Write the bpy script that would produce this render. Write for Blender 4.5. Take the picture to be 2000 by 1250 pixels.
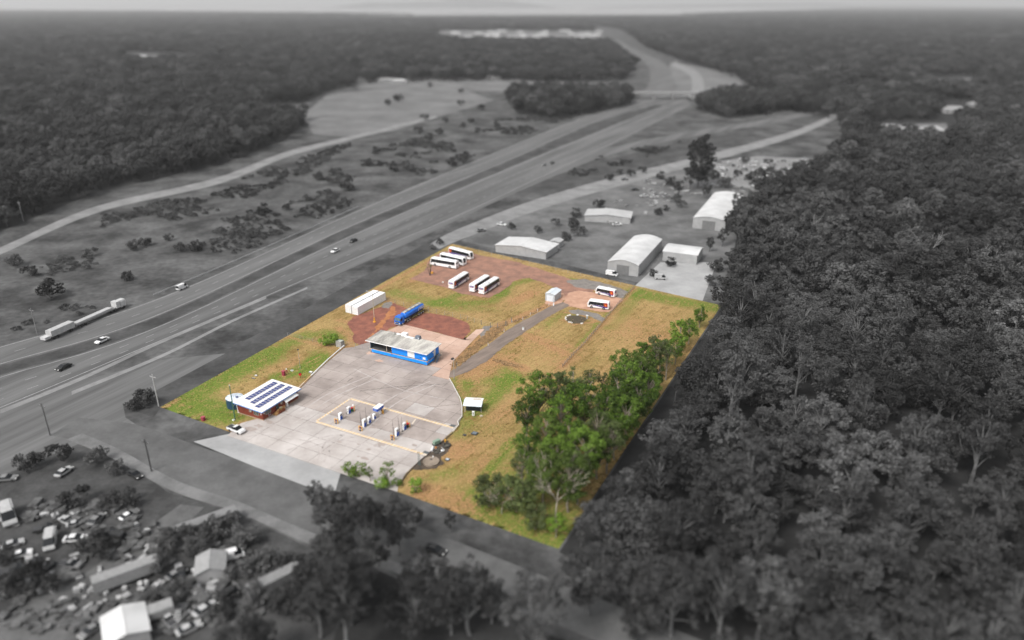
import bpy, bmesh, math, random
import numpy as np
from mathutils import Vector, Matrix

# ------------------------------------------------------------------ camera, sky, sun, exposure
for o in list(bpy.data.objects): bpy.data.objects.remove(o)
SC = bpy.context.scene
COL = SC.collection
CAM_H, HFOV, HORIZON = 98.0, math.radians(69.0), 8.0      # metres, radians, horizon row in the 2000x1250 photograph
FPX = 1000 / math.tan(HFOV / 2)
PITCH = math.atan((625 - HORIZON) / FPX)
cam = bpy.data.cameras.new('camera'); camo = bpy.data.objects.new('camera', cam); COL.objects.link(camo)
cam.sensor_width = 360; cam.lens = 180 / math.tan(HFOV / 2)
cam.clip_start = 1; cam.clip_end = 90000
camo.location = (0, 0, CAM_H); camo.rotation_euler = (math.pi / 2 - PITCH, 0, 0)
cam.dof.use_dof = True; cam.dof.focus_distance = 226; cam.dof.aperture_fstop = 0.26 / 1.6
SC.camera = camo
SUN_EL, SUN_AZ = math.radians(50), math.radians(222)      # azimuth clockwise from +Y
w = bpy.data.worlds.new('World'); SC.world = w; w.use_nodes = True
nt = w.node_tree; bg = nt.nodes['Background']
sky = nt.nodes.new('ShaderNodeTexSky'); sky.sky_type = 'NISHITA'; sky.sun_disc = False
sky.sun_elevation = SUN_EL; sky.sun_rotation = SUN_AZ; sky.dust_density = 4; sky.air_density = 1.0
hs = nt.nodes.new('ShaderNodeHueSaturation'); hs.inputs['Saturation'].default_value = 0.10
nt.links.new(sky.outputs[0], hs.inputs['Color']); nt.links.new(hs.outputs[0], bg.inputs['Color'])
bg.inputs['Strength'].default_value = 0.14
sl = bpy.data.lights.new('sun', 'SUN'); sl.energy = 1.5; sl.angle = math.radians(14); sl.color = (1, 0.97, 0.93)
so = bpy.data.objects.new('sun', sl); COL.objects.link(so); so.location = (0, 0, 200)
sd = Vector((math.sin(SUN_AZ) * math.cos(SUN_EL), math.cos(SUN_AZ) * math.cos(SUN_EL), math.sin(SUN_EL)))
so.rotation_euler = sd.to_track_quat('Z', 'Y').to_euler()
SC.view_settings.view_transform = 'Standard'; SC.view_settings.look = 'None'
SC.view_settings.gamma = 1; SC.view_settings.exposure = 0.60; SC.view_settings.use_curve_mapping = False

# ------------------------------------------------------------------ helpers
R = random.Random(7)
def P(x, y, z=0.0):
    """ground point (metres) that the photograph shows at pixel x, y (2000x1250), at height z"""
    u = (x - 1000) / FPX; v = (625 - y) / FPX
    dy = math.cos(PITCH) + v * math.sin(PITCH); dz = -math.sin(PITCH) + v * math.cos(PITCH)
    t = (z - CAM_H) / dz
    return Vector((u * t, dy * t, z))
def PX(lst): return [tuple(P(*q)[:2]) for q in lst]
_a, _b = P(722, 687), P(834, 714)
A1 = math.atan2(_b.y - _a.y, _b.x - _a.x)                 # the lot's own axes
E1 = Vector((math.cos(A1), math.sin(A1), 0)); E2 = Vector((-math.sin(A1), math.cos(A1), 0))
DEG = math.radians

def vnoise(x, y, scale, seed=0, octaves=3):
    out = np.zeros_like(x); amp = 1.0; tot = 0
    for o in range(octaves):
        rg = np.random.RandomState(seed * 17 + o); T = rg.rand(64, 64)
        u = x / scale; v = y / scale
        iu = np.floor(u).astype(int); iv = np.floor(v).astype(int)
        fu = u - iu; fv = v - iv; fu = fu * fu * (3 - 2 * fu); fv = fv * fv * (3 - 2 * fv)
        g = lambda i, j: T[i % 64, j % 64]
        out += amp * ((g(iu, iv) * (1 - fu) + g(iu + 1, iv) * fu) * (1 - fv) + (g(iu, iv + 1) * (1 - fu) + g(iu + 1, iv + 1) * fu) * fv)
        tot += amp; amp *= 0.5; scale *= 0.5
    return out / tot
def sdf(px, py, poly):
    poly = np.asarray(poly); d = np.full(px.shape, 1e18); inside = np.zeros(px.shape, bool)
    n = len(poly)
    for i in range(n):
        ax, ay = poly[i]; bx, by = poly[(i + 1) % n]
        ex, ey = bx - ax, by - ay; L = ex * ex + ey * ey + 1e-12
        t = np.clip(((px - ax) * ex + (py - ay) * ey) / L, 0, 1)
        d = np.minimum(d, (px - ax - t * ex) ** 2 + (py - ay - t * ey) ** 2)
        c = ((ay > py) != (by > py)) & (px < (bx - ax) * (py - ay) / (by - ay + 1e-12) + ax)
        inside ^= c
    d = np.sqrt(d)
    return np.where(inside, -d, d)
def linedist(px, py, pts):
    d = np.full(px.shape, 1e18)
    for (ax, ay), (bx, by) in zip(pts[:-1], pts[1:]):
        ex, ey = bx - ax, by - ay; L = ex * ex + ey * ey + 1e-12
        t = np.clip(((px - ax) * ex + (py - ay) * ey) / L, 0, 1)
        d = np.minimum(d, (px - ax - t * ex) ** 2 + (py - ay - t * ey) ** 2)
    return np.sqrt(d)

# ---- materials
MATS = {}
def mat(name, c1, c2=None, scale=1.0, rough=0.75, metal=0.0, bump=0.0, var=0.0, spec=0.3, stretch=None, fine=0.0):
    if name in MATS: return MATS[name]
    m = bpy.data.materials.new(name); m.use_nodes = True; t = m.node_tree; N = t.nodes; L = t.links
    b = N['Principled BSDF']; b.inputs['Roughness'].default_value = rough; b.inputs['Metallic'].default_value = metal
    b.inputs['Specular IOR Level'].default_value = spec
    g = N.new('ShaderNodeNewGeometry'); vec = g.outputs['Position']
    if stretch:
        mp = N.new('ShaderNodeMapping'); mp.vector_type = 'TEXTURE'; mp.inputs['Rotation'].default_value = (0, 0, stretch[0]); mp.inputs['Scale'].default_value = (1 / stretch[1], 1 / stretch[2], 1)
        L.new(vec, mp.inputs['Vector']); vec = mp.outputs[0]
    n = N.new('ShaderNodeTexNoise'); n.inputs['Scale'].default_value = scale; n.inputs['Detail'].default_value = 6; n.inputs['Roughness'].default_value = 0.65
    L.new(vec, n.inputs['Vector'])
    r = N.new('ShaderNodeValToRGB'); r.color_ramp.elements[0].position = 0.36; r.color_ramp.elements[1].position = 0.64
    c2 = c2 or tuple(x * 0.82 for x in c1)
    r.color_ramp.elements[0].color = (*c2, 1); r.color_ramp.elements[1].color = (*c1, 1)
    L.new(n.outputs['Fac'], r.inputs['Fac']); out = r.outputs['Color']
    def mul(sock, lo, hi):
        mr = N.new('ShaderNodeMapRange'); mr.inputs['To Min'].default_value = lo; mr.inputs['To Max'].default_value = hi; L.new(sock, mr.inputs['Value'])
        mx = N.new('ShaderNodeVectorMath'); mx.operation = 'SCALE'; L.new(out, mx.inputs[0]); L.new(mr.outputs[0], mx.inputs['Scale']); return mx.outputs[0]
    if var:
        oi = N.new('ShaderNodeObjectInfo'); out = mul(oi.outputs['Random'], 1 - var, 1 + var)
    if fine:
        n2 = N.new('ShaderNodeTexNoise'); n2.inputs['Scale'].default_value = scale * 9; n2.inputs['Detail'].default_value = 4
        L.new(vec, n2.inputs['Vector']); out = mul(n2.outputs['Fac'], 1 - fine, 1 + fine)
    L.new(out, b.inputs['Base Color'])
    if bump:
        bp = N.new('ShaderNodeBump'); bp.inputs['Strength'].default_value = bump; bp.inputs['Distance'].default_value = 0.1
        L.new(n.outputs['Fac'], bp.inputs['Height']); L.new(bp.outputs[0], b.inputs['Normal'])
    MATS[name] = m; return m
def leafmat(name, dark, light, alt, trans=0.2, fade=0.25):
    m = bpy.data.materials.new(name); m.use_nodes = True; t = m.node_tree; N = t.nodes; L = t.links
    b = N['Principled BSDF']; out = N['Material Output']
    g = N.new('ShaderNodeNewGeometry'); oi = N.new('ShaderNodeObjectInfo')
    def mix(f, a, c):
        x = N.new('ShaderNodeMix'); x.data_type = 'RGBA'; L.new(f, x.inputs['Factor'])
        for s, k in ((a, 6), (c, 7)):
            if isinstance(s, tuple): x.inputs[k].default_value = (*s, 1)
            else: L.new(s, x.inputs[k])
        return x.outputs[2]
    c = mix(g.outputs['Random Per Island'], dark, light)
    mr = N.new('ShaderNodeMapRange'); mr.inputs['From Min'].default_value = 0.45; mr.inputs['To Max'].default_value = 0.8; L.new(oi.outputs['Random'], mr.inputs['Value'])
    c = mix(mr.outputs[0], c, alt)
    m2 = N.new('ShaderNodeMapRange'); m2.inputs['To Min'].default_value = 1 - fade; m2.inputs['To Max'].default_value = 1 + fade
    ml = N.new('ShaderNodeMath'); ml.operation = 'MULTIPLY'; ml.inputs[1].default_value = 7.31; L.new(oi.outputs['Random'], ml.inputs[0])
    fr = N.new('ShaderNodeMath'); fr.operation = 'FRACT'; L.new(ml.outputs[0], fr.inputs[0]); L.new(fr.outputs[0], m2.inputs['Value'])
    sc = N.new('ShaderNodeVectorMath'); sc.operation = 'SCALE'; L.new(c, sc.inputs[0]); L.new(m2.outputs[0], sc.inputs['Scale'])
    if name.endswith('grey_leaves'):      # stands of paler and darker species
        nz = N.new('ShaderNodeTexNoise'); nz.inputs['Scale'].default_value = 0.022; nz.inputs['Detail'].default_value = 3; L.new(oi.outputs['Location'], nz.inputs['Vector'])
        mz = N.new('ShaderNodeMapRange'); mz.inputs['From Min'].default_value = .35; mz.inputs['From Max'].default_value = .65; mz.inputs['To Min'].default_value = .55; mz.inputs['To Max'].default_value = 1.5; L.new(nz.outputs['Fac'], mz.inputs['Value'])
        s2 = N.new('ShaderNodeVectorMath'); s2.operation = 'SCALE'; L.new(sc.outputs[0], s2.inputs[0]); L.new(mz.outputs[0], s2.inputs['Scale']); sc = s2
    L.new(sc.outputs[0], b.inputs['Base Color']); b.inputs['Roughness'].default_value = 0.65; b.inputs['Specular IOR Level'].default_value = 0.2
    tr = N.new('ShaderNodeBsdfTranslucent'); L.new(sc.outputs[0], tr.inputs['Color'])
    ms = N.new('ShaderNodeMixShader'); ms.inputs[0].default_value = trans
    L.new(b.outputs[0], ms.inputs[1]); L.new(tr.outputs[0], ms.inputs[2]); L.new(ms.outputs[0], out.inputs['Surface'])
    MATS[name] = m; return m
def grey(v, name=None, **k):
    name = name or 'grey_%d' % int(v * 1000)
    return mat(name, (v, v, v), (v * 0.8,) * 3, **k)

# ---- mesh building
class MB:
    def __init__(s): s.v = []; s.f = []
    def poly(s, pts):
        n = len(s.v); s.v += [tuple(p) for p in pts]; s.f.append(tuple(range(n, n + len(pts)))); return s
    def box(s, x0, x1, y0, y1, z0, z1):
        n = len(s.v); s.v += [(x, y, z) for z in (z0, z1) for x, y in ((x0, y0), (x1, y0), (x1, y1), (x0, y1))]
        s.f += [tuple(n + i for i in q) for q in ((3, 2, 1, 0), (4, 5, 6, 7), (0, 1, 5, 4), (1, 2, 6, 5), (2, 3, 7, 6), (3, 0, 4, 7))]; return s
    def hexa(s, lo, hi):
        n = len(s.v); s.v += [tuple(p) for p in lo] + [tuple(p) for p in hi]
        s.f += [tuple(n + i for i in q) for q in ((3, 2, 1, 0), (4, 5, 6, 7), (0, 1, 5, 4), (1, 2, 6, 5), (2, 3, 7, 6), (3, 0, 4, 7))]; return s
    def prism(s, pts, z0, z1):
        k = len(pts); n = len(s.v); s.v += [(x, y, z0) for x, y in pts] + [(x, y, z1) for x, y in pts]
        s.f.append(tuple(n + i for i in range(k - 1, -1, -1))); s.f.append(tuple(n + k + i for i in range(k)))
        s.f += [(n + i, n + (i + 1) % k, n + k + (i + 1) % k, n + k + i) for i in range(k)]; return s
    def cyl(s, p, q, r, r2=None, n=10, caps=True):
        r2 = r if r2 is None else r2; p = Vector(p); q = Vector(q); d = (q - p)
        if d.length < 1e-6: return s
        z = d.normalized(); x = z.orthogonal().normalized(); y = z.cross(x); b = len(s.v)
        for c, rr in ((p, r), (q, r2)):
            s.v += [tuple(c + (x * math.cos(2 * math.pi * i / n) + y * math.sin(2 * math.pi * i / n)) * rr) for i in range(n)]
        s.f += [(b + i, b + (i + 1) % n, b + n + (i + 1) % n, b + n + i) for i in range(n)]
        if caps: s.f += [tuple(b + i for i in range(n - 1, -1, -1)), tuple(b + n + i for i in range(n))]
        return s
    def tube(s, pts, r, n=6):
        for a, b in zip(pts[:-1], pts[1:]): s.cyl(a, b, r, r, n)
        return s
    def loft(s, rings, close=True):
        k = len(rings[0]); b = len(s.v)
        for r in rings: s.v += [tuple(p) for p in r]
        for j in range(len(rings) - 1):
            for i in range(k):
                s.f.append((b + j * k + i, b + j * k + (i + 1) % k, b + (j + 1) * k + (i + 1) % k, b + (j + 1) * k + i))
        if close:
            s.f.append(tuple(b + i for i in range(k - 1, -1, -1))); s.f.append(tuple(b + (len(rings) - 1) * k + i for i in range(k)))
        return s
    def mesh(s, name, m, smooth=False):
        me = bpy.data.meshes.new(name); me.from_pydata(s.v, [], s.f); me.materials.append(m)
        bm = bmesh.new(); bm.from_mesh(me); bmesh.ops.recalc_face_normals(bm, faces=bm.faces); bm.to_mesh(me); bm.free()
        if smooth: me.shade_smooth()
        return me
    def build(s, name, m, parent=None, smooth=False, label=None):
        return link(name, s.mesh(name, m, smooth), parent, label)
def link(name, me, parent=None, label=None):
    o = bpy.data.objects.new(name, me); COL.objects.link(o)
    if parent: o.parent = parent
    if label: o['label'] = label
    return o
def tag(o, label, cat, group=None):
    o['label'] = label; o['category'] = cat
    if group: o['group'] = group
    return o
def thing(name, label, cat, loc=(0, 0, 0), rz=0.0, group=None, scale=1.0):
    o = bpy.data.objects.new(name, None); COL.objects.link(o); o.empty_display_size = 0.5
    o.location = loc; o.rotation_euler = (0, 0, rz)
    o.scale = (scale,) * 3 if not isinstance(scale, tuple) else scale
    return tag(o, label, cat, group)
KIDS = {}
def copy_tree(o, parent=None):
    c = o.copy(); COL.objects.link(c); c.parent = parent
    for ch in list(o.children): copy_tree(ch, c)
    return c
def struct(o, kind='structure'):
    o['kind'] = kind; return o
def fast_mesh(name, co, faces, m):
    me = bpy.data.meshes.new(name); co = np.asarray(co, np.float32); faces = np.asarray(faces, np.int32)
    k = faces.shape[1]
    me.vertices.add(len(co)); me.vertices.foreach_set('co', co.ravel())
    me.loops.add(faces.size); me.loops.foreach_set('vertex_index', faces.ravel())
    me.polygons.add(len(faces)); me.polygons.foreach_set('loop_start', np.arange(0, faces.size, k, dtype=np.int32))
    me.update(calc_edges=True); me.materials.append(m); return me

# ---- ground sheets
SHEETS = []
def sheet(name, poly, m, z, res=0.4, rough=0.6, nsc=4.0, seed=1, holes=()):
    SHEETS.append(poly)
    poly = np.asarray(poly); x0, y0 = poly.min(0) - 1.5; x1, y1 = poly.max(0) + 1.5
    nx = int((x1 - x0) / res) + 2; ny = int((y1 - y0) / res) + 2
    gx, gy = np.meshgrid(x0 + np.arange(nx) * res, y0 + np.arange(ny) * res)
    cx = gx[:-1, :-1] + res / 2; cy = gy[:-1, :-1] + res / 2
    s = sdf(cx, cy, poly) + (vnoise(cx, cy, nsc, seed) - 0.5) * 3.2 * rough
    for h in holes: s = np.maximum(s, -sdf(cx, cy, h))
    keep = s < 0; idx = np.arange(nx * ny).reshape(ny, nx)
    f = np.stack([idx[:-1, :-1][keep], idx[:-1, 1:][keep], idx[1:, 1:][keep], idx[1:, :-1][keep]], 1)
    used, inv = np.unique(f.ravel(), return_inverse=True)
    co = np.stack([gx.ravel()[used], gy.ravel()[used], np.full(len(used), z)], 1)
    return struct(link(name, fast_mesh(name, co, inv.reshape(-1, 4), m)))
def smooth_line(pts, n):
    pts = [Vector((p[0], p[1], 0)) for p in pts]
    out = []
    seg = len(pts) - 1
    for k in range(n + 1):
        u = k / n * seg; i = min(int(u), seg - 1); t = u - i
        p0 = pts[max(i - 1, 0)]; p1 = pts[i]; p2 = pts[i + 1]; p3 = pts[min(i + 2, seg)]
        out.append(0.5 * ((2 * p1) + (p2 - p0) * t + (2 * p0 - 5 * p1 + 4 * p2 - p3) * t * t + (3 * p1 - p0 - 3 * p2 + p3) * t ** 3))
    return out
def strip(name, ea, eb, m, z, n=60, parent=None):
    a = smooth_line(PX(ea), n); b = smooth_line(PX(eb), n)
    mb = MB(); mb.v = [(p.x, p.y, z) for p in a] + [(p.x, p.y, z) for p in b]
    mb.f = [(i, i + 1, n + 2 + i, n + 1 + i) for i in range(n)]
    o = mb.build(name, m, parent)
    return struct(o) if not parent else o
def flat(name, pts, m, z):
    mb = MB(); mb.poly([(x, y, z) for x, y in pts]); me = mb.mesh(name, m)
    bm = bmesh.new(); bm.from_mesh(me); bmesh.ops.triangulate(bm, faces=bm.faces); bm.to_mesh(me); bm.free()
    return struct(link(name, me))

# ------------------------------------------------------------------ the setting: terrain outside the lot (grey in the photograph)
LOT = PX([(313, 795), (883, 476), (1409, 596), (1091, 1072)])
LOTA = np.array(LOT)
def in_lot(p, margin=0.0): return float(sdf(np.array([p[0]]), np.array([p[1]]), LOTA)[0]) < margin
gm = mat('verge_grey', (0.112, 0.112, 0.112), (0.036, 0.036, 0.036), scale=0.05, rough=0.95, fine=0.55, spec=0.1)
mb = MB(); S = 40000
for i in range(-8, 8):
    for j in range(-2, 14):
        mb.poly([(i * 5000 + a * 5000, j * 5000 - 4000 + b * 5000, -0.08) for a, b in ((0, 0), (1, 0), (1, 1), (0, 1))])
struct(mb.build('ground', gm))
asph = mat('highway_asphalt', (0.145, 0.145, 0.145), (0.085, 0.085, 0.085), scale=0.05, rough=0.9, stretch=(A1 + math.pi / 2, 0.15, 2.5), fine=0.2, spec=0.1)
asph2 = mat('side_asphalt', (0.125, 0.125, 0.125), (0.085, 0.085, 0.085), scale=0.12, rough=0.9, fine=0.15, spec=0.1)
shoulder = mat('shoulder_grey', (0.24, 0.24, 0.24), (0.16, 0.16, 0.16), scale=0.1, rough=0.9, fine=0.15, spec=0.1)
field = mat('pale_field', (0.17, 0.17, 0.17), (0.11, 0.11, 0.11), scale=0.03, rough=0.95, fine=0.2, spec=0.1)
darkgrass = mat('dark_grass_grey', (0.080, 0.080, 0.080), (0.040, 0.040, 0.040), scale=0.08, rough=0.95, fine=0.3, spec=0.1)
dirt = mat('dirt_grey', (0.13, 0.13, 0.13), (0.07, 0.07, 0.07), scale=0.12, rough=0.95, fine=0.25, spec=0.1)
paint = mat('road_paint', (0.34, 0.34, 0.34), (0.22, 0.22, 0.22), scale=0.6, rough=0.7)
palecrete = mat('pale_concrete_grey', (0.36, 0.36, 0.36), (0.27, 0.27, 0.27), scale=0.1, rough=0.85, fine=0.08)
yardm = mat('yard_grey', (0.15, 0.15, 0.15), (0.07, 0.07, 0.07), scale=0.06, rough=0.95, fine=0.2)

hA = [(-260, 748), (0, 676), (340, 570), (700, 410), (960, 300), (1130, 233), (1240, 201)]
hB = [(-260, 790), (0, 713), (320, 612), (700, 436), (1000, 311), (1160, 240), (1278, 204)]
hC = [(-260, 812), (0, 733), (320, 632), (700, 452), (1000, 325), (1195, 246), (1296, 206)]
hD = [(-260, 900), (0, 800), (320, 664), (700, 505), (940, 404), (1140, 310), (1285, 238), (1345, 207)]
far_way = strip('highway_far_carriageway', hA, hB, asph, -0.060)
near_way = strip('highway_near_carriageway', hC, hD, asph, -0.060)
strip('highway_median', [(a, b + 2) for a, b in hB], [(a, b - 2) for a, b in hC], darkgrass, -0.068)
# past the bridge
strip('highway_beyond_bridge', [(1238, 202), (1268, 160), (1262, 125), (1225, 98), (1180, 78)], [(1350, 207), (1318, 160), (1300, 125), (1250, 100), (1205, 77)], asph, -0.055)
strip('loop_ramp', [(1345, 190), (1352, 168), (1345, 145), (1310, 128)], [(1372, 190), (1375, 165), (1362, 140), (1318, 120)], shoulder, -0.045, 30)
strip('bridge_approach_road', [(930, 166), (1090, 172), (1232, 181)], [(930, 176), (1090, 182), (1232, 191)], shoulder, -0.05, 20)
flat('interchange_field', PX([(1300, 150), (1310, 122), (1440, 142), (1450, 165), (1410, 186), (1300, 190)]), field, -0.062)
# ramps and the frontage road
strip('exit_ramp', [(620, 535), (800, 455), (1000, 362), (1180, 292), (1340, 258), (1500, 232), (1645, 203)],
      [(630, 548), (812, 468), (1010, 375), (1190, 303), (1345, 268), (1505, 241), (1650, 211)], asph, -0.050)
strip('service_road', [(840, 476), (900, 445), (1060, 385), (1230, 338), (1420, 292), (1560, 252), (1640, 216)],
      [(858, 486), (915, 462), (1075, 402), (1250, 352), (1430, 304), (1565, 262), (1648, 224)], shoulder, -0.046)
flat('ramp_verge', PX([(1000, 372), (1180, 312), (1345, 276), (1500, 247), (1400, 285), (1230, 330), (1060, 378)]), darkgrass, -0.064)
flat('lot_side_verge', PX([(313, 797), (600, 636), (884, 476), (870, 455), (700, 545), (560, 622), (430, 690), (330, 745), (262, 775), (258, 800), (300, 815)]), darkgrass, -0.064)
# intersection, side road and its concrete crossing
flat('intersection', PX([(-120, 850), (150, 745), (330, 700), (440, 690), (300, 765), (240, 790), (245, 815), (290, 845), (330, 872), (170, 860), (0, 930), (-150, 990)]), asph, -0.052)
strip('side_road', [(150, 815), (260, 828), (380, 868), (500, 912), (640, 962), (860, 1045), (1100, 1140), (1400, 1262)],
      [(100, 850), (220, 878), (340, 940), (470, 985), (600, 1040), (800, 1110), (1030, 1195), (1250, 1290)], asph2, -0.048)
strip('side_road_shoulder', [(160, 846), (230, 876), (345, 938), (475, 983), (605, 1038), (805, 1108), (1035, 1193)],
      [(130, 858), (215, 893), (335, 958), (470, 1003), (598, 1060), (795, 1126), (1025, 1210)], mat('worn_shoulder_grey', (0.175, 0.175, 0.175), (0.11, 0.11, 0.11), scale=0.15, rough=0.95, fine=0.2), -0.044)
flat('concrete_crossover', PX([(378, 862), (452, 846), (470, 849), (668, 914), (655, 958), (600, 950), (500, 912)]), palecrete, -0.040)
# bands of paint along the carriageways
def lerp_edges(ea, eb, t): return [(a[0] + (b[0] - a[0]) * t, a[1] + (b[1] - a[1]) * t) for a, b in zip(ea, eb)]
def marking(parent, ea, eb, t, wid, z, dash=None, n=240):
    a = smooth_line(PX(ea), n); b = smooth_line(PX(eb), n)
    c = [p + (q - p) * t for p, q in zip(a, b)]
    mb = MB(); acc = 0
    for i in range(n):
        d = c[i + 1] - c[i]; L = d.length
        if L < 1e-4: continue
        nn = Vector((-d.y, d.x, 0)).normalized() * wid / 2
        if dash is None: mb.poly([(c[i] + nn)[:2] + (z,), (c[i] - nn)[:2] + (z,), (c[i + 1] - nn)[:2] + (z,), (c[i + 1] + nn)[:2] + (z,)])
        else:
            u = 0
            while u < L:
                ph = (acc + u) % dash[0]
                if ph < dash[1]:
                    e = min(u + dash[1] - ph, L); p = c[i] + d * (u / L); q = c[i] + d * (e / L)
                    mb.poly([(p + nn)[:2] + (z,), (p - nn)[:2] + (z,), (q - nn)[:2] + (z,), (q + nn)[:2] + (z,)]); u += dash[1] - ph
                else: u += dash[0] - ph
            acc += L
    return mb.build('lane_marking', paint, parent)
hD7 = [(-260, 900), (0, 800), (320, 664), (700, 505), (940, 404), (1195, 282), (1345, 207)]
for t in (0.06, 0.94): marking(far_way, hA, hB, t, 0.3, -0.05); marking(near_way, hC, hD7, t, 0.3, -0.044)
marking(far_way, hA, hB, 0.5, 0.2, -0.05, (9, 3)); marking(near_way, hC, hD7, 0.4, 0.2, -0.044, (9, 3))
marking(near_way, hC, hD7, 0.72, 0.2, -0.044, (9, 3))
strip('turning_lane_edge', [(0, 800), (160, 735), (320, 662), (520, 578)], [(0, 808), (160, 742), (320, 668), (520, 583)], shoulder, -0.036, 40)
strip('turning_lane_inner_edge', [(140, 764), (320, 690), (450, 626), (600, 560)], [(140, 771), (320, 696), (450, 631), (600, 564)], shoulder, -0.034, 40)
# fields, tracks
flat('pale_paddock', PX([(590, 226), (640, 184), (760, 172), (900, 172), (965, 196), (900, 215), (770, 255), (690, 268), (612, 262)]), field, -0.066)
flat('left_clearing', PX([(525, 205), (590, 206), (588, 236), (540, 240)]), field, -0.066)
strip('dirt_track', [(-120, 528), (0, 483), (190, 402), (420, 348), (560, 296), (700, 262), (850, 225)],
      [(-120, 545), (0, 497), (200, 412), (430, 358), (568, 304), (705, 268), (855, 229)], shoulder, -0.06)
strip('yard_track', [(352, 985), (235, 1068), (150, 1128), (-30, 1212), (-140, 1260)], [(398, 990), (300, 1090), (240, 1160), (150, 1262), (60, 1330)], dirt, -0.058)
flat('wrecking_yard', PX([(-150, 960), (90, 880), (250, 905), (330, 962), (470, 1006), (590, 1062), (700, 1110), (640, 1280), (200, 1330), (-180, 1330)]), mat('wreck_yard_soil', (0.07, 0.07, 0.07), (0.03, 0.03, 0.03), scale=0.15, rough=0.95, fine=0.4), -0.070)
flat('shed_yard', PX([(900, 470), (1000, 420), (1180, 365), (1330, 330), (1400, 352), (1465, 362), (1440, 460), (1410, 585), (1260, 555), (1100, 515)]), yardm, -0.066)
flat('pale_shed_apron', PX([(1290, 512), (1400, 512), (1372, 588), (1240, 558)]), palecrete, -0.058)
flat('storage_yard', PX([(1390, 316), (1480, 305), (1620, 312), (1570, 352), (1480, 372), (1400, 352)]), shoulder, -0.060)
for i, pl in enumerate(([(850, 62), (960, 60), (1150, 66), (1180, 76), (1000, 80), (870, 76)], [(1640, 168), (1720, 168), (1730, 178), (1650, 180)], [(1800, 155), (1895, 152), (1900, 166), (1810, 168)],
                        [(245, 104), (350, 108), (360, 120), (250, 118)], [(660, 150), (960, 152), (1230, 166), (1230, 178), (940, 178), (700, 172)], [(1690, 244), (1850, 240), (1850, 266), (1700, 262)], [(600, 30), (800, 35), (1090, 22), (1090, 18), (620, 26)])):
    flat('far_clearing', PX(pl), field, -0.055 + 0.002 * i)

FLOORS = []
# hills on the horizon
hm = mat('hill_grey', (0.06, 0.06, 0.06), (0.04, 0.04, 0.04), scale=0.0006, rough=1)
def ridge(xa, xb, dist, hgt, seed, z0=-2):
    n = 90; xs = np.linspace(xa, xb, n); nz = vnoise(xs, xs * 0, (xb - xa) / 6, seed, 4)
    env = np.sin(np.linspace(0.02, math.pi - 0.02, n)) ** 0.7
    mb = MB(); rows = []
    for k, (dy, hh) in enumerate(((-1500, 0), (-700, 0.6), (0, 1.0), (900, 0.55), (1900, 0))):
        rows.append([(xs[i], dist + dy + 300 * math.sin(i * .3 + k), z0 + hh * hgt * env[i] * (0.45 + 0.9 * nz[i])) for i in range(n)])
    for r in rows: mb.v += r
    for k in range(4):
        for i in range(n - 1): mb.f.append((k * n + i, k * n + i + 1, (k + 1) * n + i + 1, (k + 1) * n + i))
    return struct(mb.build('hills', hm, smooth=True))
ridge(-5200, 1300, 23000, 240, 3); ridge(2500, 16000, 26000, 120, 8)
flat('far_plain', [(-9000, 8300), (9000, 8300), (30000, 44000), (-30000, 44000)], mat('far_plain_pale', (0.34, 0.34, 0.34), (0.22, 0.22, 0.22), scale=0.0012, rough=1), -0.03)

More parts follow.
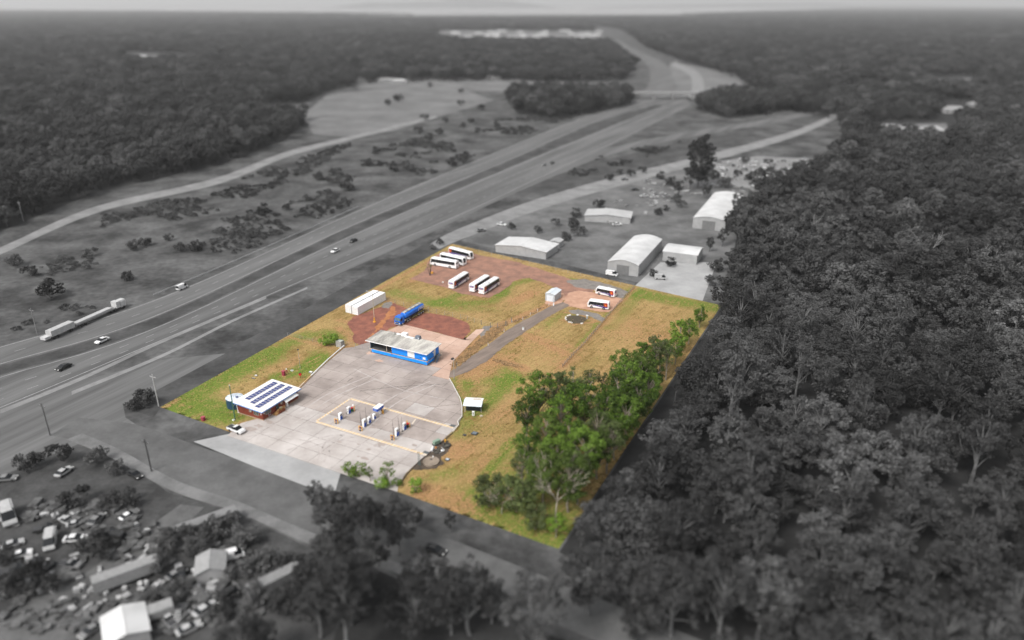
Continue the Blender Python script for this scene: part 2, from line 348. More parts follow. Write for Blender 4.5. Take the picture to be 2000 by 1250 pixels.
# ------------------------------------------------------------------ the lot: grass, gravel, driveway, concrete
def grass_material():
    m = bpy.data.materials.new('dry_lot_grass'); m.use_nodes = True; t = m.node_tree; N = t.nodes; L = t.links; b = N['Principled BSDF']
    b.inputs['Roughness'].default_value = 0.95; b.inputs['Specular IOR Level'].default_value = 0.08
    g = N.new('ShaderNodeNewGeometry'); at = N.new('ShaderNodeAttribute'); at.attribute_name = 'cover'; sp = N.new('ShaderNodeSeparateColor'); L.new(at.outputs['Color'], sp.inputs[0])
    def noise(scale, det=5, stretch=None):
        v = g.outputs['Position']
        if stretch:
            mp = N.new('ShaderNodeMapping'); mp.vector_type = 'TEXTURE'; mp.inputs['Rotation'].default_value = (0, 0, stretch[0]); mp.inputs['Scale'].default_value = (1 / stretch[1], 1 / stretch[2], 1); L.new(v, mp.inputs[0]); v = mp.outputs[0]
        n = N.new('ShaderNodeTexNoise'); n.inputs['Scale'].default_value = scale; n.inputs['Detail'].default_value = det; n.inputs['Roughness'].default_value = 0.65; L.new(v, n.inputs['Vector']); return n.outputs['Fac']
    def rng(s, a, c, lo=0.0, hi=1.0):
        r = N.new('ShaderNodeMapRange'); r.inputs['From Min'].default_value = a; r.inputs['From Max'].default_value = c; r.inputs['To Min'].default_value = lo; r.inputs['To Max'].default_value = hi; L.new(s, r.inputs['Value']); return r.outputs[0]
    def add(a, c, op='ADD'):
        x = N.new('ShaderNodeMath'); x.operation = op
        for i, s in enumerate((a, c)):
            if isinstance(s, float): x.inputs[i].default_value = s
            else: L.new(s, x.inputs[i])
        return x.outputs[0]
    def mix(f, a, c):
        x = N.new('ShaderNodeMix'); x.data_type = 'RGBA'; L.new(f, x.inputs['Factor'])
        for s, k in ((a, 6), (c, 7)):
            if isinstance(s, tuple): x.inputs[k].default_value = (*s, 1)
            else: L.new(s, x.inputs[k])
        return x.outputs[2]
    big = noise(0.07); mid = noise(0.35); fin = noise(2.2); streak = noise(1.0, 4, (A1 + math.pi / 2 - 0.12, 0.07, 1.1))
    dry = mix(rng(add(add(mid, streak), add(big, noise(1.6, 5))), 1.70, 2.30), (0.175, 0.110, 0.036), (0.480, 0.330, 0.150))
    dry = mix(rng(add(noise(0.14), noise(1.1, 6)), 0.85, 1.30, 0.0, 0.55), dry, (0.185, 0.150, 0.045))
    bare = mix(rng(fin, 0.3, 0.7), (0.25, 0.125, 0.055), (0.43, 0.245, 0.13))
    med = noise(0.9, 6)
    gw = rng(add(add(add(sp.outputs[0], 1.0, 'MULTIPLY'), add(add(add(mid, med), -1.0), 1.7, 'MULTIPLY'), 'ADD'), add(add(add(streak, fin), -1.0), 1.2, 'MULTIPLY')), 0.16, 0.60, 0.0, 0.90)
    bw = rng(add(add(add(sp.outputs[1], 0.75, 'MULTIPLY'), add(add(add(med, fin), -1.0), 1.5, 'MULTIPLY'), 'ADD'), add(add(add(streak, mid), -1.0), 1.3, 'MULTIPLY')), 0.22, 0.66, 0.0, 0.85)
    green = mix(rng(fin, 0.3, 0.7), (0.060, 0.122, 0.012), (0.150, 0.215, 0.034))
    c = mix(gw, dry, green); c = mix(bw, c, bare)
    ds = rng(add(fin, noise(5.0, 3)), 0.65, 1.35, 0.55, 1.36)
    sc = N.new('ShaderNodeVectorMath'); sc.operation = 'SCALE'; L.new(c, sc.inputs[0]); L.new(ds, sc.inputs['Scale'])
    L.new(sc.outputs[0], b.inputs['Base Color'])
    bp = N.new('ShaderNodeBump'); bp.inputs['Strength'].default_value = 0.5; bp.inputs['Distance'].default_value = 0.25; L.new(fin, bp.inputs['Height']); L.new(bp.outputs[0], b.inputs['Normal'])
    return m
def build_lot_grass():
    res = 0.8; x0, y0 = LOTA.min(0); x1, y1 = LOTA.max(0)
    # grid aligned with the lot's own axes so its edges stay straight
    e1 = np.array(E1[:2]); e2 = np.array(E2[:2]); o = np.array(LOT[0])
    loc = np.stack([(LOTA - o) @ e1, (LOTA - o) @ e2], 1); lo = loc.min(0); hi = loc.max(0)
    nx = int((hi[0] - lo[0]) / res) + 2; ny = int((hi[1] - lo[1]) / res) + 2
    u, v = np.meshgrid(lo[0] + np.arange(nx) * res, lo[1] + np.arange(ny) * res)
    X = o[0] + u * e1[0] + v * e2[0]; Y = o[1] + u * e1[1] + v * e2[1]
    cx = (X[:-1, :-1] + X[1:, 1:]) / 2; cy = (Y[:-1, :-1] + Y[1:, 1:]) / 2
    keep = sdf(cx, cy, LOTA) < 0.35
    idx = np.arange(nx * ny).reshape(ny, nx)
    f = np.stack([idx[:-1, :-1][keep], idx[:-1, 1:][keep], idx[1:, 1:][keep], idx[1:, :-1][keep]], 1)
    used, inv = np.unique(f.ravel(), return_inverse=True)
    xs, ys = X.ravel()[used], Y.ravel()[used]
    sd_ = sdf(xs, ys, LOTA); best = np.full(len(xs), 1e18); qx, qy = xs.copy(), ys.copy()
    for i in range(4):
        ax, ay = LOTA[i]; bx, by = LOTA[(i + 1) % 4]; ex, ey = bx - ax, by - ay; tt = np.clip(((xs - ax) * ex + (ys - ay) * ey) / (ex * ex + ey * ey), 0, 1)
        px_, py_ = ax + tt * ex, ay + tt * ey; dd = (xs - px_) ** 2 + (ys - py_) ** 2; k_ = (dd < best) & (sd_ > -0.45); qx[k_] = px_[k_]; qy[k_] = py_[k_]; best = np.minimum(best, dd)
    xs, ys = qx, qy
    z = (vnoise(xs, ys, 9, 4) - 0.5) * 0.05
    m = grass_material(); me = fast_mesh('lot_grass', np.stack([xs, ys, z - 0.03], 1), inv.reshape(-1, 4), m)
    G = np.full(len(xs), 0.05); B = np.full(len(xs), 0.20)
    def stroke(arr, px, wid, amt):
        d = linedist(xs, ys, PX(px)); arr += amt * np.clip(1.3 - d / wid, 0, 1)
    greens = [([(345, 785), (480, 715), (600, 655)], 4, .3), ([(1245, 568), (1330, 590), (1395, 600)], 6, .35), ([(340, 790), (420, 745), (520, 700)], 7, .55), ([(360, 800), (450, 815)], 6, .6), ([(590, 655), (480, 705)], 5, .25), ([(545, 735), (590, 720), (625, 700)], 3.2, .9), ([(620, 690), (600, 735)], 4, .35),
              ([(410, 790), (455, 800)], 5, .4), ([(640, 650), (655, 662)], 4, .5), ([(770, 570), (850, 592)], 5, .4), ([(850, 592), (960, 590), (985, 572)], 3, .5), ([(870, 585), (905, 572)], 3, .5), ([(975, 575), (1000, 555), (1040, 545)], 2.6, .5), ([(960, 605), (880, 600)], 4, .35),
              ([(975, 700), (1040, 650)], 1.3, .5), ([(895, 740), (900, 780)], 4, .5), ([(930, 745), (1000, 735)], 4, .45), ([(935, 800), (1000, 740)], 3.5, .65), ([(935, 720), (985, 720)], 2.5, .4), ([(915, 815), (905, 850), (960, 835)], 4, .35),
              ([(940, 935), (1000, 860)], 1.4, .7), ([(840, 935), (930, 900)], 3, .35), ([(880, 985), (1000, 960)], 6, .5), ([(1000, 1000), (1090, 1060)], 14, .6), ([(1230, 570), (1110, 700)], 1.6, .7), ([(1240, 575), (1390, 600)], 5, .4), ([(1250, 570), (1200, 640)], 3, .35), ([(1030, 900), (1230, 800)], 9, .4),
              ([(1300, 700), (1370, 620)], 5, .35), ([(900, 500), (940, 505)], 1.5, .5), ([(1110, 545), (1190, 560)], 2.0, .7), ([(1060, 640), (1100, 610), (1180, 640)], 2.5, .3), ([(1160, 700), (1000, 860)], 4, .2), ([(690, 575), (860, 490)], 5, .18)]
    for s in greens: stroke(G, *s)
    bares = [([(960, 700), (910, 730)], 4.5, .55), ([(1000, 695), (930, 745)], 2.5, .4), ([(985, 705), (1025, 720)], 2.0, .8), ([(1030, 655), (1115, 695)], 1.6, .65), ([(1022, 650), (1130, 682)], 1.2, .4), ([(890, 700), (975, 635), (1060, 600), (1085, 590)], 1.8, .85), ([(865, 745), (890, 720)], 1.5, .6), ([(905, 740), (985, 690), (1060, 640)], 1.0, .5),
             ([(860, 900), (950, 840), (1000, 790)], 4, .32), ([(900, 960), (1000, 850)], 3, .25), ([(830, 960), (900, 990)], 4, .7), ([(900, 880), (930, 900)], 4, .3), ([(1000, 660), (1100, 700)], 8, .25), ([(1230, 640), (1350, 690)], 12, .25), ([(1150, 720), (1330, 600)], 16, .12), ([(1095, 718), (1170, 640), (1240, 562)], 1.1, .7),
             ([(1005, 590), (1040, 572)], 2.6, .8), ([(920, 620), (1060, 560)], 6, .18), ([(675, 600), (860, 497)], 1.2, .7), ([(660, 640), (690, 660), (680, 680)], 1.6, .6), ([(700, 600), (690, 630), (660, 625)], 1.5, .5), ([(320, 795), (345, 780)], 1.2, .6), ([(440, 855), (475, 830)], 2.2, .7), ([(550, 733), (580, 700), (530, 720)], 2.5, .35),
             ([(820, 540), (800, 550)], 2, .7), ([(735, 575), (780, 600), (900, 630)], 1.4, .5), ([(585, 760), (672, 680)], 0.9, .6), ([(905, 775), (895, 745)], 1.0, .5), ([(1100, 610), (1130, 612), (1165, 628), (1120, 634), (1100, 625)], 0.8, .7), ([(560, 658), (650, 680)], 1.1, .5), ([(1000, 950), (940, 1010)], 7, .2)]
    for s in bares: stroke(B, *s)
    ca = me.color_attributes.new('cover', 'FLOAT_COLOR', 'POINT')
    arr = np.zeros((len(xs), 4), np.float32); arr[:, 0] = np.clip(G, 0, 1); arr[:, 1] = np.clip(B, 0, 1); arr[:, 3] = 1
    ca.data.foreach_set('color', arr.ravel())
    me.shade_smooth()
    return struct(link('lot_grass', me))
build_lot_grass()

redg = mat('red_gravel', (0.285, 0.115, 0.080), (0.165, 0.072, 0.056), scale=0.35, rough=0.95, fine=0.25, spec=0.1, bump=0.3)
browng = mat('brown_gravel', (0.330, 0.180, 0.130), (0.200, 0.118, 0.092), scale=0.25, rough=0.95, fine=0.25, spec=0.1, bump=0.3)
greyg = mat('grey_gravel', (0.24, 0.215, 0.195), (0.15, 0.14, 0.13), scale=0.6, rough=0.95, fine=0.3, spec=0.1)
pinkd = mat('pink_clay', (0.50, 0.31, 0.22), (0.37, 0.21, 0.145), scale=0.35, rough=0.95, fine=0.15, spec=0.1)
driv = mat('driveway_bitumen', (0.235, 0.185, 0.155), (0.145, 0.118, 0.102), scale=0.3, rough=0.95, fine=0.25, spec=0.1, stretch=(A1 + math.pi / 2 - 0.25, 0.25, 1.6))
orng = mat('orange_soil', (0.42, 0.19, 0.085), (0.30, 0.12, 0.055), scale=0.5, rough=0.95, fine=0.3, spec=0.1)
bed = mat('rubble_bank_soil', (0.30, 0.18, 0.085), (0.12, 0.08, 0.04), scale=0.5, rough=0.95, fine=0.4, spec=0.1, bump=0.6)
sheet('bus_yard_gravel', PX([(800, 545), (830, 528), (836, 512), (862, 492), (905, 488), (935, 498), (1010, 512), (1075, 532), (1120, 548), (1165, 560), (1150, 585), (1105, 583), (1080, 560), (1035, 542), (1005, 548), (985, 566), (955, 582), (905, 574), (865, 560)]), browng, 0.012, 0.35, 0.5, 4, 2)
sheet('grey_gravel_verge', PX([(1105, 548), (1140, 545), (1190, 555), (1228, 570), (1218, 582), (1205, 580), (1170, 566), (1125, 561)]), greyg, 0.018, 0.3, 0.5, 3, 3)
sheet('clay_bus_stand', PX([(1100, 590), (1110, 572), (1130, 568), (1170, 572), (1216, 584), (1205, 600), (1190, 611), (1155, 606), (1120, 600), (1104, 598)]), pinkd, 0.022, 0.3, 0.5, 3, 4)
sheet('grey_gravel_edge', PX([(1108, 606), (1130, 604), (1165, 612), (1182, 622), (1176, 628), (1150, 618), (1115, 613)]), greyg, 0.018, 0.25, 0.4, 3, 5)
sheet('driveway', PX([(874, 738), (884, 722), (915, 700), (950, 676), (990, 645), (1030, 622), (1075, 598), (1100, 590), (1112, 596), (1100, 604), (1065, 622), (1030, 645), (990, 672), (950, 706), (915, 725), (886, 737)]), driv, 0.026, 0.3, 0.25, 3, 6)
sheet('truck_yard_gravel', PX([(712, 612), (740, 600), (770, 592), (790, 600), (800, 612), (840, 612), (880, 618), (912, 630), (918, 648), (905, 664), (790, 634), (765, 640), (720, 670), (706, 678), (690, 668), (690, 648), (678, 634), (690, 618)]), redg, 0.012, 0.35, 0.5, 4, 7)
sheet('orange_wheel_ruts', PX([(765, 600), (778, 601), (756, 628), (722, 664), (706, 674), (726, 650), (748, 622)]), orng, 0.017, 0.25, 0.9, 2, 8)
sheet('blue_metal_patch', PX([(748, 592), (765, 588), (768, 595), (758, 602), (747, 600)]), greyg, 0.02, 0.25, 0.4, 2, 9)
sheet('blue_metal_strip', PX([(932, 650), (945, 637), (962, 636), (952, 650), (940, 660)]), greyg, 0.03, 0.25, 0.4, 2, 10)
sheet('rubble_bank', PX([(882, 715), (905, 690), (945, 655), (962, 640), (985, 632), (1000, 626), (985, 644), (950, 672), (915, 698), (885, 720)]), bed, 0.034, 0.25, 1.1, 2.5, 11)
sheet('drain_bed', PX([(962, 700), (975, 702), (1010, 712), (1024, 718), (1005, 718), (968, 708)]), bed, 0.02, 0.25, 0.4, 2, 12)
sheet('oil_soil', PX([(800, 918), (850, 868), (872, 862), (878, 876), (862, 892), (868, 905), (850, 916), (820, 918)]), mat('dark_soil', (0.10, 0.075, 0.055), (0.05, 0.04, 0.032), scale=0.6, rough=0.95, fine=0.3), 0.02, 0.25, 0.5, 2, 13)
sheet('shed_clay_pad', PX([(1064, 594), (1068, 576), (1098, 572), (1108, 580), (1096, 592), (1080, 596)]), pinkd, 0.018, 0.25, 0.4, 2, 14)

# concrete forecourt: slabs with open joints on a dark base
FZ = 0.05
FC = PX([(444, 851), (470, 827), (513, 815), (560, 780), (583, 762), (620, 724), (672, 680), (690, 678), (722, 668), (757, 646), (786, 633), (907, 664), (930, 644), (948, 642), (925, 664), (898, 692), (884, 706), (877, 737), (893, 768), (903, 796), (902, 815), (892, 834), (860, 864), (836, 885), (815, 903), (793, 924), (778, 948), (776, 961)])
FCA = np.array(FC)
jb = mat('joint_dark', (0.10, 0.075, 0.065), (0.06, 0.05, 0.045), scale=0.8, rough=0.95)
forecourt = flat('forecourt', FC, jb, 0.030)
conc = mat('forecourt_concrete', (0.395, 0.345, 0.318), (0.245, 0.208, 0.190), scale=0.10, rough=0.85, var=0.05, fine=0.05, spec=0.2)
conc_pale = mat('pale_forecourt_concrete', (0.49, 0.455, 0.435), (0.345, 0.31, 0.29), scale=0.10, rough=0.85, var=0.05, fine=0.06, spec=0.2)
conc_pink = mat('clay_stained_concrete', (0.53, 0.375, 0.30), (0.43, 0.285, 0.22), scale=0.2, rough=0.85, var=0.06, fine=0.06, spec=0.2)
def clip_rect(poly, x0, x1, y0, y1):
    def cl(pts, ins, inter):
        out = []
        for i in range(len(pts)):
            a, b = pts[i - 1], pts[i]
            if ins(b):
                if not ins(a): out.append(inter(a, b))
                out.append(b)
            elif ins(a): out.append(inter(a, b))
        return out
    def ix(v): return lambda a, b: (v, a[1] + (b[1] - a[1]) * (v - a[0]) / (b[0] - a[0]))
    def iy(v): return lambda a, b: (a[0] + (b[0] - a[0]) * (v - a[1]) / (b[1] - a[1]), v)
    for ins, it in ((lambda p: p[0] >= x0, ix(x0)), (lambda p: p[0] <= x1, ix(x1)), (lambda p: p[1] >= y0, iy(y0)), (lambda p: p[1] <= y1, iy(y1))):
        if not poly: return []
        poly = cl(poly, ins, it)
    return poly
o2 = P(683, 779); fl = [((Vector((x, y, 0)) - o2).dot(E1), (Vector((x, y, 0)) - o2).dot(E2)) for x, y in FC]
fx = [p[0] for p in fl]; fy = [p[1] for p in fl]
apron = PX([(752, 650), (786, 633), (907, 664), (930, 644), (948, 642), (925, 664), (898, 692), (884, 706), (877, 737), (840, 720), (862, 700)])
SX, SY, GAP = 6.4, 5.1, 0.04
ys = [y for y in np.arange(-60, 90, SY)]
for i, sx in enumerate(np.arange(-60, 70, SX)):
    for j, sy in enumerate(ys):
        if sx > max(fx) or sx + SX < min(fx) or sy > max(fy) or sy + SY < min(fy): continue
        off = (0.0 if sy < 13 else 1.9)
        pl = clip_rect(fl, sx + off + GAP, sx + off + SX - GAP, sy + GAP, sy + SY - GAP)
        if len(pl) < 3: continue
        ar = 0.5 * abs(sum(pl[k - 1][0] * pl[k][1] - pl[k][0] * pl[k - 1][1] for k in range(len(pl))))
        if ar < 0.4: continue
        wp = [o2 + E1 * a + E2 * b for a, b in pl]
        c = sum(wp, Vector()) / len(wp); cpt = (np.array([c.x]), np.array([c.y]))
        z = FZ + R.uniform(-0.004, 0.004)
        mm = conc
        if sdf(*cpt, np.array(apron))[0] < 0: mm = conc_pink
        elif sy < -13.5 or R.random() < 0.035: mm = conc_pale
        MB().prism([(p.x, p.y) for p in wp], 0.0, z).build('slab', mm, forecourt)
# crack lines and stains
ck = mat('sealed_crack', (0.10, 0.085, 0.075), (0.06, 0.05, 0.045), scale=1, rough=0.9)
def crack(pxs, wd, wb=.12):
    pts = smooth_line(PX(pxs), 40); mb = MB()
    wob = [Vector((R.uniform(-wb, wb), R.uniform(-wb, wb), 0)) for _ in pts]; pts = [p + q for p, q in zip(pts, wob)]
    for a, b in zip(pts[:-1], pts[1:]):
        d = (b - a); n = Vector((-d.y, d.x, 0)).normalized() * wd * R.uniform(.3, .7)
        mb.poly([(a + n)[:2] + (FZ + .008,), (a - n)[:2] + (FZ + .008,), (b - n)[:2] + (FZ + .008,), (b + n)[:2] + (FZ + .008,)])
    mb.build('crack', ck, forecourt)
tym = mat('tyre_mark', (0.345, 0.305, 0.288), (0.46, 0.42, 0.40), scale=0.5, rough=0.85)
_ck = ck; ck = tym
for q, wd in (([(470, 850), (560, 820), (640, 770), (720, 735)], .5), ([(478, 855), (570, 828), (652, 776), (735, 740)], .5), ([(560, 880), (660, 850), (760, 880), (820, 890)], .4), ([(575, 885), (670, 860), (765, 892)], .4), ([(620, 900), (640, 860), (690, 840), (760, 780), (840, 745)], .45), ([(632, 904), (655, 866), (705, 846), (775, 787), (852, 750)], .45), ([(690, 720), (780, 760), (870, 780)], .35), ([(500, 860), (520, 850), (600, 862), (650, 885)], .35)): crack(q, wd * .8, .02)
ck = _ck
crack([(703, 764), (760, 757), (820, 753), (875, 750)], 0.16)
crack([(705, 763), (725, 772), (735, 776)], 0.08); crack([(828, 797), (870, 792), (898, 790)], 0.1); crack([(678, 746), (690, 738)], 0.14)
stain = mat('oil_stain', (0.36, 0.31, 0.285), (0.29, 0.245, 0.22), scale=0.7, rough=0.8)
def blot(x, y, r, k, m=stain, asp=1.7, z=0.007):
    c = P(x, y); pts = []
    for i in range(18):
        a = i / 18 * 2 * math.pi; rr = r * (0.25 + 1.2 * float(vnoise(np.array([math.cos(a) * 2 + k * 9.0]), np.array([math.sin(a) * 2 + k * 3.0]), 1, 3)[0]))
        q = c + E1 * (math.cos(a) * rr * asp) + E2 * (math.sin(a) * rr); pts.append((q.x, q.y, FZ + z))
    MB().poly(pts).build('stain', m, forecourt)
for k, (x, y, r) in enumerate(((732, 828, .9), (728, 835, .7), (745, 868, .8), (757, 861, .7), (720, 878, .5), (662, 863, .5), (735, 871, .6), (700, 868, .4), (742, 872, .3), (712, 895, .7), (700, 892, .3), (793, 852, .8), (800, 845, .7), (810, 870, .5), (806, 880, .5), (490, 838, 1.2), (470, 842, 1.0), (505, 832, .8), (526, 824, .9), (571, 790, .5), (556, 803, .6))): blot(x, y, r, k)
for k, (x, y, r) in enumerate(((856, 706, 1.3), (866, 690, 1.6), (740, 705, .9), (722, 690, 1.1))): blot(x, y, r, k + 40, conc_pink)
# hatched paint round the pump islands
cream = mat('cream_paint', (0.70, 0.60, 0.48), (0.52, 0.45, 0.38), scale=0.9, rough=0.8); yellow_p = mat('yellow_paint_worn', (0.66, 0.43, 0.16), (0.56, 0.40, 0.22), scale=0.9, rough=0.8)
def hatch(a, b, wd):
    a = P(*a); b = P(*b); d = (b - a); L = d.length; d.normalize(); n = Vector((-d.y, d.x, 0)) * wd / 2
    c0 = MB(); c0.poly([(p.x, p.y, FZ + .010) for p in (a + n, a - n, b - n, b + n)]); base = c0.build('painted_band', cream, forecourt)
    mb = MB(); u = 0.2
    while u < L - 1.0:
        p, q = a + d * u, a + d * (u + 0.42); s = d * 0.35
        mb.poly([(x.x, x.y, FZ + .014) for x in (p + n + s, p - n, q - n, q + n + s)]); u += 0.95
    o = mb.build('painted_stripes', yellow_p, forecourt); o['kind'] = 'stuff'
hatch((618, 824), (833, 889), 0.75); hatch((618, 823), (684, 779), 0.6); hatch((684, 779), (886, 836), 0.75)
o = MB().poly([(p.x, p.y, FZ + .012) for p in (P(803, 828), P(806, 829), P(813, 819), P(811, 818.5))]).build('painted_line', cream, forecourt)
for x, y in ((832, 884), (884, 832)):
    c = P(x, y); mb = MB(); mb.prism([((c + E1 * a + E2 * b).x, (c + E1 * a + E2 * b).y) for a, b in ((-.7, -.5), (.7, -.5), (.7, .5), (-.7, .5))], 0.02, FZ + .02); mb.build('drain_grate', mat('grate_dark', (0.10, 0.11, 0.115), rough=0.6), forecourt)

# ------------------------------------------------------------------ trees
bark_pale = mat('pale_bark', (0.36, 0.31, 0.25), (0.20, 0.17, 0.13), scale=1.5, rough=0.9)
bark_grey = mat('grey_bark', (0.16, 0.16, 0.16), (0.08, 0.08, 0.08), scale=1.5, rough=0.9)
bark_dead = mat('dead_bark', (0.48, 0.43, 0.36), (0.30, 0.26, 0.21), scale=1.5, rough=0.9)
leaf_green = leafmat('green_leaves', (0.018, 0.048, 0.006), (0.100, 0.165, 0.017), (0.080, 0.115, 0.022), fade=0.45)
leaf_bright = leafmat('bright_leaves', (0.085, 0.160, 0.018), (0.190, 0.290, 0.035), (0.150, 0.230, 0.030))
leaf_mid = leafmat('mid_green_leaves', (0.034, 0.082, 0.009), (0.125, 0.200, 0.022), (0.10, 0.160, 0.022), fade=0.3)
leaf_olive = leafmat('olive_leaves', (0.045, 0.070, 0.018), (0.115, 0.140, 0.048), (0.095, 0.115, 0.042))
leaf_grey = leafmat('grey_leaves', (0.040,) * 3, (0.072,) * 3, (0.060,) * 3, fade=0.4)
leaf_grey_l = leafmat('light_grey_leaves', (0.06,) * 3, (0.12,) * 3, (0.10,) * 3)
def leaves(cl, per, leaf, rs, squash=0.8):
    """cl: list of (centre, radius); quads facing outward on each clump"""
    V = []; Fq = []; n0 = 0
    for c, r in cl:
        n = max(6, int(per * (r ** 2)))
        d = rs.normal(size=(n, 3)); d[:, 2] += 0.25; d /= np.linalg.norm(d, axis=1)[:, None]
        pos = np.array(c) + d * (r * rs.uniform(0.55, 1.08, (n, 1))) * np.array([1, 1, squash])
        nr = d * 0.9 + rs.normal(size=(n, 3)) * 0.55 + np.array([0, 0, 0.25]); nr /= np.linalg.norm(nr, axis=1)[:, None]
        t = np.cross(nr, rs.normal(size=(n, 3))); t /= np.linalg.norm(t, axis=1)[:, None]
        b = np.cross(nr, t); l = leaf * rs.uniform(0.6, 1.35, (n, 1))
        q = np.stack([pos + t * l, pos + b * l * 0.55, pos - t * l, pos - b * l * 0.55], 1).reshape(-1, 3)
        V.append(q); Fq.append(np.arange(n * 4).reshape(-1, 4) + n0); n0 += n * 4
    return np.concatenate(V), np.concatenate(Fq)
def gen_tree(seed, H, RAD, ncl, per, leaf, base=0.38, crf=0.36, open_=1.0, bushy=False):
    rs = np.random.RandomState(seed); cl = []; tb = MB()
    top = 0.8 * H; lean = rs.uniform(-0.05, 0.05, 2) * H
    def trunk(t): return Vector((lean[0] * t * t + 0.25 * math.sin(3 * t + seed), lean[1] * t * t + 0.2 * math.cos(4 * t + seed) - 0.2, t * top))
    if not bushy:
        prev = trunk(0); r0 = H * 0.016 + 0.06
        prev.x = 0; prev.y = 0; prev.z = -0.3
        for k in range(1, 8):
            q = trunk(k / 7); tb.cyl(prev, q, r0 * (1 - (k - 1) / 8.5), r0 * (1 - k / 8.5), 7, False); prev = q
    cz = H * (base + 1) / 2
    for i in range(ncl):
        for _ in range(20):
            d = rs.normal(size=3); d /= np.linalg.norm(d); rr = rs.uniform(0.35, 1.0) ** 0.6
            p = np.array([d[0] * RAD * rr, d[1] * RAD * rr, cz + d[2] * rr * H * (1 - base) / 2 * 0.92])
            # broader above, narrower below
            k = (p[2] / H - base) / (1 - base)
            if rs.rand() < 0.35 + 0.65 * math.sin(min(max(k, 0.03), 1) * math.pi * 0.85): break
        r = RAD * crf * rs.uniform(0.55, 1.1)
        p[:2] += lean * 0.6; p[2] = min(p[2], H - r * 0.7); p[2] = max(p[2], r * 0.5)
        cl.append((p, r))
        if not bushy and i % 2 == 0:
            t = min(0.95, max(0.25, (p[2] - 0.28 * H) / top)); a = trunk(t); mid = a.lerp(Vector(p), 0.55) + Vector((0, 0, 0.3))
            tb.cyl(a, mid, H * 0.006 + 0.03, H * 0.004 + 0.02, 5, False); tb.cyl(mid, p, H * 0.004 + 0.02, 0.02, 4, False)
    if bushy:
        for i in range(6):
            a = i * 1.05 + seed; tb.cyl((0, 0, -0.1), (math.cos(a) * RAD * .5, math.sin(a) * RAD * .5, H * .7), 0.07, 0.02, 5, False)
    V, F = leaves(cl, per * open_, leaf, rs)
    return tb, V, F
VARS = {}
def variants(key, n, leafm, barkm, seed0, **k):
    out = []
    for i in range(n):
        rr = random.Random(seed0 + i); kk = dict(k)
        kk['RAD'] = k['RAD'] * rr.uniform(.85, 1.15); kk['base'] = k.get('base', .38) * rr.uniform(.8, 1.2); kk['ncl'] = int(k['ncl'] * rr.uniform(.85, 1.15))
        tb, V, F = gen_tree(seed0 + i, **kk)
        out.append((tb.mesh('trunk', barkm), fast_mesh('crown', V, F, leafm)))
    VARS[key] = out
variants('green', 5, leaf_green, bark_pale, 10, H=16, RAD=4.6, ncl=62, per=92, leaf=0.235, base=0.26, crf=0.245)
variants('green2', 2, leaf_mid, bark_pale, 20, H=15, RAD=4.2, ncl=50, per=92, leaf=0.235, base=0.26, crf=0.25)
variants('olive2', 2, leaf_olive, bark_pale, 24, H=17, RAD=3.9, ncl=44, per=80, leaf=0.225, base=0.32, crf=0.25)
variants('bright', 2, leaf_bright, bark_pale, 30, H=12, RAD=4.0, ncl=34, per=70, leaf=0.28, base=0.2, crf=0.30)
variants('olive', 2, leaf_olive, bark_pale, 40, H=14, RAD=3.6, ncl=30, per=50, leaf=0.27, base=0.35, crf=0.30)
variants('shrub', 3, leaf_bright, bark_pale, 50, H=2.6, RAD=1.7, ncl=16, per=160, leaf=0.15, base=0.05, crf=0.42, bushy=True)
variants('young', 2, leaf_green, bark_pale, 60, H=5.2, RAD=1.5, ncl=16, per=150, leaf=0.16, base=0.32, crf=0.36)
variants('dense', 2, leaf_olive, bark_pale, 66, H=8, RAD=4.4, ncl=40, per=75, leaf=0.25, base=0.05, crf=0.28, bushy=True)
variants('grey', 5, leaf_grey, bark_grey, 70, H=16, RAD=4.6, ncl=52, per=66, leaf=0.28, base=0.22, crf=0.26)
variants('greytall', 2, leaf_grey, bark_grey, 76, H=20, RAD=3.6, ncl=36, per=70, leaf=0.27, base=0.40, crf=0.28)
variants('greywide', 2, leaf_grey, bark_grey, 78, H=12, RAD=5.6, ncl=60, per=56, leaf=0.29, base=0.12, crf=0.24)
variants('greylight', 2, leaf_grey_l, bark_grey, 80, H=14, RAD=4.4, ncl=42, per=66, leaf=0.28, base=0.28, crf=0.27)
variants('greycol', 1, leaf_grey, bark_grey, 86, H=30, RAD=7.5, ncl=95, per=24, leaf=0.5, base=0.06, crf=0.24)
variants('greybush', 3, leaf_grey, bark_grey, 90, H=3.4, RAD=2.3, ncl=18, per=80, leaf=0.24, base=0.05, crf=0.40, bushy=True)
def place_tree(key, loc, sc, label, cat='tree', group=None, name='tree', rz=None, vi=None):
    v = VARS[key]; tr, cr = v[(R.randrange(len(v))) if vi is None else vi % len(v)]
    t = thing(name, label, cat, loc, R.uniform(0, 6.28) if rz is None else rz, group, sc)
    link('trunk' if name != 'shrub' else 'stem', tr, t); link('crown' if name != 'shrub' else 'foliage', cr, t)
    return t
